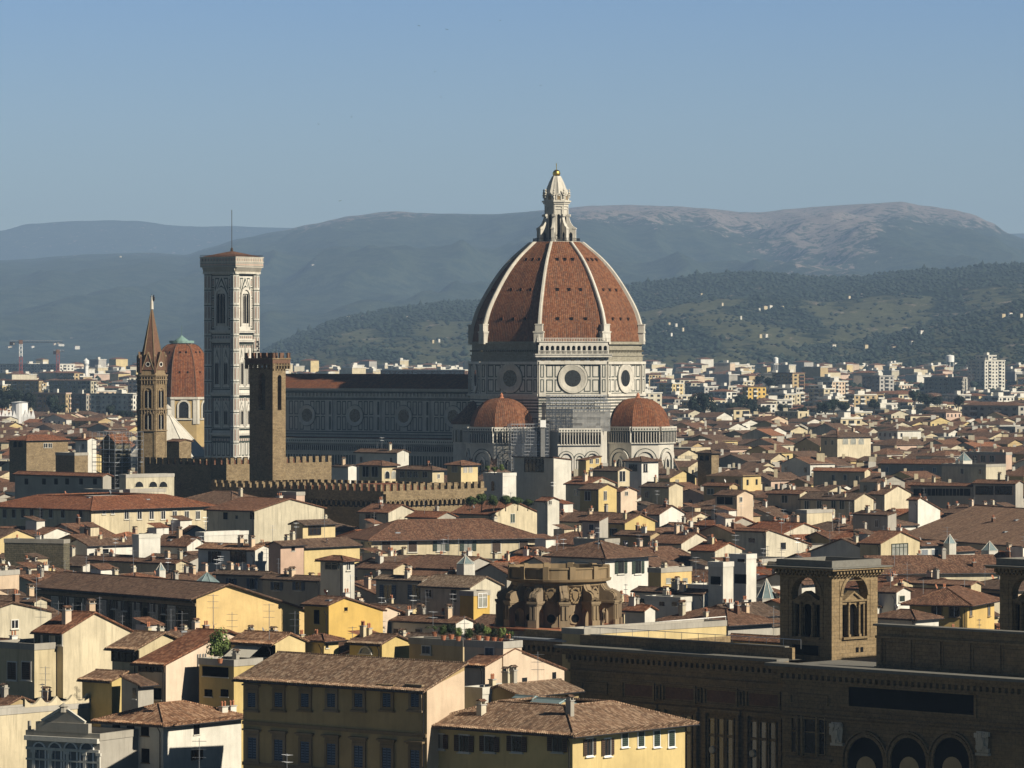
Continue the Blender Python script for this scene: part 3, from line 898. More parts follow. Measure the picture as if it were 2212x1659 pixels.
# side aisle, roof just below the clerestory
ya = 20.5; za = 27.6
mb.box(x0, -ya, 0, x1+3, -yn, za, 'marble_white'); mb.box(x0, yn, 0, x1+3, ya, za, 'marble_white')
W = Wall(mb, (x0, -ya), (1, 0)); L2 = L+3
W.box(0, za, L2, za+1.5, 0.9, 'marble_white', -0.3)
for k in range(110):
    u = 0.4+k*L2/110
    W.rect(u-0.22, za+0.5, u+0.22, za+1.0, 'marble_green', 0.92)
    W.arch(u, za-2.2, za-1.0, 0.55, 'void', 0.5, 4, True)
    W.box(u+0.32, za-2.4, u+0.5, za, 0.8, 'marble_white')
W.box(0, za-2.7, L2, za-2.3, 0.45, 'marble_white')
for k in range(80):
    u = 0.5+k*L2/80
    W.rect(u, za-7.6, u+0.75, za-3.6, 'marble_green', 0.05)
W.box(0, za-8.4, L2, za-7.9, 0.3, 'marble_white'); W.box(0, za-3.3, L2, za-3.0, 0.3, 'marble_white')
for k in range(5): W.rect(0, za-10.2-k*1.3, L2, za-9.6-k*1.3, 'marble_green', 0.05)
for k in range(70): W.line(0.4+k*L2/70, 4, 1.3+k*L2/70, za-17, 0.22, 'marble_green', 0.05)
nave = mb.obj('nave', cath, label='long marble side wall of the nave with round windows, in shade')
for k in range(4):
    mb = MB(); W = Wall(mb, (x0, -yn), (1, 0)); u = L-(k+0.5)*bay
    W.ring(u, vm, 3.3, 3.5, 'marble_green', 0.06, 0.06); W.ring(u, vm, 2.1, 3.3, 'marble_white', 0.1, 0.4); W.ring(u, vm, 3.3, 3.31, 'marble_white', 0.4, 0.05)
    W.disc(u, vm, 2.15, 'glass', 0.09); mb.obj('round_window', nave)
mb = MB()
for s in (-1, 1):
    mb.add([Vector((x0, s*(yn+1.1), zeave)), Vector((x1+2, s*(yn+1.1), zeave)), Vector((x1+2, 0, zridge)), Vector((x0, 0, zridge))], 'tile_dome')
    mb.add([Vector((x0, s*(ya-0.3), za+0.3)), Vector((x1+3, s*(ya-0.3), za+0.3)), Vector((x1+3, s*yn, zcl-0.6)), Vector((x0, s*yn, zcl-0.6))], 'tile_dome')
mb.add([Vector((x0, -yn, zeave-0.1)), Vector((x0, yn, zeave-0.1)), Vector((x0, 0, zridge-0.1))], 'marble_white')
mb.obj('nave_roof', cath)
# tribunes on the south, east and north sides
def tribune(ang, name):
    M = Matrix.Rotation(R(ang), 4, 'Z')
    d = 29.8; r = 11.0
    rt = 9.8                      # radius of the tiled half dome
    zt0, zt1, ztop = zc(962)+0.6, zc(930)+0.6, zc(858)
    poly = [(d+r*math.cos(R(22.5+45*i))*1.0, r*math.sin(R(22.5+45*i))) for i in range(8)]
    mb = MB()
    pw = [M @ Vector((x, y, 0)) for x, y in poly]
    mb.prism([(p.x, p.y) for p in pw], 0, zt1, 'marble_white', 'tile_dome')
    for i in range(8):
        a, b = pw[i], pw[(i+1) % 8]
        W, L = sidewall(mb, a, b)
        W.box(0, zt1-0.2, L, zt1+1.0, 1.0, 'marble_white', -0.2); W.box(-0.3, zt0+0.4, L+0.3, zt0+0.8, 0.6, 'marble_white')
        n = 10
        for k in range(n):
            u = (k+0.5)*L/n
            W.rect(u-0.22, zt1+0.05, u+0.22, zt1+0.5, 'marble_green', 1.03)
            W.arch(u, zt0+0.9, zt1-1.4, 0.5, 'void', 0.5, 4, True); W.box(u+L/n/2-0.1, zt0+0.8, u+L/n/2+0.1, zt1-0.2, 0.85, 'marble_white')
        W.rect(0, zt1-0.5, L, zt1-0.3, 'marble_green', 1.0)
        W.archband(L/2, zt0-8, zt0-4.6, 5.2, 0.7, 'marble_white', 0.45, pointed=False, seg=12)
        W.archband(L/2, zt0-8, zt0-4.6, 6.9, 0.24, 'marble_green', 0.06, 0.02, 12)
        W.archband(L/2, zt0-8, zt0-4.6, 4.8, 0.2, 'marble_green', 0.06, 0.02, 12)
        W.archband(L/2, zt0-14, zt0-5.6, 1.7, 0.4, 'marble_white', 0.5, pointed=True)
        W.arch(L/2, zt0-16, zt0-5.6, 1.6, 'glass', 0.05, 8, True)
        W.rect(L/2-0.1, zt0-16, L/2+0.1, zt0-4.6, 'marble_white', 0.12)
        for s in (-1, 1):
            W.line(L/2+s*1.75-0.5, zt0-7.8, L/2+s*1.75+0.5, zt0-4.5, 0.2, 'marble_green', 0.05)
        for k in range(8):
            z = zt0-9.2-k*1.5
            W.rect(0.2, z, L/2-1.4, z+0.65, 'marble_green', 0.05); W.rect(L/2+1.4, z, L-0.2, z+0.65, 'marble_green', 0.05)
    t = mb.obj('apse', cath, label='apse chapel block with blind arches below a smaller tiled dome')
    mb = MB()
    NS = 14
    for k in range(8):
        a0, a1 = R(22.5+45*k), R(67.5+45*k); acc = 0
        for j in range(NS):
            f0, f1 = j/NS, (j+1)/NS
            def rr(f): return rt*math.cos(f*math.pi/2)**0.80 if f < 1 else 0.0
            def hh(f): return (ztop-zt1-0.5)*math.sin(f*math.pi/2)**1.08
            r0, r1, h0, h1 = rr(f0), rr(f1), hh(f0), hh(f1)
            q = [Vector((d+r0*math.cos(a0), r0*math.sin(a0), zt1+0.5+h0)), Vector((d+r0*math.cos(a1), r0*math.sin(a1), zt1+0.5+h0)),
                 Vector((d+r1*math.cos(a1), r1*math.sin(a1), zt1+0.5+h1)), Vector((d+r1*math.cos(a0), r1*math.sin(a0), zt1+0.5+h1))]
            dl = math.hypot(r0-r1, h1-h0); w0, w1 = r0*0.38, r1*0.38
            uv = [(k*60-w0, acc), (k*60+w0, acc), (k*60+w1, acc+dl), (k*60-w1, acc+dl)]
            q = [M @ p for p in q]
            if r1 < 1e-3: mb.add(q[:3], 'tile_dome', uv[:3])
            else: mb.add(q, 'tile_dome', uv)
            acc += dl
    c = M @ Vector((d, 0, 0))
    mb.lathe((c.x, c.y, ztop-0.4), [(1.3, -0.3), (0.9, 0.3), (0.5, 0.8), (0.55, 1.3), (0.0, 2.1)], 10, 'terracotta')
    mb.obj('apse_dome', t)
    for i in (6, 7, 0, 1):
        p = poly[i]
        ang2 = math.atan2(p[1], p[0]-d)
        mb = MB()
        M2 = M @ Matrix.Translation((d, 0, 0)) @ Matrix.Rotation(ang2, 4, 'Z')
        rr0, rr1 = r-0.4, r+6.5
        zhi, zlo = zt0-3.6, 0.0
        for s in (-0.75, 0.75):
            q = [(rr0, 0), (rr1, 0), (rr1, zhi-15), (rr0, zhi)]
            mb.add([M2 @ Vector((x, s, z)) for x, z in q], 'marble_white')
            for k in range(9):
                z = 4+k*2.1
                xe = rr0+(rr1-rr0)*min(1, max(0.0, (zhi-z-0.8)/15))
                if xe > rr0+0.5: mb.add([M2 @ Vector((x, s*1.04, zz_)) for x, zz_ in ((rr0, z), (xe, z), (xe, z+0.7), (rr0, z+0.7))], 'marble_green')
        mb.add([M2 @ Vector(q) for q in ((rr1, -0.75, 0), (rr1, 0.75, 0), (rr1, 0.75, zhi-15), (rr1, -0.75, zhi-15))], 'marble_white')
        mb.add([M2 @ Vector(q) for q in ((rr0, -1.0, zhi+0.2), (rr0, 1.0, zhi+0.2), (rr1+0.4, 1.0, zhi-15), (rr1+0.4, -1.0, zhi-15))], 'tile_brown')
        mb.obj('sloping_buttress', t)
for ang in (-90, 0, 90): tribune(ang, 'apse')
# small exedra between south apse and nave, and wall between the apses
mb = MB()
M = Matrix.Rotation(R(-135), 4, 'Z')
c = M @ Vector((26.0, 0, 0))
mb.lathe((c.x, c.y, 0), [(6.2, 0), (6.2, 34.2)], 20, 'marble_white', smooth=False)
mb.lathe((c.x, c.y, 0), [(6.8, 34.0), (6.8, 34.9), (6.6, 34.9), (1.0, 40.6), (0, 41.2)], 20, 'tile_brown')
for i in range(20):
    a = 2*math.pi*i/20
    p = (c.x+6.3*math.cos(a), c.y+6.3*math.sin(a))
    W = Wall(mb, (p[0]+0.9*math.sin(a), p[1]-0.9*math.cos(a)), (-math.sin(a), math.cos(a)))
    W.arch(0.9, 28.6, 31.8, 1.15, 'rubble_dark', 0.06, 6); W.archband(0.9, 28.6, 31.8, 1.15, 0.3, 'marble_white', 0.2, seg=6)
mb.obj('side_exedra', cath)
mb = MB()
M = Matrix.Rotation(R(-45), 4, 'Z')
q = [(14, -15.5), (35.5, -6.5), (35.5, 6.5), (14, 15.5)]
qq = [M @ Vector((x, y, 0)) for x, y in q]
zt0, zt1 = zc(962)+0.3, zc(930)+0.3
mb.prism([(p.x, p.y) for p in qq], 0, zt1, 'marble_white', 'tile_brown')
W, L = sidewall(mb, qq[1], qq[2])
n = 15
W.box(0, zt1-0.2, L, zt1+1.0, 1.0, 'marble_white', -0.2); W.box(-0.3, zt0+0.4, L+0.3, zt0+0.8, 0.6, 'marble_white')
for k in range(n):
    u = (k+0.5)*L/n
    W.rect(u-0.22, zt1+0.05, u+0.22, zt1+0.5, 'marble_green', 1.03); W.arch(u, zt0+0.9, zt1-1.4, 0.5, 'void', 0.5, 4, True)
    W.box(u+L/n/2-0.1, zt0+0.8, u+L/n/2+0.1, zt1-0.2, 0.85, 'marble_white')
for uc, w in ((2.4, 3.6), (6.5, 2.2), (10.4, 3.6)):
    W.archband(uc, zt0-8, zt0-3.8, w, 0.5, 'marble_white', 0.4); W.archband(uc, zt0-8, zt0-3.8, w+1.1, 0.2, 'marble_green', 0.06, 0.02)
    W.archband(uc, zt0-8, zt0-3.8, w-0.8, 0.2, 'marble_green', 0.06, 0.02)
for k in range(8): W.rect(0, zt0-9.2-k*1.5, L, zt0-8.6-k*1.5, 'marble_green', 0.05)
mb.obj('linking_wall', cath)
# scaffolding with netting in front of the wall below the drum
def scaffold_box(mb, M, x0, y0, z0, x1, y1, z1, net=None, dx=2.0, dz=2.0, r=0.10, deck='steel'):
    nx = max(1, round((x1-x0)/dx)); ny = max(1, round((y1-y0)/dx)); nz = max(1, round((z1-z0)/dz))
    for i in range(nx+1):
        for j in range(ny+1):
            if 0 < i < nx and 0 < j < ny: continue
            x, y = x0+(x1-x0)*i/nx, y0+(y1-y0)*j/ny
            mb.tube(M @ Vector((x, y, z0)), M @ Vector((x, y, z1)), r, 'steel', 4)
    for k in range(1, nz+1):
        z = z0+(z1-z0)*k/nz
        for (a, b) in (((x0, y0), (x1, y0)), ((x1, y0), (x1, y1)), ((x1, y1), (x0, y1)), ((x0, y1), (x0, y0))):
            mb.tube(M @ Vector((*a, z)), M @ Vector((*b, z)), r*0.8, 'steel', 4)
            mb.tube(M @ Vector((*a, z-1.0)), M @ Vector((*b, z-1.0)), r*0.6, 'steel', 4)
    for i in range(nx):
        xa, xb = x0+(x1-x0)*i/nx, x0+(x1-x0)*(i+1)/nx
        for k in range(0, nz, 2):
            za_, zb_ = z0+(z1-z0)*k/nz, z0+(z1-z0)*(k+1)/nz
            mb.tube(M @ Vector((xa, y0, za_)), M @ Vector((xb, y0, zb_)), r*0.7, 'steel', 4)
sc = thing('scaffolding', 'steel scaffolding wrapped in pale netting against the cathedral below the round window', 'scaffolding', (DX, DY, 0), R(-AX))
Ms = Matrix.Rotation(R(-45), 4, 'Z') @ Matrix.Rotation(R(90), 4, 'Z')
# in this frame: x runs along the south-east face (left to right seen from outside), -y is outwards
mb = MB()
scaffold_box(mb, Ms, -9.5, -32.5, zt1, 10.0, -26.8, zc(868)); scaffold_box(mb, Ms, -8.5, -33, zc(868), 9, -27.5, zc(852), dz=1.2)
mb.obj('frame', sc)
mb = MB()
def net(mb, x0, y0, x1, y1, z0, z1, mat, nx=8, nz=7):
    rr = random.Random(5)
    g = [[Ms @ Vector((x0+(x1-x0)*i/nx+rr.uniform(-.1, .1), y0+(y1-y0)*i/nx+rr.uniform(-.25, .25), z0+(z1-z0)*j/nz)) for i in range(nx+1)] for j in range(nz+1)]
    for j in range(nz):
        for i in range(nx): mb.add([g[j][i], g[j][i+1], g[j+1][i+1], g[j+1][i]], mat, smooth=True)
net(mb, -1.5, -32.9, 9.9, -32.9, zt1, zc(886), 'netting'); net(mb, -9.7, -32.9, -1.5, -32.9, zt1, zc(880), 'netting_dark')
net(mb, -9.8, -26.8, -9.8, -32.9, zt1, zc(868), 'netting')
mb.obj('netting', sc)
sc2 = thing('scaffolding', 'dark netted scaffold tower with a white hoist between the two apse domes', 'scaffolding', (DX, DY, 0), R(-AX))
mb = MB()
scaffold_box(mb, Ms, -21, -36.5, 0, -9.5, -31, zc(905)-1.0)
mb.box(-12.2, -37.6, 0, -10.9, -36.7, zc(900)-2, 'netting', Ms)
mb.obj('frame', sc2)
mb = MB()
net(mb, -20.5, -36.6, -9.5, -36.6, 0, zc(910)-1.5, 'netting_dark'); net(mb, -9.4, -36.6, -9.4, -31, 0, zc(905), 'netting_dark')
mb.obj('netting', sc2)
mb = MB(); mb.box(-12.4, -38.0, zc(908)-1.5, -10.7, -36.8, zc(893)-1.5, 'white_paint', Ms); mb.obj('hoist_cabin', sc2)
# ================================================================ bell tower
CY = 1300.0
CX = px(507, CY)
camp = thing('bell_tower', 'tall square white marble bell tower with green and pink panels left of the cathedral', 'tower', (CX, CY, 0), R(90-AX))
camp.scale = (0.785, 0.785, 1)
# local origin = front corner; right wall along +x (y=0), left wall along +y (x=0)
def zk(v): return pz(v, CY)
S = 12.6
lv = [0, zk(937), zk(850), zk(735), zk(590), zk(572)]      # storey levels
def cwall(mb, side, inset=0.0):
    if side == 'R': return Wall(mb, (0, 0), (1, 0))
    return Wall(mb, (0, S), (0, -1))
mb = MB()
mb.box(0, 0, 0, S, S, zk(590), 'marble_white')
# octagonal corner buttresses
for cx_, cy_ in ((0, 0), (S, 0), (0, S), (S, S)):
    pts = [(cx_+1.75*math.cos(R(22.5+45*i)), cy_+1.75*math.sin(R(22.5+45*i))) for i in range(8)]
    mb.prism(pts, 0, zk(590), 'marble_white')
    for i in range(8):
        W, L = sidewall(mb, pts[i], pts[(i+1) % 8])
        z = 2.0
        while z < zk(600):
            h = 4.2
            W.rect(0.3, z+0.3, 0.48, z+h-0.3, 'marble_green', 0.02); W.rect(L-0.48, z+0.3, L-0.3, z+h-0.3, 'marble_green', 0.02)
            W.rect(0.55, z+0.5, L-0.55, z+h-0.5, 'marble_pink', 0.02)
            W.rect(0, z+h-0.1, L, z+h+0.18, 'marble_green', 0.03)
            z += h+0.35
for side in 'RL':
    W = cwall(mb, side)
    for z in (zk(937), zk(850), zk(735), zk(715)): 
        W.box(1.2, z-0.5, S-1.2, z-0.1, 0.9, 'marble_white'); W.box(1.2, z-0.1, S-1.2, z+0.25, 1.1, 'marble_white'); W.rect(1.6, z-1.2, S-1.6, z-0.8, 'marble_green', 0.04)
        for k in range(14): W.rect(1.9+k*0.65, z-2.2, 2.3+k*0.65, z-1.5, 'marble_pink' if k % 2 else 'marble_green', 0.04)
    # base storey
    for k in range(4): W.line(2.0+k*2.2, zk(985), 3.6+k*2.2, zk(955), 0.3, 'marble_green', 0.05); 
    for k in range(4): W.rect(1.7, zk(949)+k*1.2-1, S-1.7, zk(949)+k*1.2-0.5, 'marble_green', 0.04)
    # two storeys of paired windows
    for lo, hi in ((zk(925), zk(866)), (zk(838), zk(752))):
        W.line(1.9, lo-0.6, S-1.9, hi+1.4, 0.34, 'marble_green', 0.04)
        for uc in (S/2-2.15, S/2+2.15):
            hs = (hi-lo)*0.62
            W.line(uc-1.9, lo-0.1, uc+1.9, hi+1.0, 0.2, 'marble_green', 0.05)
            W.archband(uc, lo+0.8, lo+hs, 1.9, 0.35, 'marble_white', 0.35, pointed=True)
            W.poly([(uc-1.6, lo+hs), (uc+1.6, lo+hs), (uc, hi+0.6)], 'marble_white', 0.12)
            W.poly([(uc-1.2, lo+hs+0.2), (uc+1.2, lo+hs+0.2), (uc, hi-0.2)], 'marble_green', 0.16)
            W.poly([(uc-0.85, lo+hs+0.3), (uc+0.85, lo+hs+0.3), (uc, hi-1.1)], 'marble_white', 0.2)
    # tall top storey
    lo, hi = zk(712), zk(600)
    for k in range(5):
        z = lo+k*(hi-lo)/5
        W.rect(1.7, z, S/2-3.4, z+0.4, 'marble_green', 0.05); W.rect(S/2+3.4, z, S-1.7, z+0.4, 'marble_green', 0.05)
        W.line(1.9, z+0.8, S/2-3.7, z+(hi-lo)/5-0.3, 0.2, 'marble_green', 0.05); W.line(S/2+3.7, z+0.8, S-1.9, z+(hi-lo)/5-0.3, 0.2, 'marble_green', 0.05)
        W.rect(2.3, z+1.2, 2.7, z+(hi-lo)/5-0.8, 'marble_pink', 0.05); W.rect(S-2.7, z+1.2, S-2.3, z+(hi-lo)/5-0.8, 'marble_pink', 0.05)
    W.archband(S/2, lo+1.2, lo+9.6, 4.6, 0.75, 'marble_white', 0.7, pointed=False, seg=12)
    W.poly([(S/2-3.2, lo+10.5), (S/2+3.2, lo+10.5), (S/2, hi+0.2)], 'marble_green', 0.10)
    W.poly([(S/2-2.8, lo+10.7), (S/2+2.8, lo+10.7), (S/2, hi-0.7)], 'marble_white', 0.2)
    W.poly([(S/2-1.9, lo+12.2), (S/2+1.9, lo+12.2), (S/2, hi-2.2)], 'marble_green', 0.24); W.poly([(S/2-1.6, lo+12.35), (S/2+1.6, lo+12.35), (S/2, hi-2.7)], 'marble_white', 0.27)
    for s in (-1, 1): W.poly([(S/2+s*3.1, hi), (S/2+s*3.1, hi-4.0), (S/2+s*1.0, hi)], 'marble_green', 0.06); W.poly([(S/2+s*2.8, hi-0.35), (S/2+s*2.8, hi-2.9), (S/2+s*1.45, hi-0.35)], 'marble_white', 0.09)
    W.rect(1.5, hi+0.6, S-1.5, hi+0.9, 'marble_green', 0.05)
shaft = mb.obj('shaft', camp)
def lancets(mb, W, uc, lo, hs, w, n, mat='void'):
    sw = w/n
    for k in range(n):
        W.arch(uc-w/2+(k+0.5)*sw, lo, hs, sw*0.82, mat, 0.1, 6, True)
for side in 'RL':
    for lo, hi in ((zk(925), zk(866)), (zk(838), zk(752))):
        for uc in (S/2-2.15, S/2+2.15):
            mb = MB(); W = cwall(mb, side); hs = (hi-lo)*0.62
            W.arch(uc, lo+0.8, lo+hs, 1.9, 'marble_white', 0.06, 8, True); lancets(mb, W, uc, lo+1.1, lo+hs, 1.9, 2)
            mb.obj('window', shaft)
    mb = MB(); W = cwall(mb, side); lo = zk(712)
    W.arch(S/2, lo+1.2, lo+9.6, 4.6, 'marble_white', 0.05, 12); lancets(mb, W, S/2, lo+1.9, lo+9.6, 4.5, 3)
    for k in range(3): W.disc(S/2+(k-1)*1.0, lo+10.9-abs(k-1)*0.4, 0.28, 'void', 0.1, 8)
    mb.obj('window', shaft)
mb = MB()
o = 1.45
mb.box(-o-0.1, -o-0.1, zk(591), S+o+0.1, S+o+0.1, zk(589)+0.3, 'marble_white')
for i in range(30):
    for side in 'RL':
        W = Wall(mb, (-o, -o), (1, 0)) if side == 'R' else Wall(mb, (-o, S+o), (0, -1))
        L = S+2*o
        u = (i+0.5)*L/30
        a = [W.p(u-0.14, zk(590)+0.3, 0), W.p(u-0.14, zk(577), 0.8), W.p(u-0.14, zk(577), 0)]
        b = [W.p(u+0.14, zk(590)+0.3, 0), W.p(u+0.14, zk(577), 0.8), W.p(u+0.14, zk(577), 0)]
        mb.add(a, 'marble_white'); mb.add(b, 'marble_white'); mb.add([a[0], b[0], b[1], a[1]], 'marble_white')
q = o+0.8
mb.box(-o, -o, zk(590), S+o, S+o, zk(577), 'pietra')
mb.box(-q, -q, zk(577), S+q, S+q, zk(566), 'marble_white'); mb.box(-q-.2, -q-.2, zk(566), S+q+.2, S+q+.2, zk(565), 'marble_white')
mb.box(-q, -q, zk(565), S+q, S+q, zk(556), 'marble_white'); mb.box(-q-.2, -q-.2, zk(556), S+q+.2, S+q+.2, zk(554.5), 'marble_white')
for side in 'RL':
    W = Wall(mb, (-q, -q), (1, 0)) if side == 'R' else Wall(mb, (-q, S+q), (0, -1)); L = S+2*q
    for i in range(24): W.rect(0.2+i*L/24, zk(564), 0.2+i*L/24+0.3, zk(558), 'marble_green' if i % 2 else 'marble_pink', 0.03); 
    W.rect(0, zk(575), L, zk(574), 'marble_green', 0.03); W.rect(0, zk(569), L, zk(568.3), 'marble_green', 0.03)
    for i in range(30): W.rect(0.2+i*L/30, zk(573), 0.5+i*L/30, zk(570), 'marble_pink', 0.03)
mb.obj('cornice_gallery', camp)
mb = MB()
ap = Vector((S/2, S/2, zk(541)))
cs = [Vector((-1.9, -1.9, zk(554))), Vector((S+1.9, -1.9, zk(554))), Vector((S+1.9, S+1.9, zk(554))), Vector((-1.9, S+1.9, zk(554)))]
for i in range(4): mb.add([cs[i], cs[(i+1) % 4], ap], 'tile_brown')
for i in range(40):
    for side in 'RL':
        W = Wall(mb, (-q, -q), (1, 0)) if side == 'R' else Wall(mb, (-q, S+q), (0, -1)); L = S+2*q
        W.box(i*L/40, zk(554.5), i*L/40+0.06, zk(551), 0.0, 'iron', -0.06)
for side in 'RL':
    W = Wall(mb, (-q, -q), (1, 0)) if side == 'R' else Wall(mb, (-q, S+q), (0, -1)); W.box(0, zk(551), S+2*q, zk(550.4), 0.02, 'iron', -0.1)
mb.obj('roof', camp)
mb = MB(); mb.lathe((S/2, S/2, zk(543)), [(0.6, 0), (0.5, 1.0), (0.12, 1.4), (0.12, zk(452)-zk(543))], 6, 'wood_dark'); mb.obj('mast', camp)
# ================================================================ house kit
REG = []      # footprints: (corner, angle a, wl, wr)
OCC = []      # (u0, u1, Y, lowest picture row that must stay visible)
SKY_ = []     # (u0, u1, Y, top row)
def dirs(a):
    a = R(a)
    return Vector((-math.cos(a), math.sin(a), 0)), Vector((math.sin(a), math.cos(a), 0))
def reach(P, d, u):
    k = (u-1106.0)/F
    den = d.x-k*d.y
    return (k*P.y-P.x)/den
WINC = {}
def win_meshes(style, w, h, fr='plaster_white', sh='shutter_green', gl='glass'):
    key = (style, round(w, 1), round(h, 1), fr, sh, gl)
    if key in WINC: return WINC[key]
    w, h = key[1], key[2]
    parts = []
    def wall(): 
        mb = MB(); return mb, Wall(mb, (0, 0), (1, 0))
    f, W = wall()
    t = 0.13
    g, G = wall()
    if style == 'arch':
        W.archband(0, 0, h-w/2, w, 0.16, fr, 0.14); G.arch(0, 0, h-w/2, w, gl, 0.03)
        W.box(-0.03, 0, 0.03, h-w/2, 0.07, fr, 0.03); W.box(-w/2-0.2, -0.12, w/2+0.2, 0, 0.25, fr)
    elif style == 'void':
        W.box(-w/2-0.08, -0.1, w/2+0.08, 0, 0.12, fr); G.rect(-w/2, 0, w/2, h, gl, 0.03)
    elif style == 'glazed':
        n = max(2, round(w/1.1))
        W.frame(-w/2-0.1, 0, w/2+0.1, h, 0.1, 0.16, fr)
        for k in range(1, n): W.box(-w/2+k*w/n-0.05, 0, -w/2+k*w/n+0.05, h, 0.12, fr, 0.02)
        W.box(-w/2, h*0.68, w/2, h*0.68+0.07, 0.11, fr, 0.02); G.rect(-w/2, 0.05, w/2, h-0.05, gl, 0.03)
    elif style in ('palazzo', 'pediment', 'pedarch'):
        W.frame(-w/2-0.32, -0.1, w/2+0.32, h+0.3, 0.32, 0.16, fr)
        W.box(-w/2-0.5, -0.3, w/2+0.5, -0.1, 0.3, fr)
        W.box(-w/2-0.45, h+0.55, w/2+0.45, h+0.7, 0.25, fr); W.box(-w/2-0.6, h+0.7, w/2+0.6, h+0.88, 0.42, fr); W.box(-w/2-0.32, h+0.3, w/2+0.32, h+0.55, 0.1, fr)
        if style == 'pediment':
            for s in (-1, 1):
                a, b = (s*(w/2+0.6), h+0.88), (0, h+1.55)
                W.mb.add([W.p(a[0], a[1], 0.42), W.p(b[0], b[1], 0.42), W.p(b[0], b[1]+0.2, 0.42), W.p(a[0], a[1]+0.05, 0.42)], fr)
                W.mb.add([W.p(a[0], a[1]+0.05, 0.42), W.p(b[0], b[1]+0.2, 0.42), W.p(b[0], b[1]+0.2, 0), W.p(a[0], a[1]+0.05, 0)], fr)
            W.poly([(-w/2-0.5, h+0.88), (w/2+0.5, h+0.88), (0, h+1.55)], fr, 0.1)
        if style == 'pedarch':
            pts = [((w/2+0.6)*math.cos(math.pi*k/8), h+0.88+0.62*math.sin(math.pi*k/8)) for k in range(9)]
            for k in range(8):
                a, b = pts[k], pts[k+1]
                W.mb.add([W.p(a[0], a[1], 0.42), W.p(a[0]*.85, h+.88+(a[1]-h-.88)*.8, 0.42), W.p(b[0]*.85, h+.88+(b[1]-h-.88)*.8, 0.42), W.p(*b, 0.42)], fr)
                W.mb.add([W.p(*a, 0.42), W.p(*b, 0.42), W.p(*b, 0), W.p(*a, 0)], fr)
            W.poly(pts, fr, 0.1)
        G.rect(-w/2, 0, w/2, h, gl, 0.03)
        G.box(-w/2, 0, -0.03, h, 0.09, sh, 0.03); G.box(0.03, 0, w/2, h, 0.09, sh, 0.03)
        for k in range(9):
            G.rect(-w/2+0.08, h*k/9+0.04, -0.1, h*k/9+0.1, 'void', 0.095); G.rect(0.1, h*k/9+0.04, w/2-0.08, h*k/9+0.1, 'void', 0.095)
    else:
        W.frame(-w/2-t, -t, w/2+t, h+t, t, 0.09, fr)
        W.box(-w/2-0.25, -t-0.08, w/2+0.25, -t, 0.22, fr)
        W.box(-0.04, 0, 0.04, h, 0.07, 'white_paint' if style == 'plain' else sh, 0.02)
        G.rect(-w/2, 0, w/2, h, gl, 0.03)
    parts.append(('frame', f.mesh('window_frame')))
    parts.append(('pane', g.mesh('window_pane')))
    if style in ('shut', 'closed'):
        for s in (-1, 1):
            m, M_ = wall()
            if style == 'shut': x0, x1 = (s*(w/2+0.04), s*(w+0.06)); 
            else: x0, x1 = (s*0.02, s*w/2)
            x0, x1 = min(x0, x1), max(x0, x1)
            M_.box(x0, 0, x1, h, 0.13, sh, 0.06)
            for k in range(8): M_.rect(x0+0.06, h*k/8+0.06, x1-0.06, h*k/8+0.11, 'void', 0.134)
            parts.append(('shutter', m.mesh('shutter')))
    WINC[key] = parts
    return parts
def one_mesh(style, w, h, fr, sh, gl):
    key = ('one', style, round(w, 1), round(h, 1), fr, sh, gl)
    if key not in WINC:
        w, h = key[2], key[3]
        mb = MB(); W = Wall(mb, (0, 0), (1, 0))
        if style == 'arch':
            W.arch(0, 0, h-w/2, w, gl, 0.05, 6); W.archband(0, 0, h-w/2, w, 0.12, fr, 0.12, seg=6)
        else:
            W.rect(-w/2, 0, w/2, h, gl if style != 'closed' else sh, 0.05); W.frame(-w/2-0.1, -0.1, w/2+0.1, h+0.1, 0.1, 0.1, fr)
            W.rect(-0.05, 0, 0.05, h, fr, 0.08)
            if style == 'shut':
                W.box(-w-0.06, 0, -w/2-0.1, h, 0.12, sh); W.box(w/2+0.1, 0, w+0.06, h, 0.12, sh)
        WINC[key] = mb.mesh('window')
    return WINC[key]
def put_window(house, side, H, t, z, style, w, h, fr='plaster_white', sh='shutter_green', gl='glass', detail=True, name='window'):
    """t = metres along the wall from its left end seen from outside"""
    if side == 'R': loc, rz = (t, 0, z), 0.0
    else: loc, rz = (0, H['wl']-t, z), R(-90)
    if detail:
        P = win_meshes(style, w, h, fr, sh, gl)
        o = link(name, P[0][1], house, loc, None, rz)
        for nm, me in P[1:]: link(nm, me, o)
    else:
        o = link(name, one_mesh(style, w, h, fr, sh, gl), house, loc, None, rz)
    return o
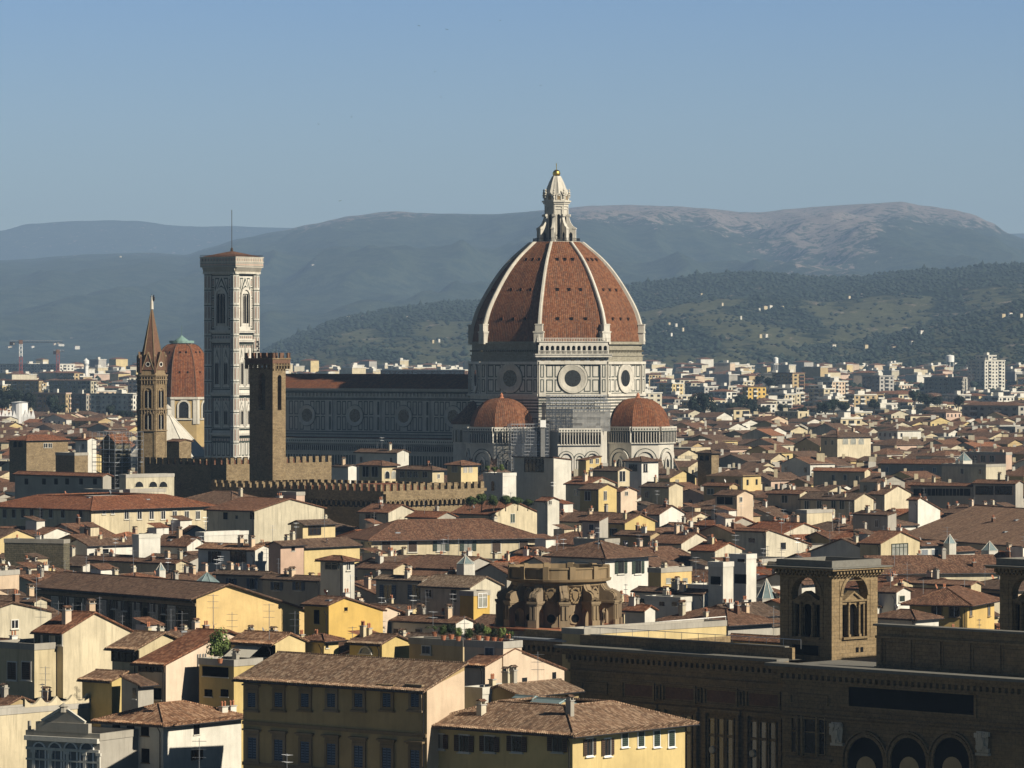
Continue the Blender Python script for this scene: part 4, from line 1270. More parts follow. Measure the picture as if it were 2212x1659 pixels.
def roof_build(kind, wl, wr, z, pitch, ov, rf, tilem, rw, under='wood_dark', gl_wall=None, wallmat=None, near=False):
    """returns roof MB, wall MB (gables), function for the roof height"""
    rb = MB(); wb = MB()
    th = 0.16
    def slab(pts):
        top = [Vector((x, y, zz+th)) for x, y, zz in pts]; bot = [Vector((x, y, zz)) for x, y, zz in pts]
        rb.add(top, tilem); rb.add(bot[::-1], under)
        for i in range(len(pts)):
            j = (i+1) % len(pts)
            rb.add([bot[i], bot[j], top[j], top[i]], tilem)
    def ridge(p, q, r=0.13):
        rb.tube((p[0], p[1], p[2]+th), (q[0], q[1], q[2]+th), r, tilem, 5)
    def eave(p, q, out):
        """row of cover tile ends and a gutter along an eave"""
        p, q = Vector(p), Vector(q); L = (q-p).length; d = (q-p)/L
        out = Vector(out)
        if near:
            n = int(L/0.25)
            for k in range(n):
                c = p+d*(k+0.5)*0.25+Z*(th-0.02)
                a, b, e = c-d*0.11+out*0.07, c+d*0.11+out*0.07, c+out*0.07+Z*0.13
                a2, b2, e2 = c-d*0.11-out*0.5+Z*pitch*0.5, c+d*0.11-out*0.5+Z*pitch*0.5, c-out*0.5+Z*(0.13+pitch*0.5)
                rb.add([a, b, e], 'tile_near'); rb.add([a, e, e2, a2], 'tile_near'); rb.add([e, b, b2, e2], 'tile_near')
        rb.tube(p+out*0.08-Z*0.03, q+out*0.08-Z*0.03, 0.08, 'iron', 5)
    if kind in ('gl', 'gr', 'shedl', 'shedr'):
        ax = kind in ('gl', 'shedl')
        A, B = (wr, wl) if ax else (wl, wr)
        if kind.startswith('shed'): rf = 1.0
        mp = (lambda a, b, zz: (a, b, zz)) if ax else (lambda a, b, zz: (b, a, zz))
        xr = A*rf; hr = z+pitch*xr
        zb = hr-pitch*(A-xr)
        fz = lambda x, y: (z+pitch*(x if ax else y)) if (x if ax else y) <= xr else hr-pitch*((x if ax else y)-xr)
        oe = ov*0.45
        s1 = [mp(-ov, -oe, z-pitch*ov), mp(-ov, B+oe, z-pitch*ov), mp(xr, B+oe, hr), mp(xr, -oe, hr)]
        slab(s1 if ax else s1[::-1])
        ridge(mp(-ov, -oe, z-pitch*ov), mp(xr, -oe, hr), 0.1)
        if rf < 0.995:
            s2 = [mp(xr, -oe, hr), mp(xr, B+oe, hr), mp(A+ov, B+oe, zb-pitch*ov), mp(A+ov, -oe, zb-pitch*ov)]
            slab(s2 if ax else s2[::-1])
            ridge(mp(A+ov, -oe, zb-pitch*ov), mp(xr, -oe, hr), 0.1)
        ridge(mp(xr, -oe, hr), mp(xr, B+oe, hr))
        e0, e1 = mp(-ov, -oe, z-pitch*ov), mp(-ov, B+oe, z-pitch*ov)
        eave(e0, e1, (-1, 0, 0) if ax else (0, -1, 0))
        for b in (0, B):
            pts = [mp(0, b, z), mp(xr, b, hr)]
            if rf < 0.995: pts.append(mp(A, b, zb))
            base = [mp(A, b, 0), mp(0, b, 0)]
            wb.add([Vector(p) for p in pts+base], wallmat)
        for a, zz_ in ((0, z), (A, zb)):
            wb.add([Vector(mp(a, 0, 0)), Vector(mp(a, B, 0)), Vector(mp(a, B, zz_)), Vector(mp(a, 0, zz_))], wallmat)
        return rb, wb, fz, hr
    if kind in ('hip', 'ring'):
        e = z-pitch*ov
        m = min(wl, wr)/2 if kind == 'hip' else min(rw, min(wl, wr)/2-0.5)
        hr = z+pitch*m
        C = [(-ov, -ov, e), (wr+ov, -ov, e), (wr+ov, wl+ov, e), (-ov, wl+ov, e)]
        if kind == 'ring' or abs(wl-wr) < 0.01:
            I = [(m, m, hr), (wr-m, m, hr), (wr-m, wl-m, hr), (m, wl-m, hr)]
        elif wl > wr: I = [(m, m, hr), (m, m, hr), (m, wl-m, hr), (m, wl-m, hr)]
        else: I = [(m, m, hr), (wr-m, m, hr), (wr-m, m, hr), (m, m, hr)]
        for k in range(4):
            j = (k+1) % 4
            pts = [C[k], C[j], I[j], I[k]]
            if (Vector(I[j])-Vector(I[k])).length < 0.02: pts = [C[k], C[j], I[j]]
            slab(pts)
            ridge(C[k], I[k])
            if len(pts) == 4: ridge(I[k], I[j])
        eave(C[3], C[0], (-1, 0, 0)); eave(C[0], C[1], (0, -1, 0))
        if kind == 'ring':
            rb.add([Vector((p[0], p[1], hr-0.3)) for p in I], 'concrete')
        wb.box(0, 0, 0, wr, wl, z, wallmat, faces='xXyY')
        def fz(x, y): return z+pitch*min(m, x, y, wr-x, wl-y)
        return rb, wb, fz, hr
    # flat roof with parapet
    wb.box(0, 0, 0, wr, wl, z, wallmat, faces='xXyY')
    rb.add([Vector((0.25, 0.25, z-0.6)), Vector((wr-0.25, 0.25, z-0.6)), Vector((wr-0.25, wl-0.25, z-0.6)), Vector((0.25, wl-0.25, z-0.6))], 'terracotta' if tilem == 'tile_orange' else 'concrete')
    for (x0, y0, x1, y1) in ((-0.08, -0.08, wr+0.08, 0.27), (-0.08, wl-0.27, wr+0.08, wl+0.08), (-0.08, 0.27, 0.27, wl-0.27), (wr-0.27, 0.27, wr+0.08, wl-0.27)):
        rb.box(x0, y0, z-0.62, x1, y1, z+0.12, 'plaster_grey' if wallmat not in ('plaster_white', 'marble_white') else 'plaster_white')
    return rb, wb, (lambda x, y: z-0.6), z
CH = {}
def chimney_mesh(k):
    if ('c', k) not in CH:
        mb = MB(); r = random.Random(k)
        w, d, h = 0.28+0.1*(k % 3), 0.25+0.07*(k % 2), 0.8+0.25*(k % 4)
        mat = ['plaster_cream', 'plaster_weathered', 'plaster_white', 'plaster_grey', 'brick', 'plaster_peach'][k % 6]
        mb.box(-w, -d, -1.0, w, d, h, mat)
        mb.box(-w-0.08, -d-0.08, h, w+0.08, d+0.08, h+0.1, 'concrete')
        if k % 2:
            for s in (-1, 1): mb.box(s*w*0.8-0.05, -d*0.8, h+0.1, s*w*0.8+0.05, d*0.8, h+0.4, mat)
            mb.add([Vector(p) for p in ((-w-.1, -d-.1, h+.4), (w+.1, -d-.1, h+.4), (w+.1, 0, h+.62), (-w-.1, 0, h+.62))], 'tile_brown')
            mb.add([Vector(p) for p in ((-w-.1, 0, h+.62), (w+.1, 0, h+.62), (w+.1, d+.1, h+.4), (-w-.1, d+.1, h+.4))], 'tile_brown')
        else:
            for q in (-1, 1): mb.lathe((q*w*0.5, 0, h+0.1), [(0.11, 0), (0.11, 0.4), (0.16, 0.42), (0.0, 0.6)], 6, 'terracotta')
        CH[('c', k)] = mb.mesh('chimney')
    return CH[('c', k)]
def antenna_mesh(k):
    if ('a', k) not in CH:
        mb = MB(); h = 2.4+0.6*k
        mb.tube((0, 0, -0.5), (0, 0, h), 0.035, 'steel', 4)
        a = 0.7*k
        d = Vector((math.cos(a), math.sin(a), 0)); e = Vector((-d.y, d.x, 0))
        for q in range(1+k % 2+1):
            z = h-0.15-q*0.7
            mb.tube(d*-0.6+Z*z, d*0.7+Z*z, 0.02, 'steel', 3)
            for i in range(6):
                c = d*(-0.5+i*0.22)+Z*z
                mb.tube(c-e*(0.35-0.03*i), c+e*(0.35-0.03*i), 0.015, 'steel', 3)
        CH[('a', k)] = mb.mesh('antenna')
    return CH[('a', k)]
def dish_mesh(k):
    if ('d', k) not in CH:
        mb = MB(); mat = ['white_paint', 'terracotta', 'steel'][k % 3]
        mb.tube((0, 0, -0.3), (0, 0, 0.7), 0.035, 'steel', 4)
        n = Vector((0.25, -0.9, 0.35)).normalized(); a = n.orthogonal().normalized(); b = n.cross(a)
        c = Vector((0, 0, 0.8)); r = 0.42
        for i in range(10):
            t0, t1 = 2*math.pi*i/10, 2*math.pi*(i+1)/10
            mb.add([c-n*0.1, c+(a*math.cos(t0)+b*math.sin(t0))*r, c+(a*math.cos(t1)+b*math.sin(t1))*r], mat, smooth=True)
        mb.tube(c-n*0.1, c+n*0.4, 0.02, 'steel', 3)
        CH[('d', k)] = mb.mesh('satellite_dish')
    return CH[('d', k)]
def sky_mesh(k):
    if ('s', k) not in CH:
        mb = MB()
        mb.box(-0.5, -0.4, -0.1, 0.5, 0.4, 0.12, 'lead'); mb.box(-0.42, -0.32, 0.12, 0.42, 0.32, 0.14, 'skylight_glass')
        CH[('s', k)] = mb.mesh('skylight')
    return CH[('s', k)]
rc = random.Random(11)
def clutter(root, roof, wl, wr, fz, n=3, big=1.0):
    for i in range(n):
        x, y = wr*rc.uniform(0.12, 0.88), wl*rc.uniform(0.12, 0.88)
        k = rc.random(); z = fz(x, y)
        if k < 0.55: link('chimney', chimney_mesh(rc.randrange(12)), roof, (x, y, z), None, R(90)*rc.randrange(2))
        elif k < 0.75: link('antenna', antenna_mesh(rc.randrange(4)), roof, (x, y, z))
        elif k < 0.87: link('satellite_dish', dish_mesh(rc.randrange(3)), roof, (x, y, z), None, rc.uniform(0, 1))
        else: link('skylight', sky_mesh(0), roof, (x, y, z+0.1), None, 0)
rw_ = random.Random(31)
def house(label, uc, ve, ul, ur, z=None, Y=None, a=38, roof='gl', wall='plaster_cream', tile='tile_brown', pitch=0.32, ov=0.55, rf=0.5, rw=6,
          vis=6.0, L=(), Rr=(), n=2, name='house', cat='house', near=False, wr=None, wl=None, group=None, strips=(), detail=None):
    if Y is None: Y = depth_for(ve, z)
    else: z = pz(ve, Y)
    P = Vector((px(uc, Y), Y, 0))
    l, r = dirs(a)
    if wl is None: wl = max(2.5, reach(P, l, ul)) if ul is not None else 10
    if wr is None: wr = max(2.5, reach(P, r, ur)) if ur is not None else 10
    wl, wr = min(wl, 60), min(wr, 34)
    if roof in ('gl', 'shedl'): pitch = min(pitch, 5.6/(wr*(rf if roof == 'gl' else 1)))
    if roof in ('gr', 'shedr'): wl = min(wl, 30); pitch = min(pitch, 5.6/(wl*(rf if roof == 'gr' else 1)))
    if roof == 'flat': wl = min(wl, 40)
    g = ground(P.x, P.y)
    root = thing(name, label, cat, (P.x, P.y, 0), R(90-a), group)
    zl = z
    rb, wb, fz, hr = roof_build(roof, wl, wr, zl, pitch, ov, rf, tile, rw, wallmat=wall, near=near)
    H = dict(wl=wl, wr=wr, P=P, l=l, r=r, z=z, a=a, fz=fz)
    for s in strips:     # string courses: (side, height below the eave, thickness, depth, material)
        side, dz, t, d, m = s
        W = Wall(wb, (0, 0), (1, 0)) if side == 'R' else Wall(wb, (0, wl), (0, -1))
        W.box(0, z-dz, wr if side == 'R' else wl, z-dz+t, d, m)
    wo_ = wb.obj('wall', root)
    ro = rb.obj('roof', root)
    if detail is None: detail = Y < 900
    # windows given by picture position: (list of u, v_top, v_bottom, style, width or None, kwargs)
    for side, specs in (('L', L), ('R', Rr)):
        d = l if side == 'L' else r
        for sp in specs:
            us, v0, v1, style, w = sp[:5]
            kw = sp[5] if len(sp) > 5 else {}
            for q, u in enumerate(us):
                t = reach(P, d, u)
                if t < 0.3 or t > (wl if side == 'L' else wr)-0.3: continue
                Yq = P.y+d.y*t
                za, zb_ = pz(v1, Yq), pz(v0, Yq)
                if side == 'L': t = wl-t
                st = style[q % len(style)] if isinstance(style, (list, tuple)) else style
                put_window(root, side, H, t, za, st, w, zb_-za, detail=detail, **kw)
    if n: clutter(root, ro, wl, wr, fz, n)
    if vis > 0.5 and not L and wl > 5 and wall not in ('rubble', 'rubble_dark'):      # shaded side walls are seldom blank
        k_ = int(wl/rw_.uniform(3.2, 4.6)); st_ = rw_.choice(['shut', 'plain', 'closed', 'void']); sh_ = rw_.choice(['shutter_green', 'shutter_brown', 'shutter_blue'])
        for q in range(k_):
            if rw_.random() < 0.25: continue
            put_window(root, 'L', H, (q+0.5+rw_.uniform(-.15, .15))*wl/k_, z-2.5-rw_.uniform(0, .3), st_, 0.95, 1.4, sh=sh_, detail=detail)
    if Y < 1000 and vis > 2 and roof in ('gl', 'hip', 'ring'):
        key = ('pipe', round(z))
        if key not in WINC:
            mb = MB(); mb.tube((-0.55, 0.35, z-0.3), (-0.12, 0.35, z-0.9), 0.055, 'iron', 5); mb.tube((-0.12, 0.35, z-0.9), (-0.12, 0.35, 2), 0.055, 'iron', 5); WINC[key] = mb.mesh('drainpipe')
        link('drainpipe', WINC[key], root)
    REG.append((P.x, P.y, a, wl, wr))
    A, B = P+l*wl, P+r*wr
    us = [pu(q.x, q.y) for q in (P, A, B)]
    OCC.append((min(us), max(us), Y, pv(z-vis*0.52, Y)))
    SKY_.append((min(us), max(us), Y, pv(hr, Y+min(wl, wr)/2)))
    H['root'] = root; H['roof'] = ro; H['wall'] = wo_; H['hr'] = hr
    return H
# ================================================================ houses read from the photograph, nearest first
PAL = dict(fr='pietra', sh='shutter_blue', gl='glass')
# ---- front row
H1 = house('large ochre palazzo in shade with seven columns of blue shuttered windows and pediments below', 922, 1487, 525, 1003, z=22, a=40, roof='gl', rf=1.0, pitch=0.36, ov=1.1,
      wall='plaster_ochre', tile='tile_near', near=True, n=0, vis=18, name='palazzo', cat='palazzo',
      L=[((545, 603, 660, 717, 776, 837, 898), 1497, 1532, 'palazzo', 1.15, PAL)],
      strips=[('L', 4.9, 0.35, 0.18, 'pietra'), ('L', 9.1, 0.35, 0.18, 'pietra')])
mb = MB()
mb.box(H1['wr'], 9.5, 0, H1['wr']+9, H1['wl']-1, 22.4, 'plaster_ochre'); mb.box(H1['wr']+0.3, 9.2, 22.4, H1['wr']+9.3, H1['wl']-0.5, 22.8, 'tile_brown')  # unseen block added behind the palazzo so its shadow falls on the white house
mb.obj('rear_shade_block', H1['root'])
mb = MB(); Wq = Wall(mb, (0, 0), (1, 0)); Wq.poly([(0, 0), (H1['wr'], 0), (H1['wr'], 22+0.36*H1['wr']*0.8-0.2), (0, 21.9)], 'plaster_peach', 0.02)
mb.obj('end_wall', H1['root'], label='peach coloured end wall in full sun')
def rowwin(H, side, ts, z0, h, style, w, kw):
    for q, t in enumerate(ts):
        st = style[q % len(style)] if isinstance(style, (list, tuple)) else style
        put_window(H['root'], side, H, t, z0, st, w, h, **kw)
def along(H, side, us):
    d = H['l'] if side == 'L' else H['r']
    out = []
    for u in us:
        t = reach(H['P'], d, u); out.append(H['wl']-t if side == 'L' else t)
    return out
ts = along(H1, 'L', (546, 603, 660, 717, 776, 837, 898))
rowwin(H1, 'L', ts, 22-8.6, 2.4, 'palazzo', 1.25, PAL)
rowwin(H1, 'L', ts, 22-13.6, 2.4, ['pediment', 'pedarch'], 1.25, PAL)
H2 = house('yellow corner palazzo, wide hipped tile roof around a terrace, right wall in sun', 1237, 1583, 918, 1480, Y=424, a=40, roof='ring', rw=5.2, pitch=0.36, ov=1.0,
      wall='plaster_yellow', tile='tile_near', near=True, n=0, vis=10, name='palazzo', cat='palazzo',
      L=[((949,), 1587, 1617, 'shut', 1.15, dict(sh='shutter_brown', gl='curtain_glass')), ((1003, 1058, 1117, 1205), 1590, 1624, 'shut', 1.25, dict(sh='shutter_brown'))],
      Rr=[((1273, 1312), 1596, 1632, 'shut', 0.95, dict(sh='shutter_brown', fr='white_paint')), ((1349, 1384, 1418, 1450), 1580, 1612, 'closed', 0.95, dict(fr='white_paint', sh='shutter_green'))])
for x, y, k in ((2.2, 13.5, 1), (3.5, 3.2, 3)): link('chimney', chimney_mesh(k), H2['roof'], (x, y, H2['fz'](x, y)))
for i, (uc, ve, ul, ur, Y) in enumerate(((1184, 1512, 1152, 1245, 456), (1203, 1518, 1128, 1300, 452))): pass
house('roof pavilion with a sloping blue green metal roof on the terrace of the yellow palazzo', 1208, 1522, 1150, 1283, Y=436, a=40, roof='gl', rf=0.12, pitch=0.30, ov=0.25, wall='plaster_ochre', tile='zinc', n=0, name='roof_pavilion', cat='roof pavilion', vis=1, wr=7.0)
house('smaller metal roofed pavilion left of the larger one on the same terrace', 1150, 1512, 1130, 1182, Y=441, a=40, roof='gl', rf=0.1, pitch=0.3, ov=0.2, wall='plaster_ochre', tile='zinc', n=0, name='roof_pavilion', cat='roof pavilion', vis=1, wr=4.5)
H3 = house('white house mostly in shade with six brown windows under a hipped tile roof', 352, 1564, 217, 521, Y=462, a=36, roof='hip', pitch=0.34, ov=0.75, wall='plaster_white', tile='tile_near', near=True, n=0, vis=12,
      L=[((251, 282, 313), 1564, 1590, 'void', 1.1, dict(gl='void', fr='pietra')), ((252,), 1617, 1648, 'shut', 1.0, dict(sh='shutter_brown')), ((283, 314), 1618, 1648, 'void', 1.15, dict(fr='pietra', gl='void'))],
      Rr=[((424,), 1563, 1587, 'void', 1.0, dict(gl='void')), ((424,), 1619, 1642, 'shut', 0.9, dict(sh='shutter_brown'))])
for u, v in ((497, 1528), (515, 1522)):
    link('chimney', chimney_mesh(2), H3['roof'], (H3['wr']*(0.86 if u < 500 else 0.97), 1.0, H3['z']-0.3))
H4 = house('pale blue grey villa with four tall arched windows and a broken pediment on its parapet', 215, 1588, 57, 224, Y=458, a=30, roof='flat', wall='plaster_grey', n=0, vis=12, name='villa', cat='villa', wr=7,
      L=[((85, 119, 153, 188), 1606, 1665, 'arch', 1.5, dict(fr='white_paint', gl='glass_blue'))], strips=[('L', 0.9, 0.5, 0.5, 'plaster_white'), ('L', 1.9, 0.3, 0.2, 'plaster_white'), ('L', 3.0, 0.2, 0.2, 'plaster_white')])
mb = MB(); W = Wall(mb, (0, H4['wl']), (0, -1)); c = H4['wl']*0.5; z = H4['z']
W.box(c-3.4, z+0.1, c+3.4, z+1.1, 0.2, 'plaster_grey', -0.4)
for d_ in (0.05, -0.3): W.poly([(c-2.6, z+1.1), (c+2.6, z+1.1), (c, z+2.5)], 'plaster_grey', d_)
for s in (-1, 1): mb.tube(W.p(c+s*2.8, z+1.2, -0.1), W.p(c+s*0.5, z+2.45, -0.1), 0.2, 'plaster_white', 4)
mb.lathe((W.p(c, 0, -.1).x, W.p(c, 0, -.1).y, z+2.2), [(0.5, 0), (0.4, 0.5), (0.55, 0.6), (0, 1.0)], 8, 'plaster_grey')
for k in range(5): W.box(0.4+k*1.2-0.2, z+0.1, 0.4+k*1.2+0.05, z+1.1, 0.1, 'plaster_grey', -0.2)
mb.obj('pediment', H4['root'])
for t in (1.0, 3.2, 5.4, 7.6, 9.4):
    if t < H4['wl']: 
        mb = MB(); W = Wall(mb, (0, H4['wl']), (0, -1)); W.box(t-0.18, z-9, t+0.18, z-2.0, 0.2, 'plaster_white'); W.box(t-0.3, z-2.2, t+0.3, z-1.9, 0.28, 'plaster_white'); mb.obj('pilaster', H4['root'])
H5 = house('long cream house with a scalloped parapet and empty sunlit wall at the left edge', -30, 1536, -60, 256, Y=476, a=40, roof='flat', wall='plaster_cream', n=2, vis=10,
      Rr=[((142,), 1556, 1564, 'plain', 0.9, {})])
mb = MB(); W = Wall(mb, (0, 0), (1, 0)); L5 = H5['wr']; z = H5['z']
nsc = 6
for k in range(nsc):
    a0, a1 = L5*(0.28+0.72*k/nsc), L5*(0.28+0.72*(k+1)/nsc)
    pts = [(a0, z)]+[(a1, z)]+[(a1+(a0-a1)*q/8, z+1.0-0.75*math.sin(math.pi*q/8)) for q in range(9)]
    W.poly(pts, 'plaster_cream', 0.1); W.poly(pts[::-1], 'plaster_cream', -0.22)
    for q in range(8):
        x0_, x1_ = a1+(a0-a1)*q/8, a1+(a0-a1)*(q+1)/8
        mb.add([W.p(x0_, z+1.0-0.75*math.sin(math.pi*q/8), 0.1), W.p(x1_, z+1.0-0.75*math.sin(math.pi*(q+1)/8), 0.1), W.p(x1_, z+1.0-0.75*math.sin(math.pi*(q+1)/8), -0.22), W.p(x0_, z+1.0-0.75*math.sin(math.pi*q/8), -0.22)], 'plaster_cream')
mb.obj('scalloped_parapet', H5['root'])
H6 = house('tall cream house end wall in full sun with two small dark windows', 74, 1393, -20, 284, Y=505, a=40, roof='flat', wall='plaster_cream', n=0, vis=12,
      Rr=[((180, 218), 1412, 1430, 'void', 1.1, dict(fr='plaster_white', gl='void'))],
      L=[((26, 57), 1430, 1468, 'closed', 1.4, dict(sh='shutter_brown'))])
house('top storey with green shutters and rust tile roof set on the tall cream house', 136, 1367, 76, 283, Y=507, a=40, roof='gl', pitch=0.4, rf=0.45, wall='plaster_cream', tile='tile_rust', n=3, vis=1, name='roof_storey', cat='roof storey',
      L=[((82, 100, 127), 1370, 1392, 'closed', 1.0, dict(sh='shutter_green'))])
H7 = house('narrow cream house with a glazed loggia under a pale tile gable roof', 297, 1400, 242, 405, Y=492, a=38, roof='gl', pitch=0.34, rf=0.5, ov=0.9, wall='plaster_cream', tile='tile_near', near=True, n=1, vis=14,
      L=[((271,), 1404, 1430, 'glazed', 4.0, dict(fr='wood_dark'))], Rr=[((380,), 1378, 1388, 'void', 0.9, {})])
H8 = house('cream house with a long low tiled roof and drainpipes on its sunlit wall', 358, 1434, 297, 533, Y=486, a=38, roof='gl', pitch=0.30, rf=0.75, ov=0.8, wall='plaster_peach', tile='tile_rust', near=True, n=2, vis=14,
      L=[((316, 340), 1432, 1452, 'glazed', 2.0, dict(fr='wood_dark')), ((307, 340), 1487, 1512, 'void', 1.2, dict(gl='void'))])
mb = MB(); W = Wall(mb, (0, 0), (1, 0))
for t in (5.2, 5.6, 6.1, 6.5): mb.tube(W.p(t, H8['z']-7, 0.12), W.p(t, H8['z']+0.8, 0.12), 0.06, 'lead', 5)
mb.obj('drainpipes', H8['wall'])
house('low house with a rust lean-to roof between the two tall cream houses', 241, 1471, 177, 250, Y=486, a=38, roof='shedl', pitch=0.3, wall='plaster_yellow', tile='tile_near', n=0, vis=4, near=True)
house('small grey lean-to with a dark tile roof under the glazed loggia', 298, 1480, 266, 303, Y=482, a=38, roof='shedr', pitch=0.3, wall='plaster_grey', tile='tile_brown', n=0, vis=6, L=[((290,), 1487, 1510, 'void', 0.5, {})])
H9 = house('yellow house with a canvas awning over its dark terrace doors, left of the ochre palazzo', 590, 1391, 497, 659, Y=488, a=38, roof='gl', pitch=0.34, wall='plaster_yellow', tile='tile_near', near=True, n=2, vis=10,
      L=[((528, 555, 580), 1392, 1420, 'void', 2.1, dict(gl='void'))])
mb = MB()
for k in range(6):
    t0, t1 = H9['wl']*(0.25+0.1*k), H9['wl']*(0.35+0.1*k)
    mb.add([Vector((0, t0, H9['z']-0.3)), Vector((0, t1, H9['z']-0.3)), Vector((-2.2, t1, H9['z']-1.5)), Vector((-2.2, t0, H9['z']-1.5))], 'canvas')
mb.obj('awning', H9['wall'])
house('small yellow house with a brown pyramid roof behind the ochre palazzo', 700, 1383, 657, 720, Y=492, a=38, roof='hip', wall='plaster_yellow', tile='tile_brown', n=0, vis=6, Rr=[((706,), 1390, 1400, 'void', 0.5, {})])
house('yellow block with a terrace against the left end of the ochre palazzo', 505, 1428, 430, 566, Y=484, a=40, roof='flat', wall='plaster_yellow', n=1, vis=12, L=[((465,), 1440, 1462, 'void', 4.0, dict(gl='void')), ((450, 485), 1490, 1505, 'void', 1.2, dict(gl='void'))])
house('yellow house with a red tile lean-to roof and sunlit side wall behind the ochre palazzo', 825, 1391, 755, 884, Y=490, a=38, roof='gl', wall='plaster_yellow', tile='tile_rust', near=True, n=2, vis=6, L=[((790,), 1398, 1412, 'arch', 1.6, dict(gl='glass_blue'))])
house('flat ochre terrace house in shade behind the right end of the ochre palazzo', 1000, 1385, 884, 1012, Y=486, a=38, roof='flat', wall='plaster_ochre', n=0, vis=5, L=[((921,), 1397, 1412, 'closed', 1.1, dict(sh='shutter_blue'))])
H10 = house('peach coloured house with a bare sunlit wall and a plant filled roof terrace', 1048, 1440, 1000, 1219, Y=468, a=38, roof='gl', rf=0.36, pitch=0.30, ov=0.3, wall='plaster_peach', tile='tile_brown', near=True, n=1, vis=8,
      Rr=[((1133,), 1464, 1480, 'void', 0.9, dict(gl='glass')), ((1197,), 1453, 1468, 'void', 0.7, dict(gl='glass'))])
H10b = house('terrace storey with a blue door on the peach coloured house', 1087, 1389, 1003, 1127, Y=470.2, a=38, roof='flat', wall='plaster_peach', n=0, vis=1, name='roof_storey', cat='roof storey', tile='tile_orange', L=[((1058,), 1400, 1422, 'closed', 1.1, dict(sh='shutter_blue'))])
house('low white walled terrace with small chimneys in front of the peach house', 1042, 1488, 1030, 1138, Y=449, a=38, roof='flat', wall='plaster_white', n=1, vis=2)
house('small tiled roof beside the terrace at the back of the yellow palazzo', 1120, 1503, 1070, 1250, Y=448, a=38, roof='gr', wall='plaster_ochre', tile='tile_near', n=2, vis=2, wl=5)
# ---- second row left
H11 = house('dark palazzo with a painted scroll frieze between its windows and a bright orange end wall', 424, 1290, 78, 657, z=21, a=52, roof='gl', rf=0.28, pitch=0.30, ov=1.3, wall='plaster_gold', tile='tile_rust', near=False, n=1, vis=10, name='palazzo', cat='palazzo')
# painted facade on the left side
mb = MB(); W = Wall(mb, (0, H11['wl']), (0, -1)); z = 21
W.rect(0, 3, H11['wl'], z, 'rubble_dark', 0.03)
W.box(0, z-1.3, H11['wl'], z-0.9, 0.2, 'pietra'); W.box(0, z-6.2, H11['wl'], z-5.7, 0.3, 'pietra'); W.box(0, z-7.0, H11['wl'], z-6.7, 0.15, 'pietra')
pt = along(H11, 'L', (119, 152, 187, 222, 258, 295, 333, 371))
for t in pt:
    W.rect(t-1.0, z-5.4, t+1.0, z-1.5, 'plaster_grey', 0.05); W.frame(t-1.0, z-5.4, t+1.0, z-1.5, 0.12, 0.1, 'marble_white')
    for s in (-1, 1):
        for k in range(7):
            zz_ = z-5.0+k*0.5
            W.ring(t+s*0.42, zz_, 0.12, 0.22, 'marble_white', 0.07, 0.07, 6)
    W.ring(t, z-3.4, 0.28, 0.45, 'marble_white', 0.075, 0.075, 10); W.rect(t-0.06, z-5.2, t+0.06, z-4.0, 'marble_white', 0.07); W.rect(t-0.06, z-2.8, t+0.06, z-1.7, 'marble_white', 0.07)
mb.obj('painted_facade', H11['wall'])
for t in along(H11, 'L', (103, 136, 170, 205, 240, 277, 314, 352, 390)):
    put_window(H11['root'], 'L', H11, t, z-5.3, 'void', 1.2, 3.2, fr='pietra', gl='void')
house('orange yellow house with one tiny square window and a sunlit end wall', 710, 1307, 657, 827, Y=592, a=40, roof='gl', rf=0.28, pitch=0.26, wall='plaster_gold', tile='tile_brown', n=4, vis=10,
      L=[((684,), 1318, 1348, 'void', 1.0, dict(gl='void', fr='plaster_gold'))], Rr=[((747,), 1312, 1320, 'void', 0.7, dict(gl='void', fr='plaster_gold'))])
house('weathered white house with one small window at the left edge', -12, 1316, -40, 111, Y=560, a=40, roof='gl', rf=0.3, pitch=0.2, wall='plaster_weathered', tile='tile_brown', n=3, vis=8, Rr=[((31,), 1341, 1357, 'plain', 1.1, {})])
house('house with a broad rust tile slope at the left edge', 74, 1300, -20, 82, Y=610, a=38, roof='gl', wall='plaster_weathered', tile='tile_rust', n=2, vis=4)
house('plain peach wall at the left edge below the stone building', -15, 1236, -40, 41, Y=660, a=30, roof='flat', wall='plaster_peach', n=1, vis=5)
house('low house with a long dark tile slope behind the frieze palazzo', 96, 1270, -10, 150, Y=680, a=30, roof='gr', pitch=0.34, wall='plaster_cream', tile='tile_brown', n=3, vis=3)
house('windowless dark rubble stone block with a flat top', 137, 1167, 9, 145, Y=790, a=20, roof='flat', wall='rubble_dark', n=3, vis=8, name='stone_building', cat='building')
house('pinkish turret house with paired windows under a small hipped roof', 741, 1211, 692, 763, z=26, a=38, roof='hip', wall='plaster_white', tile='tile_brown', n=0, vis=10, L=[((717,), 1214, 1231, 'glazed', 2.2, dict(fr='plaster_grey'))], Rr=[((752,), 1215, 1231, 'plain', 0.7, {})])
house('grey house with shuttered windows and a wide tile roof left of the turret house', 692, 1254, 567, 700, z=19, a=38, roof='gl', wall='plaster_grey', tile='tile_brown', n=2, vis=6, L=[((598, 645), 1258, 1275, 'shut', 1.2, dict(sh='shutter_blue'))], pitch=0.36)
house('grey house with blue shutters under a low roof beside the green roof lantern', 572, 1243, 466, 590, Y=716, a=38, roof='gl', wall='plaster_grey', tile='tile_brown', n=2, vis=6, L=[((500, 545), 1250, 1272, 'shut', 1.1, dict(sh='shutter_blue'))])
house('grey house with tall blue shuttered windows in the middle of the roofs', 912, 1254, 812, 932, z=19.5, a=38, roof='gl', wall='plaster_grey', tile='tile_near', n=2, vis=8, L=[((838, 899), 1264, 1295, 'shut', 1.6, dict(sh='shutter_blue'))])
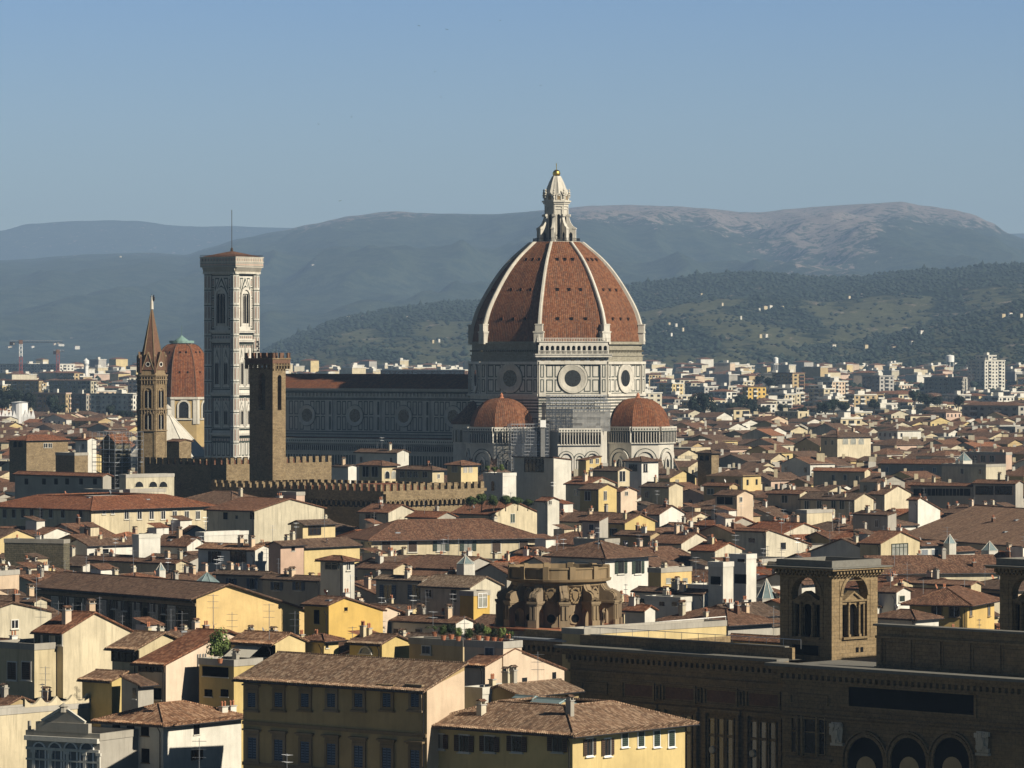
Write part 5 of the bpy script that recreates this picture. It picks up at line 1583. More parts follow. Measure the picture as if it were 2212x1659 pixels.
house('white gabled house with stained end wall and a glass lantern on its roof', 1016, 1269, 908, 1082, z=20, a=38, roof='gl', pitch=0.36, wall='plaster_weathered', tile='tile_near', n=2, vis=9, L=[((926,), 1275, 1290, 'plain', 1.2, {}), ((980,), 1275, 1300, 'void', 1.0, {})])
house('bright gold yellow annex with one white window below the stained gable', 1023, 1279, 1017, 1058, Y=652, a=38, roof='flat', wall='plaster_gold', n=0, vis=7, Rr=[((1041,), 1281, 1313, 'glazed', 2.0, dict(fr='white_paint', gl='curtain_glass'))], wl=2.6)
house('low house with a brown roof in front of the grey shuttered houses', 985, 1346, 829, 1022, z=16.5, a=38, roof='gl', wall='plaster_white', tile='tile_brown', n=5, vis=4)
house('gabled grey house with a broad tile slope left of the stone rotunda', 1095, 1240, 1026, 1152, z=18.5, a=40, roof='gr', pitch=0.42, wall='plaster_grey', tile='tile_brown', n=2, vis=4)
house('brown roofed house tucked behind the turret house', 850, 1229, 772, 890, z=18, a=38, roof='gl', wall='plaster_cream', tile='tile_brown', n=4, vis=4)
# ---- centre
H13 = house('long yellow house with a row of shuttered windows under a hipped roof', 802, 1164, 775, 1215, z=20, a=70, roof='hip', pitch=0.38, ov=1.0, wall='plaster_cream', tile='tile_brown', n=5, vis=7, wl=16,
      Rr=[((834, 891, 1072, 1131, 1186), 1169, 1192, 'closed', 1.7, dict(sh='shutter_brown')), ((953, 1011), 1168, 1190, 'shut', 1.6, dict(sh='shutter_green', gl='curtain_glass'))],
      L=[((783,), 1169, 1192, 'closed', 1.5, {})])
house('yellow roof room with a wide triple window and a low tile roof', 654, 1133, 628, 724, z=23, a=42, roof='gr', pitch=0.34, wall='plaster_yellow', tile='tile_brown', n=0, vis=4, Rr=[((679,), 1137, 1156, 'glazed', 3.2, dict(fr='wood_dark'))])
house('house with a tiled lean-to roof in front of the yellow roof room', 657, 1182, 602, 777, z=20, a=42, roof='gr', pitch=0.34, wall='plaster_yellow', tile='tile_brown', n=3, vis=4)
house('small pinkish house with one tiny window among white walls', 606, 1178, 580, 656, Y=780, a=42, roof='gr', wall='plaster_pink', tile='tile_brown', n=2, vis=6, Rr=[((633,), 1182, 1190, 'void', 0.9, dict(gl='void'))])
house('white house with a grey shaded front, one shuttered window and a wide glass door', 551, 1188, 428, 587, z=20, a=38, roof='gl', wall='plaster_white', tile='tile_near', n=3, vis=8, L=[((464,), 1191, 1216, 'shut', 1.5, dict(sh='shutter_brown')), ((515,), 1189, 1216, 'glazed', 3.6, dict(fr='wood_dark'))])
house('plain white block behind the grey fronted white house', 441, 1151, 433, 536, Y=846, a=45, roof='flat', wall='plaster_white', n=3, vis=4)
house('house with a steep dark tile slope and a thin white side wall', 404, 1179, 345, 446, z=19, a=38, roof='gl', pitch=0.5, wall='plaster_white', tile='tile_brown', n=2, vis=2)
house('bare white blind wall left of the steep dark roof', 300, 1156, 296, 346, Y=824, a=55, roof='flat', wall='plaster_white', n=0, vis=5)
house('low white house with a tile roof right of the rubble stone block', 188, 1178, 146, 311, Y=834, a=48, roof='gr', wall='plaster_white', tile='tile_brown', n=4, vis=4, Rr=[((228,), 1186, 1196, 'void', 1.4, dict(gl='void'))])
house('house with a row of air conditioners under a dark tile roof', 380, 1217, 194, 402, Y=785, a=42, roof='gl', wall='plaster_cream', tile='tile_brown', n=5, vis=4)
house('gabled house with a weathered grey end wall behind the yellow roof room', 549, 1104, 446, 700, z=24, a=40, roof='gl', pitch=0.2, wall='plaster_weathered', tile='tile_rust', n=2, vis=7, L=[((487, 545), 1107, 1122, 'void', 1.2, dict(gl='void')), ((511,), 1113, 1121, 'void', 0.7, {})])
house('pale roof box with a flat top on the weathered grey house', 640, 1064, 600, 647, Y=884, a=40, roof='flat', wall='plaster_pink', n=0, vis=3)
LW = house('very long yellow building with a low tile roof before the crenellated walls', 197, 1100, -20, 456, z=23.6, a=42, roof='ring', rw=7, pitch=0.3, ov=0.9, wall='plaster_cream', tile='tile_rust', n=4, vis=6,
      L=[((10, 30, 50, 69, 89, 110, 136, 175), 1100, 1118, 'closed', 1.0, dict(sh='shutter_brown'))],
      Rr=[((224, 243), 1102, 1110, 'plain', 0.8, {}), ((273, 301, 327, 352, 377, 403, 427), 1104, 1121, 'plain', 1.1, {})])
house('big hipped rust roof behind the long yellow building', 500, 1090, 368, 600, Y=925, a=42, roof='hip', pitch=0.34, wall='plaster_cream', tile='tile_rust', n=1, vis=1)
house('grey and cream gabled house before the lower crenellated wall', 839, 1107, 776, 896, Y=898, a=38, roof='gl', wall='plaster_weathered', tile='tile_rust', n=3, vis=5, L=[((795, 808), 1111, 1126, 'void', 1.3, {})], Rr=[((885,), 1110, 1124, 'void', 0.9, {})])
house('cream house with a long rust tile roof below the row of green trees', 1063, 1111, 975, 1160, z=22, a=40, roof='gl', wall='plaster_cream', tile='tile_rust', n=3, vis=5, Rr=[((1107,), 1110, 1129, 'closed', 1.3, {})])
house('low grey house with a rust roof between the gabled house and the trees', 945, 1118, 880, 985, Y=893, a=40, roof='gl', wall='plaster_grey', tile='tile_rust', n=3, vis=3)
# ---- right centre
H22 = house('white corner house with green shutters and a hipped roof behind the rotunda', 1307, 1202, 1190, 1401, z=23, a=40, roof='hip', pitch=0.36, ov=1.0, wall='plaster_white', tile='tile_brown', n=3, vis=10,
      Rr=[((1341, 1378), 1212, 1239, 'shut', 1.5, dict(sh='shutter_green'))], L=[((1200,), 1218, 1228, 'void', 1.2, {})])
mb = MB()
for k in range(5):
    t0, t1 = 1.2+k*1.6, 2.8+k*1.6
    mb.add([Vector((-0.1, t0, 23-1.0)), Vector((-0.1, t1, 23-1.0)), Vector((-2.3, t1, 23-2.8)), Vector((-2.3, t0, 23-2.8))], 'canvas')
mb.obj('awning', H22['wall'])
house('cement roof room with a thin flat slab above the white corner house', 1306, 1166, 1240, 1338, Y=728, a=40, roof='flat', wall='concrete', n=2, vis=4, L=[((1272,), 1182, 1188, 'void', 2.6, dict(gl='void'))])
house('small grey roof tower with one window and a tile cap', 1295, 1125, 1258, 1304, Y=790, a=40, roof='shedl', pitch=0.3, wall='plaster_grey', tile='tile_brown', n=0, vis=5, L=[((1278,), 1133, 1145, 'closed', 1.0, dict(sh='shutter_blue'))])
house('wide dark roofed house with two shaded windows behind the white corner house', 1405, 1157, 1330, 1432, z=20, a=42, roof='gl', wall='plaster_ochre', tile='tile_brown', n=3, vis=5)
house('house with yellow gable walls under a brown roof', 1350, 1130, 1290, 1415, z=21.5, a=40, roof='gl', wall='plaster_yellow', tile='tile_brown', n=2, vis=4)
house('wide bright rust roof with a metal skylight', 1472, 1174, 1405, 1536, z=19, a=40, roof='gl', pitch=0.38, wall='plaster_weathered', tile='tile_rust', n=4, vis=2)
house('house with a long sunlit weathered wall sloping down behind the stone tower', 1655, 1148, 1588, 1747, z=22, a=45, roof='gl', rf=0.06, pitch=0.26, wall='plaster_weathered', tile='tile_rust', n=2, vis=8, Rr=[((1692,), 1172, 1187, 'void', 1.5, dict(gl='glass'))], L=[((1624,), 1163, 1172, 'void', 1.6, {})])
house('rust roof and cement gable in front of the weathered wall', 1545, 1190, 1492, 1603, Y=800, a=42, roof='gl', wall='plaster_weathered', tile='tile_rust', n=3, vis=3)
house('white cube house with a terrace and one dark window', 1562, 1216, 1530, 1581, Y=640, a=40, roof='flat', wall='plaster_white', n=1, vis=7, L=[((1546,), 1246, 1263, 'void', 1.8, dict(gl='void'))])
house('taller white cube house with two dark windows and an awning', 1612, 1199, 1576, 1625, Y=652, a=40, roof='flat', wall='plaster_white', n=1, vis=9, L=[((1601,), 1203, 1214, 'void', 1.3, dict(gl='void')), ((1600,), 1241, 1261, 'void', 2.2, dict(gl='void'))])
house('yellow house with a balustraded roof terrace and potted plants', 1428, 1229, 1400, 1494, Y=672, a=42, roof='flat', wall='plaster_gold', n=1, vis=6, Rr=[((1444, 1480), 1249, 1260, 'void', 1.2, dict(gl='curtain_glass'))], tile='tile_orange')
house('red roofed white house left of the white cube houses', 1520, 1283, 1370, 1532, Y=656, a=44, roof='gl', wall='plaster_white', tile='tile_rust', n=5, vis=3)
house('small house with a red tile slope right of the rotunda', 1393, 1319, 1350, 1402, Y=625, a=38, roof='gl', pitch=0.42, wall='plaster_white', tile='tile_rust', n=2, vis=2)
house('plain white block in shade right of the small red roof', 1470, 1292, 1393, 1482, Y=634, a=42, roof='flat', wall='plaster_white', n=2, vis=4, L=[((1430, 1457), 1300, 1309, 'void', 1.0, {})])
house('long low white parapet house beside the glass pyramid', 1650, 1270, 1486, 1690, Y=655, a=40, roof='flat', wall='plaster_white', n=4, vis=3)
house('wide dark tile roof with white chimneys left of the stone tower', 1573, 1347, 1430, 1668, z=17, a=46, roof='hip', pitch=0.34, ov=0.9, wall='plaster_grey', tile='tile_brown', n=5, vis=3)
house('rust roof low against the left side of the stone tower', 1700, 1388, 1568, 1730, Y=572, a=44, roof='gl', wall='plaster_cream', tile='tile_rust', n=1, vis=1)
# ---- right
H26 = house('golden yellow house with a hipped tile roof between the two stone towers', 2090, 1303, 1965, 2165, z=20, a=22, roof='hip', pitch=0.40, ov=1.0, wall='plaster_gold', tile='tile_brown', n=0, vis=9,
      L=[((2024, 2062), 1309, 1332, 'plain', 1.4, dict(fr='pietra'))], Rr=[((2097, 2136), 1308, 1330, 'plain', 1.1, dict(fr='pietra'))], wr=14)
house('dark roofed house with a painted frieze under its eaves right of the stone tower', 1978, 1337, 1888, 2028, Y=605, a=42, roof='hip', wall='plaster_white', tile='tile_brown', n=1, vis=4, L=[((1999,), 1352, 1360, 'plain', 2, {})])
house('white walled house with a rust roof above the painted frieze house', 1937, 1279, 1898, 1967, Y=652, a=40, roof='gl', wall='plaster_white', tile='tile_rust', n=2, vis=6, Rr=[((1948,), 1287, 1299, 'closed', 1.3, dict(sh='shutter_green'))])
house('two sloped bright orange roof over a low house between the stone towers', 2098, 1264, 1972, 2114, Y=680, a=44, roof='gl', wall='plaster_cream', tile='tile_orange', n=1, vis=2)
house('very long dark brown roof behind the two stone towers', 1893, 1238, 1885, 2170, z=19, a=78, roof='gr', pitch=0.36, wall='plaster_cream', tile='tile_brown', n=6, vis=2, wl=13)
house('cream gabled house with a huge curtained window and green frames', 1903, 1174, 1858, 1987, z=22, a=40, roof='gl', pitch=0.30, wall='plaster_cream', tile='tile_rust', n=1, vis=8, Rr=[((1943,), 1174, 1202, 'glazed', 4.8, dict(fr='shutter_green', gl='curtain_glass'))])
house('white house with two grey roller blinds and a small glass lantern', 1987, 1178, 1975, 2038, Y=778, a=48, roof='gr', wall='plaster_white', tile='tile_brown', n=2, vis=6, Rr=[((1997, 2019), 1187, 1202, 'closed', 1.6, dict(sh='canvas_grey'))])
house('low white house right of the roller blind house', 2038, 1191, 2030, 2106, Y=782, a=48, roof='gr', wall='plaster_white', tile='tile_brown', n=1, vis=4)
HE = house('enormous sunlit brown roof with small dormers at the right edge', 2240, 1179, 1948, 2330, z=19, a=66, roof='gl', pitch=0.40, rf=0.5, ov=1.2, wall='plaster_grey', tile='tile_sand', n=3, vis=2, wr=34)
for u_ in (1990, 2018, 2046, 2074):
    x_ = HE['wr']*0.5-3.0; q_ = HE['P']+HE['r']*x_; y_ = reach(q_, HE['l'], u_)
    if 1 < y_ < HE['wl']-1:
        mb = MB(); zz_ = HE['fz'](x_, y_)
        mb.box(x_-0.9, y_-0.9, zz_-0.6, x_+1.2, y_+0.9, zz_+1.0, 'plaster_grey'); mb.box(x_-0.95, y_-0.6, zz_-0.1, x_-0.9, y_+0.6, zz_+0.8, 'void')
        mb.box(x_-1.3, y_-1.2, zz_+1.0, x_+1.8, y_+1.2, zz_+1.15, 'tile_sand'); mb.obj('dormer', HE['roof'])
for x_, y_ in ((8, 12), (5, 20), (11, 26)):
    link('skylight', sky_mesh(0), HE['roof'], (x_, y_, HE['fz'](x_, y_)+.15))
house('dark grey shed roofed house with aerials at the foot of the enormous roof', 1918, 1113, 1843, 1926, Y=905, a=50, roof='shedl', pitch=0.2, wall='plaster_grey', tile='tile_brown', n=3, vis=7)
house('cream box house with a thin flat roof', 1743, 1103, 1720, 1798, Y=930, a=45, roof='flat', wall='plaster_cream', n=2, vis=5)
house('ochre house with green shutters and a cream gable in full sun', 1846, 1080, 1729, 1887, z=22, a=40, roof='gl', pitch=0.36, wall='plaster_cream', tile='tile_brown', n=5, vis=8, L=[((1743, 1770, 1801, 1819), 1082, 1100, 'closed', 1.2, dict(sh='shutter_green'))])
house('cream gabled house with a roof terrace right of the green shuttered one', 1911, 1068, 1876, 1968, Y=1030, a=40, roof='gl', pitch=0.34, wall='plaster_cream', tile='tile_brown', n=4, vis=7)
house('brown roofed house with a green window and metal skylight', 1728, 1067, 1659, 1750, z=23, a=40, roof='gl', wall='plaster_cream', tile='tile_brown', n=5, vis=5, L=[((1695,), 1070, 1086, 'closed', 1.6, dict(sh='shutter_green'))])
house('white gable leaning roof house in front of the long open loggia', 1983, 1079, 1967, 2031, Y=962, a=40, roof='gl', rf=0.1, pitch=0.36, wall='plaster_white', tile='tile_brown', n=3, vis=5)
house('long open roof loggia with dark bays under a low tile roof', 2101, 1050, 1967, 2110, Y=1040, a=34, roof='gl', wall='plaster_grey', tile='tile_brown', n=1, vis=9, L=[((1988, 2012, 2036, 2058, 2082), 1056, 1071, 'void', 3.6, dict(gl='void', fr='plaster_grey'))], detail=False)
house('glazed roof room with two big windows right of the open loggia', 2194, 1045, 2103, 2210, Y=1032, a=34, roof='gl', wall='plaster_grey', tile='tile_brown', n=2, vis=8, L=[((2127, 2169), 1050, 1069, 'glazed', 4.5, dict(fr='wood_dark'))], detail=True)
house('long barn like brown roof with a shaded wall on the right', 2072, 1002, 1903, 2085, Y=1250, a=28, roof='gl', pitch=0.42, wall='plaster_grey', tile='tile_brown', n=1, vis=4)
house('bright orange tile slope beside the long brown roof', 1868, 1018, 1757, 1880, Y=1190, a=36, roof='gl', pitch=0.4, wall='plaster_cream', tile='tile_orange', n=1, vis=2)
house('grey pink palazzo with a flat parapet crowded with aerials', 2173, 978, 2076, 2186, Y=1235, a=38, roof='flat', wall='plaster_pink', n=8, vis=6, L=[((2090, 2106, 2124, 2143), 984, 998, 'plain', 1.4, {})], detail=False)
house('white stained block below the grey pink palazzo', 2130, 1004, 2034, 2173, Y=1180, a=42, roof='flat', wall='plaster_weathered', n=2, vis=4)
house('cream villa with arched white windows and a hipped brown roof', 1809, 944, 1773, 1881, Y=1500, a=50, roof='hip', wall='plaster_cream', tile='tile_brown', n=2, vis=6, Rr=[((1826, 1843, 1860), 945, 960, 'arch', 2.4, dict(gl='curtain_glass'))], detail=False)
house('glass fronted studio with a white sunlit end wall below the scaffolded apse', 1196, 989, 1111, 1234, Y=1050, a=42, roof='shedl', pitch=-0.1, wall='plaster_white', tile='tile_brown', n=0, vis=7, L=[((1154,), 990, 1020, 'glazed', 6.0, dict(fr='iron'))], detail=True)
house('small yellow tower house in front of the apse wall', 1266, 994, 1249, 1299, Y=1100, a=50, roof='shedl', pitch=0.15, wall='plaster_yellow', tile='tile_brown', n=0, vis=7, Rr=[((1277, 1290), 991, 1001, 'plain', 0.9, {}), ((1277,), 1010, 1018, 'plain', 0.9, {})])
house('white pavilion house with dark framed windows below the right apse', 1386, 996, 1351, 1422, Y=1080, a=44, roof='hip', wall='plaster_white', tile='tile_brown', n=0, vis=6, L=[((1368,), 1003, 1018, 'glazed', 2.4, dict(fr='iron'))], Rr=[((1394,), 1003, 1018, 'plain', 1.2, dict(fr='iron'))], detail=True)
house('cream gabled house with one tall narrow window', 1335, 1017, 1279, 1360, Y=1020, a=42, roof='gl', wall='plaster_cream', tile='tile_brown', n=2, vis=7, Rr=[((1344,), 1018, 1040, 'void', 2.0, {})])
house('rubble stone house tower with two arched openings right of the cathedral', 1537, 978, 1507, 1553, Y=1180, a=42, roof='hip', wall='rubble', tile='tile_brown', n=0, vis=9, L=[((1516, 1528), 984, 995, 'arch', 1.5, dict(gl='void', fr='rubble'))])
house('cement gabled house with a tall round chimney', 1272, 1046, 1222, 1329, Y=1000, a=42, roof='gl', pitch=0.30, wall='plaster_weathered', tile='tile_rust', n=3, vis=3)
house('pale yellow gabled house with one slit window and tall dark shutters', 1293, 1057, 1253, 1332, Y=960, a=42, roof='gl', wall='plaster_yellow', tile='tile_brown', n=1, vis=7, L=[((1270,), 1061, 1081, 'closed', 1.6, dict(sh='shutter_brown'))], Rr=[((1307,), 1061, 1080, 'plain', 0.9, {})])
house('small peach gabled house right of the pale yellow one', 1341, 1062, 1333, 1376, Y=985, a=46, roof='gl', wall='plaster_peach', tile='tile_brown', n=1, vis=5, Rr=[((1353,), 1062, 1070, 'void', 0.8, {})])
house('small white gabled house with a stair turret above the green trees', 1183, 1082, 1160, 1208, Y=900, a=46, roof='gl', wall='plaster_white', tile='tile_rust', n=1, vis=5, Rr=[((1188,), 1082, 1090, 'void', 0.8, {})])
house('white gabled house with a satellite dish among rust roofs', 1425, 1111, 1380, 1478, z=21, a=42, roof='gl', pitch=0.4, wall='plaster_white', tile='tile_brown', n=3, vis=4)
house('ochre house with a brown gable roof and a white dish on its wall', 1576, 1050, 1520, 1593, Y=1000, a=40, roof='gl', wall='plaster_ochre', tile='tile_brown', n=1, vis=6, L=[((1535, 1565), 1056, 1068, 'closed', 1.8, dict(sh='shutter_green'))])
house('peach gabled house with a deep shaded terrace on its left', 1592, 1070, 1545, 1627, Y=960, a=42, roof='gl', wall='plaster_peach', tile='tile_brown', n=2, vis=6, L=[((1566,), 1073, 1090, 'void', 4.5, dict(gl='void'))], Rr=[((1600,), 1074, 1084, 'plain', 0.9, {})])
house('cream house with a tile roof left of the ochre house', 1445, 1052, 1385, 1475, Y=1012, a=42, roof='gl', wall='plaster_cream', tile='tile_brown', n=3, vis=4)
# ---- in front of the cathedral nave
house('house with a dark open roof loggia and an arched door, below the nave', 825, 1005, 776, 858, Y=1050, a=42, roof='hip', wall='plaster_cream', tile='tile_brown', n=0, vis=8, L=[((790, 810), 1008, 1030, 'void', 2.0, dict(gl='void'))], Rr=[((836,), 1018, 1034, 'arch', 1.6, {}), ((850,), 1018, 1034, 'arch', 1.4, dict(gl='curtain_glass'))])
house('pale house with two chimneys directly below the nave wall', 858, 978, 768, 883, Y=1130, a=44, roof='gl', wall='plaster_white', tile='tile_brown', n=3, vis=4)
house('cream house with five dark windows and a planted terrace below the nave', 934, 1015, 855, 959, Y=1030, a=42, roof='hip', wall='plaster_cream', tile='tile_brown', n=2, vis=6, L=[((869, 885, 898, 918), 1018, 1031, 'void', 1.4, {})], Rr=[((947,), 1025, 1033, 'void', 0.7, {})])
house('cream tower house with blinds under a hipped roof, left of the apse', 996, 1004, 966, 1032, Y=1040, a=42, roof='hip', wall='plaster_yellow', tile='tile_rust', n=0, vis=10, L=[((982,), 1005, 1020, 'closed', 1.6, dict(sh='plaster_grey'))], Rr=[((1005, 1016), 1004, 1020, 'closed', 1.2, dict(sh='plaster_grey'))])
house('low white terrace house with parasols above the stone battlements', 752, 1008, 717, 770, Y=1095, a=44, roof='gl', pitch=0.2, wall='plaster_white', tile='tile_brown', n=1, vis=4)
house('square white roof tower with a planted top and one arched window', 1086, 1023, 1044, 1115, Y=1000, a=42, roof='flat', wall='plaster_white', n=0, vis=9, L=[((1065,), 1039, 1060, 'arch', 1.0, {})])
# ---- left background
house('stone house with a hipped rust roof and twin arched windows at the left', 57, 951, 20, 147, Y=1230, a=42, roof='hip', pitch=0.32, wall='rubble', tile='tile_rust', n=1, vis=9, L=[((33, 44), 953, 966, 'arch', 1.6, dict(gl='void', fr='rubble'))], Rr=[((98, 108), 958, 967, 'void', 1.3, {})])
house('low stone block with a flat top beside the scaffolded tower', 161, 979, 120, 190, Y=1120, a=45, roof='flat', wall='rubble', n=1, vis=5)
house('white house with a rust roof and parasol terrace behind the stone block', 189, 950, 163, 208, Y=1200, a=45, roof='gl', wall='plaster_white', tile='tile_rust', n=1, vis=4)
house('long grey building with deep set windows under a rust roof at the left', 222, 1029, 32, 240, Y=985, a=44, roof='gl', pitch=0.36, wall='plaster_grey', tile='tile_rust', n=0, vis=6, L=[((57, 95, 121, 145, 175, 205), 1034, 1047, 'void', 1.3, dict(gl='void'))], detail=True)
house('weathered church apse wall with a curved top beside the battlements', 272, 1026, 262, 376, Y=948, a=50, roof='flat', wall='plaster_weathered', n=1, vis=4, Rr=[((300, 330, 352), 1040, 1052, 'arch', 2.2, dict(fr='plaster_weathered'))])
house('low weathered wall with scaffold poles below the church apse wall', 281, 1058, 270, 358, Y=930, a=50, roof='flat', wall='plaster_weathered', n=0, vis=3)
house('arcaded terrace wall with stone posts below the scaffolded tower', 258, 1060, 180, 265, Y=938, a=50, roof='flat', wall='plaster_grey', n=0, vis=4, L=[((191, 207, 223, 240), 1063, 1078, 'arch', 2.0, dict(gl='void', fr='plaster_weathered'))], detail=True)
# the long terrace wall right of the rotunda
HT = house('long yellow terrace wall with a steel handrail right of the rotunda', 1262, 1361, 1240, 1569, Y=560, a=46, roof='flat', wall='plaster_yellow', n=0, vis=2, wl=4)
# ================================================================ crenellated palace, towers, library, rotunda
def reg(P, a, wl, wr, Y, z, vis, hr=None):
    l, r = dirs(a)
    REG.append((P.x, P.y, a, wl, wr))
    us = [pu(q.x, q.y) for q in (P, P+l*wl, P+r*wr)]
    OCC.append((min(us), max(us), Y, pv(z-vis, Y))); SKY_.append((min(us), max(us), Y, pv(hr or z, Y)))
def corner(uc, Y, ul, ur, a):
    P = Vector((px(uc, Y), Y, 0)); l, r = dirs(a)
    return P, reach(P, l, ul), reach(P, r, ur)
def battlements(mb, W, L, z, mat, w=1.1, gap=1.0, h=1.3, th=0.5, proud=0.0):
    n = max(1, int((L+gap)/(w+gap))); step = (L-w)/max(1, n-1) if n > 1 else L
    for k in range(n): W.box(k*step, z, k*step+w, z+h, proud, mat, proud-th)
def palace(label, uc, ve, ul, ur, Y, a, corbel):
    z = pz(ve, Y)
    P, wl, wr = corner(uc, Y, ul, ur, a)
    root = thing('crenellated_palace', label, 'palace', (P.x, P.y, 0), R(90-a))
    mb = MB(); mb.box(0, 0, 0, wr, wl, z-1.5, 'rubble')
    for W, L in ((Wall(mb, (0, 0), (1, 0)), wr), (Wall(mb, (0, wl), (0, -1)), wl)):
        if corbel:
            zz_ = z-3.0
            n = int(L/1.45)
            for k in range(n):
                u = (k+0.5)*L/n
                W.archband(u, zz_-1.1, zz_-0.5, 0.95, 0.25, 'rubble', 0.75, 0.0, 6)
                W.rect(u-0.47, zz_-1.4, u+0.47, zz_-0.1, 'void', 0.03)
            W.box(0, zz_+0.1, L, z-1.4, 0.8, 'rubble', -0.5)
    mb.obj('wall', root)
    mb = MB()
    pr = 0.8 if corbel else 0.0
    for W, L in ((Wall(mb, (0, 0), (1, 0)), wr), (Wall(mb, (0, wl), (0, -1)), wl)):
        W.box(-pr if corbel else 0, z-1.5, L+(pr if corbel else 0), z-0.9, pr+0.03, 'rubble', pr-0.6)
        battlements(mb, W, L, z-0.9, 'rubble', 1.1, 0.95, 1.45, 0.55, pr)
    W = Wall(mb, (wr, wl), (-1, 0)); battlements(mb, W, wr, z-1.4, 'rubble', 1.1, 0.95, 1.45, 0.55)
    W = Wall(mb, (wr, 0), (0, 1)); battlements(mb, W, wl, z-1.4, 'rubble', 1.1, 0.95, 1.45, 0.55)
    mb.obj('battlements', root)
    mb = MB()
    mb.add([Vector((0.8, 0.8, z-1.9)), Vector((wr-.8, 0.8, z-1.9)), Vector((wr-1.5, wl/2, z-0.2)), Vector((1.5, wl/2, z-0.2))], 'tile_rust')
    mb.add([Vector((0.8, wl-.8, z-1.9)), Vector((1.5, wl/2, z-0.2)), Vector((wr-1.5, wl/2, z-0.2)), Vector((wr-.8, wl-.8, z-1.9))], 'tile_rust')
    mb.add([Vector((0.8, 0.8, z-1.9)), Vector((1.5, wl/2, z-0.2)), Vector((0.8, wl-.8, z-1.9))], 'tile_rust')
    mb.obj('roof', root)
    reg(P, a, wl, wr, Y, z, 3.4)
    return root
palace('stone palace block with tall battlements, dark left side and sunlit right side', 455, 996, 312, 716, 985, 42, False)
palace('lower crenellated stone wall with a row of small corbel arches', 828, 1052, 462, 1040, 925, 42, True)
# ---- bell tower of the stone palace
Y = 975; P, wl, wr = corner(589, Y, 538, 617, 42); wl = wr = 0.5*(wl+wr)*1.0
P, wl, wr = corner(589, Y, 539, 617, 42)
bt = thing('stone_tower', 'square stone tower with battlements and two tall arched bell openings', 'tower', (P.x, P.y, 0), R(90-42))
zt = pz(766, Y)
def tz(v): return pz(v, Y)
mb = MB()
for side in 'LR':
    W, L = (Wall(mb, (0, wl), (0, -1)), wl) if side == 'L' else (Wall(mb, (0, 0), (1, 0)), wr)
    W.archwall(0, 0, L, tz(794), L*0.53, L*0.30, tz(816), tz(886), 'rubble', 0, thick=1.1)
mb.box(0, wl, 0, wr, wl+0.02, tz(794), 'rubble', faces='Y'); mb.box(wr, 0, 0, wr+0.02, wl, tz(794), 'rubble', faces='X')
mb.add([Vector((0, 0, tz(888))), Vector((wr, 0, tz(888))), Vector((wr, wl, tz(888))), Vector((0, wl, tz(888)))], 'rubble_dark')
mb.box(1.2, 1.2, tz(888), 1.3, wl-1.2, tz(794), 'rubble_dark'); mb.box(wr-1.3, 1.2, tz(888), wr-1.2, wl-1.2, tz(794), 'rubble_dark')
mb.obj('shaft', bt)
mb = MB()
mb.lathe((wr*0.52, wl*0.45, tz(842)), [(0.75, 0), (0.6, 0.5), (0.45, 1.2), (0.2, 1.4), (0, 1.45)], 12, 'iron'); mb.box(wr*0.52-0.05, 0.4, tz(836), wr*0.52+0.05, wl-0.4, tz(834), 'wood_dark')
mb.obj('bell', bt)
mb = MB(); o = 0.75
mb.box(-o, -o, tz(794)+0.9, wr+o, wl+o, tz(776), 'brick')
for W, L in ((Wall(mb, (-o, -o), (1, 0)), wr+2*o), (Wall(mb, (-o, wl+o), (0, -1)), wl+2*o)):
    n = 6
    for k in range(n+1): W.box(k*(L-0.3)/n, tz(797), k*(L-0.3)/n+0.3, tz(794)+0.95, 0.0, 'rubble', -o)
    for k in range(n): W.archband((k+0.5)*(L-0.3)/n+0.15, tz(794), tz(794)+0.2, (L-0.3)/n-0.35, 0.2, 'rubble', 0.0, -o, 6, legs=False)
    W.box(-0.1, tz(776), L+0.1, tz(776)+0.25, 0.12, 'rubble')
    battlements(mb, W, L, tz(776)+0.2, 'brick', 0.85, 0.75, 1.25, 0.4)
for W, L in ((Wall(mb, (wr+o, wl+o), (-1, 0)), wr+2*o), (Wall(mb, (wr+o, -o), (0, 1)), wl+2*o)): battlements(mb, W, L, tz(776)+0.2, 'brick', 0.85, 0.75, 1.25, 0.4)
mb.obj('battlements', bt)
mb = MB(); mb.tube((wr*0.3, wl*0.8, tz(776)), (wr*0.3, wl*0.8, tz(742)), 0.05, 'iron', 4)
for k, (dx_, dz_) in enumerate(((0, 0.0), (0.25, .5), (-.2, 1.0), (0.15, 1.5), (-.1, 2.0))): mb.box(wr*0.3-0.3+dx_, wl*0.8-0.04, tz(760)+dz_, wr*0.3+0.3+dx_*0.4, wl*0.8+0.04, tz(760)+dz_+0.45, 'iron')
mb.tube((wr*0.8, wl*0.3, tz(776)), (wr*0.8, wl*0.3, tz(748)), 0.04, 'iron', 4); mb.obj('weather_vane', bt)
reg(P, 42, wl, wr, Y, tz(770), 60)
OCC[-1] = (536, 622, Y, 992)
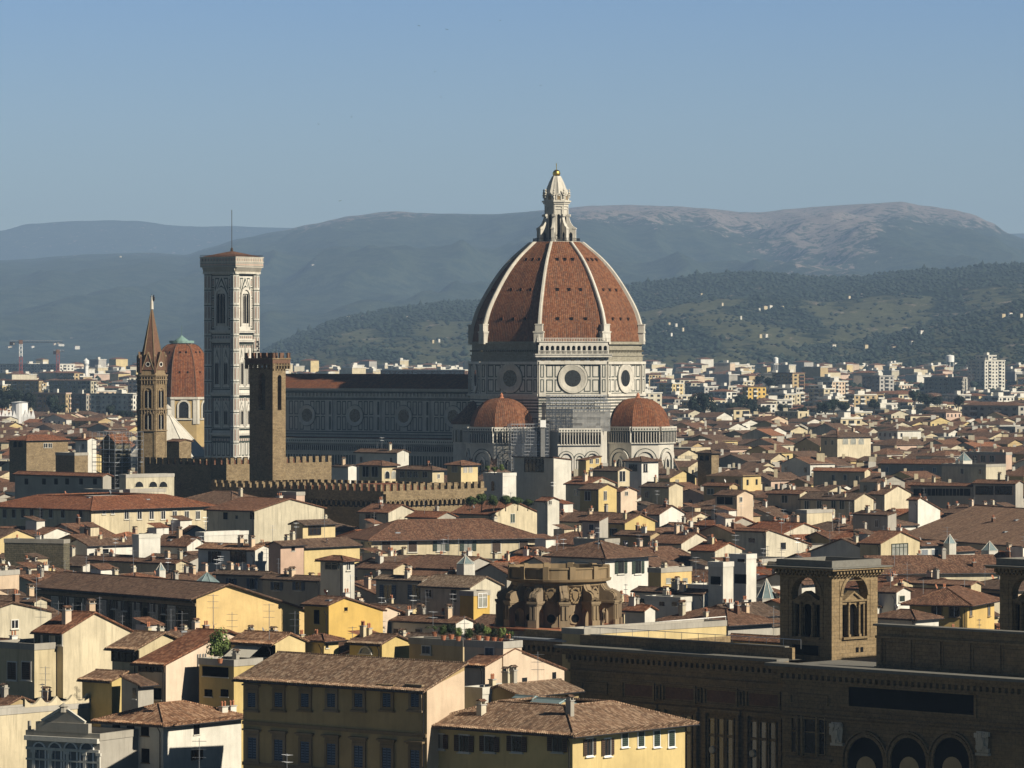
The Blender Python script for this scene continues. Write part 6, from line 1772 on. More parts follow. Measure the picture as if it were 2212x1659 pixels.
# ---- hexagonal abbey tower
Y = 1015; cx_ = px(328, Y)
hz = lambda v: pz(v, Y)
ab = thing('spired_tower', 'slender hexagonal stone bell tower with a tall ribbed brick spire', 'tower', (cx_, Y, 0), R(0))
rad = 3.45
rot = -12
def hexa(r): return [(r*math.cos(R(rot+60*i)), r*math.sin(R(rot+60*i))) for i in range(6)]
mb = MB()
mb.prism(hexa(rad), 0, hz(810), 'rubble')
for i in range(6):
    a_, b_ = hexa(rad)[i], hexa(rad)[(i+1) % 6]
    W, L = sidewall(mb, a_, b_)
    for v in (812, 820, 884, 930): 
        W.box(-0.15, hz(v)-0.1, L+0.15, hz(v)+0.12, 0.3, 'pietra')
        if v != 930:
            for k in range(5): W.arch(0.35+k*(L-0.7)/4.4+0.1, hz(v)-0.85, hz(v)-0.5, 0.42, 'void', 0.06, 4); W.box(0.15+k*L/5, hz(v)-1.0, 0.3+k*L/5, hz(v), 0.25, 'pietra')
    W.box(0, 0, 0.35, hz(812), 0.12, 'rubble'); W.box(L-0.35, 0, L, hz(812), 0.12, 'rubble')
sh = mb.obj('shaft', ab)
for i in range(6):
    a_, b_ = hexa(rad)[i], hexa(rad)[(i+1) % 6]
    for lo, hi in ((882, 846), (928, 898)):
        mb = MB(); W, L = sidewall(mb, a_, b_)
        W.archband(L/2, hz(lo), hz(hi), 1.7, 0.28, 'pietra', 0.16, pointed=False)
        for s in (-1, 1): W.arch(L/2+s*0.42, hz(lo)+0.2, hz(hi)-0.2, 0.7, 'void', 0.05, 6, True)
        W.box(L/2-0.07, hz(lo), L/2+0.07, hz(hi), 0.12, 'marble_white', 0.04)
        mb.obj('window', sh)
mb = MB()
mb.prism(hexa(rad+0.45), hz(811), hz(809), 'pietra', bottom=True)
mb.prism(hexa(rad-0.1), hz(809), hz(799), 'pietra')
apx = Vector((0, 0, hz(660)))
hb = hexa(rad-0.35)
for i in range(6):
    a_, b_ = hb[i], hb[(i+1) % 6]
    A, B = Vector((*a_, hz(799))), Vector((*b_, hz(799)))
    mb.add([A, B, apx], 'brick')
    mb.tube(A, apx, 0.17, 'pietra', 4, 0.08)
    # gablet
    W, L = sidewall(mb, hexa(rad+0.1)[i], hexa(rad+0.1)[(i+1) % 6])
    g0, g1 = hz(799), hz(760)
    W.poly([(0.35, g0), (L-0.35, g0), (L/2, g1)], 'brick', 0.0)
    for s in (0.35, L-0.35):
        mb.tube(W.p(s, g0, 0), W.p(L/2, g1, 0), 0.14, 'pietra', 4)
        q = Vector((0, 0, g1-1.0)); 
        mb.add([W.p(s, g0, 0), W.p(L/2, g1, 0), Vector((0, 0, g1))*0.35+W.p(L/2, g1, -2.3)*0.65], 'brick')
    W.ring(L/2, g0+1.3, 0.42, 0.6, 'marble_white', 0.06, 0.06, 10); W.disc(L/2, g0+1.3, 0.42, 'void', 0.05, 8)
    mb.tube(Vector((*hexa(rad)[i], hz(805))), Vector((*hexa(rad)[i], hz(770))), 0.3, 'brick', 4, 0.28)
    mb.tube(Vector((*hexa(rad)[i], hz(770))), Vector((*hexa(rad)[i], hz(765))), 0.3, 'pietra', 4, 0.0)
mb.lathe((0, 0, hz(668)), [(0.42, 0), (0.35, 1.6), (0.15, 2.6), (0.05, 3.2)], 8, 'marble_white')
mb.tube((0, 0, hz(655)), (0, 0, hz(635)), 0.05, 'iron', 4); mb.box(-0.35, -0.04, hz(641), 0.35, 0.04, hz(640), 'iron')
mb.lathe((0.45, 0, hz(651)), [(0.1, 0), (0.3, 0.5), (0.28, 1.0), (0.12, 1.2), (0.18, 1.4), (0, 1.6)], 6, 'iron')
mb.obj('spire', ab)
OCC.append((296, 360, Y, 996)); SKY_.append((298, 358, Y, 700)); REG.append((cx_-3.5, Y-3.5, 0, 7, 7))
house('square stone block with a small roof and a glazed turret behind the battlements', 387, 954, 360, 413, Y=1080, a=42, roof='gl', pitch=0.2, wall='rubble', tile='tile_rust', n=0, vis=6, name='stone_building', cat='building')
# ---- distant red dome with copper lantern
Y = 1640; cx_ = px(392.5, Y)
dz = lambda v: pz(v, Y)
sl = thing('domed_church', 'domed church with a plain red tile dome and a green copper lantern cap', 'church', (cx_, Y, 0), R(8))
mb = MB(); r0 = 12.5
def oc(r): return [(r*math.cos(R(22.5+45*i+0)), r*math.sin(R(22.5+45*i+0))) for i in range(8)]
mb.prism(oc(r0), 0, dz(858), 'plaster_ochre')
for i in range(8):
    a_, b_ = oc(r0)[i], oc(r0)[(i+1) % 8]
    W, L = sidewall(mb, a_, b_)
    W.box(-0.2, dz(862), L+0.2, dz(857), 0.7, 'marble_white', -0.2)
    W.box(0, dz(915), 1.4, dz(862), 0.35, 'marble_white'); W.box(L-1.4, dz(915), L, dz(862), 0.35, 'marble_white')
    W.archband(L/2, dz(902), dz(877), 3.6, 0.7, 'marble_white', 0.4); W.box(L/2-3.2, dz(906), L/2+3.2, dz(903), 0.5, 'marble_white')
mb.obj('drum', sl)
for i in range(8):
    a_, b_ = oc(r0)[i], oc(r0)[(i+1) % 8]; mb = MB(); W, L = sidewall(mb, a_, b_)
    W.arch(L/2, dz(902), dz(877), 3.6, 'glass', 0.06)
    for k in range(1, 4): W.rect(L/2-1.8+k*0.9-0.05, dz(902), L/2-1.8+k*0.9+0.05, dz(872), 'iron', 0.08)
    mb.obj('window', sl)
mb = MB()
H_ = dz(743)-dz(858)
for k in range(8):
    a0, a1 = R(22.5+45*k), R(67.5+45*k); acc = 0
    for j in range(16):
        f0, f1 = j/16, (j+1)/16
        rr = lambda f: 3.8+(r0-0.4-3.8)*math.cos(f*math.pi/2)**0.9
        hh = lambda f: H_*math.sin(f*math.pi/2)
        ra, rb_, ha, hb_ = rr(f0), rr(f1), hh(f0), hh(f1); dl = math.hypot(ra-rb_, hb_-ha)
        q = [Vector((ra*math.cos(a0), ra*math.sin(a0), dz(858)+ha)), Vector((ra*math.cos(a1), ra*math.sin(a1), dz(858)+ha)), Vector((rb_*math.cos(a1), rb_*math.sin(a1), dz(858)+hb_)), Vector((rb_*math.cos(a0), rb_*math.sin(a0), dz(858)+hb_))]
        w0, w1 = ra*.38, rb_*.38
        mb.add(q, 'tile_dome', [(k*60-w0, acc), (k*60+w0, acc), (k*60+w1, acc+dl), (k*60-w1, acc+dl)])
        mb.tube(q[0], q[3], 0.22, 'brick', 4)
        acc += dl
    am = (a0+a1)/2
    for f, sp in ((0.62, 2.2), (0.3, 3.0)):
        ra = (3.8+(r0-4.2)*math.cos(f*math.pi/2)**0.9)*math.cos(R(22.5))+0.08; ha = H_*math.sin(f*math.pi/2)
        for s in (-1, 1):
            t_ = Vector((-math.sin(am), math.cos(am), 0)); c_ = Vector((math.cos(am), math.sin(am), 0))*ra+t_*s*sp*0.5+Z*(dz(858)+ha)
            mb.add([c_-t_*0.35, c_+t_*0.35, c_+t_*0.35+Z*0.7-Vector((math.cos(am), math.sin(am), 0))*0.2, c_-t_*0.35+Z*0.7-Vector((math.cos(am), math.sin(am), 0))*0.2], 'void')
mb.obj('dome', sl)
mb = MB()
mb.prism(oc(4.3), dz(744), dz(741), 'marble_white', bottom=True); mb.lathe((0, 0, dz(741)), [(4.7, 0), (4.7, 0.9)], 16, 'copper_green'); mb.lathe((0, 0, dz(738)), [(3.0, 0), (2.2, 0.8), (1.0, 1.6), (0.3, 2.2), (0.08, 2.4), (0.05, 6)], 12, 'copper_green')
mb.obj('lantern', sl)
OCC.append((350, 442, Y, 925)); SKY_.append((352, 440, Y, 760)); REG.append((cx_-13, Y-13, 0, 26, 26))
# ---- white octagonal pyramid roof of the baptistery
Y = 1420; cx_ = px(362, Y)
bp = thing('baptistery', 'octagonal baptistery with a pale white pyramid roof behind the hexagonal tower', 'baptistery', (cx_, Y, 0), R(-34.4))
mb = MB(); z0_, z1_ = pz(985, Y), pz(895, Y)
mb.prism(oc(13.6), 0, z0_, 'marble_white'); 
for i in range(8):
    W, L = sidewall(mb, oc(13.6)[i], oc(13.6)[(i+1) % 8])
    for k in range(3): W.archband(L*(k+.5)/3, z0_-7, z0_-4, 2.6, 0.3, 'marble_green', 0.06, 0.02)
mb.obj('wall', bp)
mb = MB()
for i in range(8):
    a_, b_ = oc(14.1)[i], oc(14.1)[(i+1) % 8]
    A, B = Vector((*a_, z0_)), Vector((*b_, z0_))
    mb.add([A, B, Vector((b_[0]*.06, b_[1]*.06, z1_)), Vector((a_[0]*.06, a_[1]*.06, z1_))], 'marble_white')
    mb.tube(A, Vector((a_[0]*.06, a_[1]*.06, z1_)), 0.25, 'marble_white', 4)
mb.lathe((0, 0, z1_-0.3), [(1.3, 0), (1.3, 2.0), (1.6, 2.1), (0, 3.6)], 8, 'marble_white')
mb.obj('roof', bp)
OCC.append((265, 450, Y, 985)); SKY_.append((300, 420, Y, 930)); REG.append((cx_-15, Y-15, 0, 30, 30))
# ---- cathedral registrations
OCC.append((618, 1010, 1380, 968)); OCC.append((1010, 1480, 1310, 984)); OCC.append((438, 568, 1300, 984))
SKY_.append((618, 1005, 1400, 815)); SKY_.append((1010, 1395, 1340, 560)); SKY_.append((1020, 1450, 1310, 935)); SKY_.append((440, 562, 1300, 560))
for q in range(-2, 11): 
    c_ = Vector((DX, DY, 0))+dirs(AX)[0]*(q*12.0); REG.append((c_.x-22, c_.y-22, 0, 44, 44))
REG.append((DX-60, DY-52, 0, 104, 115)); REG.append((CX-12, CY-6, 0, 24, 26))
# ---- scaffolded belfry
Y = 1000; P, wl, wr = corner(250, Y, 219, 282, 45)
bf = thing('belfry', 'dark square belfry with open arches wrapped in scaffold poles', 'tower', (P.x, P.y, 0), R(45))
mb = MB(); zt = pz(958, Y)
mb.box(0, 0, 0, wr, wl, zt, 'rubble_dark')
W = Wall(mb, (0, wl), (0, -1)); W.poly([(0, zt), (wl, zt), (wl/2, zt+1.9)], 'rubble_dark', 0)
W.arch(wl/2, zt-6, zt-2.5, 1.4, 'void', 0.05); W.box(-0.2, zt-0.3, wl+0.2, zt, 0.3, 'pietra'); W.box(-0.2, zt-7.5, wl+0.2, zt-7.2, 0.3, 'pietra')
mb.obj('shaft', bf)
mb = MB()
for s in (0, 1):
    mb.add([Vector((-0.3, s*wl+(0.3 if s else -0.3), zt)), Vector((wr+0.3, s*wl+(0.3 if s else -0.3), zt)), Vector((wr+0.3, wl/2, zt+2.1)), Vector((-0.3, wl/2, zt+2.1))], 'tile_rust')
mb.obj('roof', bf)
reg(P, 45, wl, wr, Y, zt, 10)
sf = thing('scaffolding', 'tall open steel scaffolding around the dark belfry at the left', 'scaffolding', (P.x, P.y, 0), R(45))
mb = MB(); scaffold_box(mb, Matrix.Identity(4), -1.5, -1.5, 18, wr+2.5, wl+1.5, zt+2.6, dz=2.0, r=0.055); mb.obj('frame', sf)
mb = MB()
for k in range(6):
    z_ = zt-1.5-k*2.9
    mb.box(-1.5, -1.5, z_, wr+2.5, -0.6, z_+0.1, 'canvas_grey'); mb.box(-1.5, -0.6, z_, -0.6, wl+1.5, z_+0.1, 'canvas_grey')
mb.obj('planks', sf)
# ---- library: two blocks, two towers and the attic between them
LA = 45
Yl = 497.0
def lz(v, Yq): return pz(v, Yq)
lib = thing('library', 'huge brown stone library in deep shade with heavy cornices, arches and tall windows', 'library', (px(2165, 0.1)*0, 0, 0), 0)
zc_ = 18.5
P0 = Vector((px(1690, 517), 517.0, 0))          # left end of the projecting front block
l_, r_ = dirs(LA)
front_len = 40.0
def lw(mb, P, d, base=0): return Wall(mb, (P.x, P.y), (d.x, d.y), base)
dl = -l_                                         # along the facades, towards the right
# projecting block: facade from P0 towards the right/camera
mb = MB()
W = lw(mb, P0, dl)
L = front_len
W.rect(0, 0, L, zc_, 'ashlar')
# end face of the projecting block, seen from the left
We = lw(mb, P0+r_*30, -r_); We.rect(0, 0, 30, zc_, 'ashlar')
mb.add([P0+Z*(zc_+0.02), P0+dl*L+Z*(zc_+0.02), P0+dl*L+r_*30+Z*(zc_+0.02), P0+r_*30+Z*(zc_+0.02)], 'old_concrete')
# cornice
for k, (h0, h1, d) in enumerate(((-2.0, -1.6, 0.3), (-0.95, -0.5, 0.9), (-0.5, -0.1, 1.5), (-0.1, 0.25, 1.9))):
    W.box(-d*0.6, zc_+h0, L, zc_+h1, d, 'ashlar' if k < 3 else 'old_concrete', -0.3)
for k in range(44): W.box(k*L/44, zc_-1.55, k*L/44+0.45, zc_-0.95, 0.85, 'ashlar')
tp = lambda u: reach(P0, dl, u)
fc = lambda v, u: pz(v, (P0+dl*tp(u)).y)
# black inset panel
ta, tb = tp(1835), tp(2106)
W.rect(ta, fc(1525, 1835), tb, fc(1483, 1835), 'void', 0.05); W.frame(ta-0.35, fc(1525, 1835)-0.35, tb+0.35, fc(1483, 1835)+0.35, 0.35, 0.18, 'ashlar')
for k, v in enumerate((1540, 1552, 1560)): W.box(0, fc(v, 1835), L, fc(v, 1835)+0.2, 0.25+0.1*(k % 2), 'ashlar')
# small attic panel and window at the left
W.frame(tp(1708), fc(1520, 1708), tp(1790), fc(1497, 1708), 0.2, 0.2, 'ashlar')
for a0_, a1_ in ((1712, 1722), (1739, 1764), (1771, 1783)):
    W.rect(tp(a0_), fc(1626, 1712), tp(a1_), fc(1545, 1712), 'glass', 0.04)
    W.frame(tp(a0_)-0.12, fc(1626, 1712), tp(a1_)+0.12, fc(1543, 1712), 0.12, 0.2, 'ashlar'); W.box(tp(a0_), fc(1580, 1712), tp(a1_), fc(1577, 1712), 0.15, 'ashlar')
for u in (1725, 1735, 1767): W.box(tp(u)-0.12, fc(1630, 1712), tp(u)+0.2, fc(1545, 1712), 0.35, 'ashlar')
W.box(tp(1700), fc(1640, 1712), tp(1798), fc(1634, 1712), 0.5, 'ashlar')
# arcade
for uc_, wd in ((1872, 74), (1965, 72), (2058, 72)):
    t = tp(uc_); w = wd*Yl/F/0.66*0.93
    zs_ = fc(1640, uc_)-0.2
    W.arch(t, 0, zs_, w, 'void', 0.05, 14); W.archband(t, 0, zs_, w, 0.35, 'ashlar', 0.3, 0, 14); W.archband(t, 0, zs_, w+1.1, 0.18, 'ashlar', 0.42, 0, 14)
    W.arch(t, 0, zs_-1.0, w*0.55, 'plaster_ochre', 0.055, 10)
mb.obj('front_block', lib, label='projecting front with three arches and a long black panel')
# third, farthest wing at the left
P2_ = Vector((px(1112, 571), 571.0, 0)); mb = MB(); W = lw(mb, P2_, dl); L2_ = reach(P2_, dl, 1240)
zc2 = pz(1377, 571)
W.rect(0, 0, L2_, zc2, 'ashlar'); W.box(-0.3, zc2-0.1, L2_, zc2+0.15, 1.5, 'lead', -0.3); W.box(0, zc2-0.8, L2_, zc2-0.1, 1.1, 'ashlar', -0.3)
for k in range(int(L2_/0.9)): W.box(k*0.9, zc2-1.5, k*0.9+0.45, zc2-0.8, 0.8, 'ashlar')
W.box(0.8, zc2, L2_, zc2+1.1, -0.9, 'ashlar', -1.4)
mb.add([P2_+Z*(zc2+0.02), P2_+dl*L2_+Z*(zc2+0.02), P2_+dl*L2_+r_*14+Z*(zc2+0.02), P2_+r_*14+Z*(zc2+0.02)], 'concrete')
mb.obj('far_wing', lib)
# carved white coats of arms
for k, u in enumerate((1813, 2127)):
    mb = MB(); W = lw(mb, P0, dl); t = tp(u); zt_ = fc(1560 if k == 0 else 1580, u)
    pts = [(t-0.75, zt_-2.4), (t+0.75, zt_-2.4), (t+0.95, zt_-0.9), (t+0.8, zt_), (t-0.8, zt_), (t-0.95, zt_-0.9)]
    W.poly(pts, 'marble_white', 0.45)
    W.box(t-0.95, zt_-2.75, t+0.95, zt_-2.45, 0.5, 'marble_white')
    rr_ = random.Random(9+k)
    for q in range(22):
        uu, vv = t+rr_.uniform(-0.8, 0.8), zt_-rr_.uniform(0.2, 2.2); s_ = rr_.uniform(0.12, 0.28)
        W.box(uu-s_, vv-s_, uu+s_, vv+s_, 0.55+rr_.uniform(0, 0.15), 'marble_white', 0.3)
    W.poly([(t-0.38, zt_-1.0), (t+0.38, zt_-1.0), (t+0.34, zt_-1.7), (t, zt_-2.1), (t-0.34, zt_-1.7)], 'marble_white', 0.75)
    mb.obj('coat_of_arms', lib)
# recessed left block
P1 = Vector((px(1232, 550), 550.0, 0))
P1r = P1+dl*reach(P1, dl, 1694)
mb = MB(); W = lw(mb, P1, dl); L1 = reach(P1, dl, 1694)+0.5
zc1 = 18.4
W.rect(0, 0, L1, zc1, 'ashlar')
We = lw(mb, P1+r_*30, -r_); We.rect(0, 0, 30, zc1, 'ashlar')
mb.add([P1+Z*(zc1+0.02), P1+dl*L1+Z*(zc1+0.02), P1+dl*L1+r_*9+Z*(zc1+0.02), P1+r_*9+Z*(zc1+0.02)], 'old_concrete')
for k, (h0, h1, d) in enumerate(((-2.0, -1.6, 0.3), (-0.95, -0.5, 0.9), (-0.5, -0.1, 1.5), (-0.1, 0.25, 1.9))):
    W.box(-d*0.6, zc1+h0, L1, zc1+h1, d, 'ashlar' if k < 3 else 'old_concrete', -0.3)
n_ = int(L1/0.9)
for k in range(n_): W.box(k*L1/n_, zc1-1.55, k*L1/n_+0.45, zc1-0.95, 0.85, 'ashlar')
W.box(0.8, zc1+0.1, L1, zc1+1.5, -0.9, 'ashlar', -1.4)
W.box(2.8, zc1+1.5, L1-1, zc1+1.65, -0.7, 'old_concrete', -1.5)
mb.tube(W.p(0, zc1+2.4, -2.5), W.p(L1, zc1+2.4, -2.5), 0.05, 'steel', 4)
for k in range(14): mb.tube(W.p(k*L1/13, zc1+1.3, -2.5), W.p(k*L1/13, zc1+2.4, -2.5), 0.04, 'steel', 4)
zl_ = zc1-6.0
for k in range(4):
    u0_ = 9.0+k*6.9
    W.frame(u0_, zl_, u0_+5.6, zl_+2.2, 0.25, 0.2, 'ashlar'); W.rect(u0_+0.5, zl_+0.4, u0_+5.1, zl_+1.8, 'brick', 0.03)
    W.frame(u0_+5.9, zl_+0.2, u0_+6.6, zl_+2.0, 0.12, 0.25, 'ashlar')
    for q in range(3):
        x_ = u0_+0.9+q*1.5
        W.rect(x_, zl_-9.0, x_+0.95, zl_-1.6, 'glass', 0.04); W.frame(x_-0.2, zl_-9.1, x_+1.15, zl_-1.4, 0.2, 0.22, 'ashlar'); W.box(x_, zl_-3.8, x_+0.95, zl_-3.5, 0.18, 'ashlar')
    for q in (0.1, 5.5): W.box(u0_+q, zl_-9.2, u0_+q+0.5, zl_-0.9, 0.45, 'ashlar')
    W.box(u0_-0.3, zl_-0.9, u0_+6.3, zl_-0.4, 0.55, 'ashlar'); W.box(u0_-0.3, zl_-10.0, u0_+6.3, zl_-9.4, 0.6, 'ashlar')
W.box(0, zl_+2.9, L1, zl_+3.2, 0.3, 'ashlar'); W.box(8, zl_-0.2, L1, zl_+0.0, 0.35, 'ashlar')
W.frame(2.0, zl_+0.3, 6.5, zl_+1.8, 0.2, 0.2, 'ashlar')
mb.obj('left_wing', lib, label='recessed left wing with tall three light windows')
for u_, v_ in ((1541, 1620), (1628, 1628), (1702, 1617)):
    mb = MB(); Wq = lw(mb, P1, dl); t = reach(P1, dl, u_)
    if u_ < 1690:
        z_ = pz(v_, (P1+dl*t).y); Wq.disc(t, z_, 0.42, 'marble_white', 0.35, 14); Wq.ring(t, z_, 0.42, 0.5, 'marble_white', 0.35, 0.1, 14); mb.obj('medallion', lib)
for Pq, Lq, wq in ((P1, L1, 30), (P0, front_len, 32)):
    c_ = Pq+dl*Lq; REG.append((c_.x, c_.y, LA, Lq, wq))
OCC.append((1225, 2260, 590, 1720)); OCC.append((1110, 1240, 600, 1500))
SKY_.append((1232, 1690, 560, 1385)); SKY_.append((1690, 2212, 510, 1430))
# attic wall between the towers, set back
def lib_tower(label, ucn, Yn, ul_, ur_):
    P, wl_, wr_ = corner(ucn, Yn, ul_, ur_, LA)
    z0_ = zc_-0.2; zt_ = pz(1247, Yn)        # top of the wall below the cornice
    tw = thing('stone_tower', label, 'tower', (P.x, P.y, z0_), R(90-LA))
    w = wl_
    zz0 = pz(1425, Yn)-z0_; ztp = zt_-z0_
    sp = pz(1289, Yn)-z0_; hb = pz(1379, Yn)-z0_
    mb = MB(); th = 1.15
    aw = w*0.52
    for side in 'LR':
        Lw = w if side == 'L' else wr_
        W = Wall(mb, (0, w), (0, -1)) if side == 'L' else Wall(mb, (0, 0), (1, 0))
        a_w = Lw*0.54
        W.archwall(0, -1, Lw, ztp, Lw/2, a_w, sp, hb, 'ashlar', 0, 12, th)
        Wb = Wall(mb, (wr_-0, 0), (0, 1)) if side == 'L' else Wall(mb, (wr_, w), (-1, 0))
        Wb.archwall(0, -1, Lw, ztp, Lw/2, a_w, sp, hb, 'ashlar', 0, 12, th)
        Wi = Wall(mb, (th, w-th), (0, -1)) if side == 'L' else Wall(mb, (th, th), (1, 0))
        W.archband(Lw/2, sp, sp, a_w, 0.42, 'ashlar', 0.14, 0, 14, legs=False)
        W.box(Lw/2-0.22, sp+a_w/2-0.05, Lw/2+0.22, sp+a_w/2+0.75, 0.25, 'ashlar')
        W.box(0.0, ztp-0.15, Lw, ztp+0.05, 0.1, 'ashlar')
        W.frame(Lw*0.16, hb-0.2, Lw*0.84, ztp-0.5, 0.06, 0.06, 'ashlar')
        # serliana inside the arch, closing its lower part
        d_ = -0.35
        e0 = sp-0.75
        aw2 = a_w/2
        cw = aw2*0.36      # half width of the middle arch
        W.box(Lw/2-aw2, e0-0.35, Lw/2-cw-0.1, e0, d_+0.1, 'ashlar', -0.8); W.box(Lw/2+cw+0.1, e0-0.35, Lw/2+aw2, e0, d_+0.1, 'ashlar', -0.8)
        W.box(Lw/2-aw2, e0, Lw/2+aw2, e0+0.22, d_+0.3, 'ashlar', -0.95)
        # pediment
        for s in (-1, 1):
            mb.add([W.p(Lw/2+s*(aw2*0.8), e0+0.22, d_+0.3), W.p(Lw/2, e0+1.25, d_+0.3), W.p(Lw/2, e0+1.0, d_+0.3), W.p(Lw/2+s*(aw2*0.8-0.5), e0+0.22, d_+0.3)], 'ashlar')
            mb.add([W.p(Lw/2+s*(aw2*0.85), e0+0.22, d_+0.35), W.p(Lw/2, e0+1.28, d_+0.35), W.p(Lw/2, e0+1.28, -1.1), W.p(Lw/2+s*(aw2*0.85), e0+0.22, -1.1)], 'ashlar')
        W.poly([(Lw/2-aw2*0.7, e0+0.22), (Lw/2+aw2*0.7, e0+0.22), (Lw/2, e0+1.1)], 'ashlar', d_)
        # middle arch piece
        pts = [(Lw/2+cw+0.25, e0-0.0), (Lw/2+cw+0.25, hb)]+[(Lw/2+cw, hb)]
        arc = [(Lw/2+cw*math.cos(math.pi*q/8), e0-1.1+cw*math.sin(math.pi*q/8)) for q in range(9)]
        for q in range(8):
            (xa, za_), (xb, zb_) = arc[q], arc[q+1]
            mb.add([W.p(xb, zb_, d_), W.p(xa, za_, d_), W.p(xa, e0, d_), W.p(xb, e0, d_)], 'ashlar')
        for s in (-1, 1):
            x = Lw/2+s*(cw+0.14)
            W.box(x-0.14, hb, x+0.14, e0-0.0, d_, 'ashlar', -0.8)
            mb.tube(W.p(x+s*0.0, hb+0.3, d_+0.22), W.p(x, e0-0.35, d_+0.22), 0.15, 'ashlar', 8, 0.13)
            W.box(x-0.2, e0-0.38, x+0.2, e0-0.1, d_+0.42, 'ashlar', d_); W.box(x-0.2, hb, x+0.2, hb+0.3, d_+0.42, 'ashlar', d_)
            x2 = Lw/2+s*(aw2-0.12); W.box(x2-0.12, hb, x2+0.12, e0-0.3, d_, 'ashlar', -0.8)
        W.rect(Lw/2-aw2+0.1, hb, Lw/2+aw2-0.1, e0+0.2, 'void', -0.82)
        W.box(Lw/2-aw2-0.1, hb-0.25, Lw/2+aw2+0.1, hb, 0.35, 'ashlar', -0.6)
        if side == 'L': W.rect(Lw*0.25, hb-2.2, Lw*0.75, hb-1.0, 'void', 0.05); W.frame(Lw*0.23, hb-2.35, Lw*0.77, hb-0.85, 0.12, 0.1, 'ashlar')
        else:
            W.rect(Lw*0.52, hb-1.9, Lw*0.58, hb-1.3, 'void', 0.05); W.rect(Lw*0.62, hb-1.9, Lw*0.68, hb-1.3, 'void', 0.05)
    mb.add([Vector((0, 0, hb-0.3)), Vector((wr_, 0, hb-0.3)), Vector((wr_, w, hb-0.3)), Vector((0, w, hb-0.3))], 'concrete')
    mb.obj('tower_wall', tw)
    mb = MB()
    z_ = ztp
    o1 = 1.2
    mb.box(-0.25, -0.25, z_, wr_+0.25, w+0.25, z_+0.35, 'ashlar')
    for Wc, Lc in ((Wall(mb, (-0.25, -0.25), (1, 0)), wr_+.5), (Wall(mb, (-0.25, w+0.25), (0, -1)), w+.5)):
        n = 15
        for k in range(n):
            u = (k+0.5)*Lc/n
            Wc.box(u-0.13, z_+0.35, u+0.13, z_+0.75, 0.7, 'ashlar'); Wc.box(u-0.13, z_+0.05, u+0.13, z_+0.33, 0.32, 'ashlar')
    mb.box(-0.2, -0.2, z_+0.35, wr_+0.2, w+0.2, z_+0.78, 'ashlar')
    mb.box(-o1, -o1, z_+0.78, wr_+o1, w+o1, z_+1.0, 'ashlar'); mb.box(-o1-.15, -o1-.15, z_+1.0, wr_+o1+.15, w+o1+.15, z_+1.14, 'old_concrete')
    for (x0_, y0_, x1_, y1_) in ((-0.3, -0.3, wr_+.3, 0.1), (-0.3, w-0.1, wr_+.3, w+0.3), (-0.3, 0.1, 0.1, w-0.1), (wr_-0.1, 0.1, wr_+0.3, w-0.1)):
        mb.box(x0_, y0_, z_+1.14, x1_, y1_, z_+1.95, 'old_concrete')
    mb.obj('cornice', tw)
    OCC.append((ul_-25, ur_+20, Yn, 1440)); SKY_.append((ul_, ur_, Yn, 1215)); REG.append((P.x, P.y, LA, w+4, wr_+4))
    return P, wl_, wr_
T1 = lib_tower('square brown stone tower with a deep cornice and arched openings, nearly whole in view', 1797, 524, 1685, 1896)
# second tower: same direction along the facade
tt = 23.0
lib_tower('second brown stone tower cut off by the right edge of the picture', 2276, 508, 2160, 2375)
Pm = T1[0]+r_*T1[2]*0.55
mb = MB(); 
tA_ = reach(P0, dl, 1852); Pa = P0+dl*tA_+r_*3.5; 
W = lw(mb, Pa, dl); La_ = 27.0
za0, za1 = zc_-0.3, pz(1352, Pa.y)
W.box(0, za0, La_, za1, 0.0, 'ashlar', -1.2); W.box(-0.3, za1, La_, za1+0.25, 0.35, 'old_concrete', -1.4); W.box(0, za1-1.4, La_, za1-1.1, 0.3, 'ashlar'); W.box(0, za0, La_, za0+0.5, 0.5, 'ashlar')
for k in range(5): W.frame(1.2+k*4.4, za0+0.9, 4.6+k*4.4, za1-1.8, 0.12, 0.12, 'ashlar'); W.box(0.1+k*4.4, za0+0.5, 0.9+k*4.4, za1-1.4, 0.2, 'ashlar')
mb.obj('attic_wall', lib)
OCC.append((1870, 2160, 497, 1362))
# ---- rotunda with volutes
Y = 600; cx_ = px(1207, Y)
rt = thing('rotunda', 'round brown stone rotunda open to the sky with scrolled buttresses and carved shields', 'rotunda', (cx_, Y, 0), R(0))
vz = lambda v: pz(v, Y-6)
R0 = 6.15
z0_, z1_ = vz(1352), vz(1262)
mb = MB()
mb.lathe((0, 0, 0), [(R0, 0), (R0, z1_)], 40, 'pietra', smooth=True)
mb.obj('drum', rt)
mb = MB()
mb.lathe((0, 0, z1_-0.5), [(R0+0.05, 0), (R0+0.35, 0.25), (R0+0.35, 0.6), (R0+1.0, 0.8), (R0+1.1, 1.1), (R0+0.7, 1.15)], 40, 'pietra', cap=False, smooth=False)
mb.lathe((0, 0, z1_+0.6), [(R0+0.7, 0), (R0+0.7, 1.35), (R0+0.85, 1.4), (R0+0.85, 1.6), (R0+0.2, 1.6), (R0+0.2, 0.2)], 40, 'pietra', cap=False, smooth=False)
for k in range(12):
    M = Matrix.Rotation(R(30*k+15), 4, 'Z'); mb.box(R0+0.1, -0.4, z1_+0.6, R0+0.98, 0.4, z1_+2.35, 'pietra', M)
mb.lathe((0, 0, z1_+0.75), [(R0+0.25, 0.0), (0.1, 0.3)], 40, 'old_concrete')
mb.obj('parapet', rt)
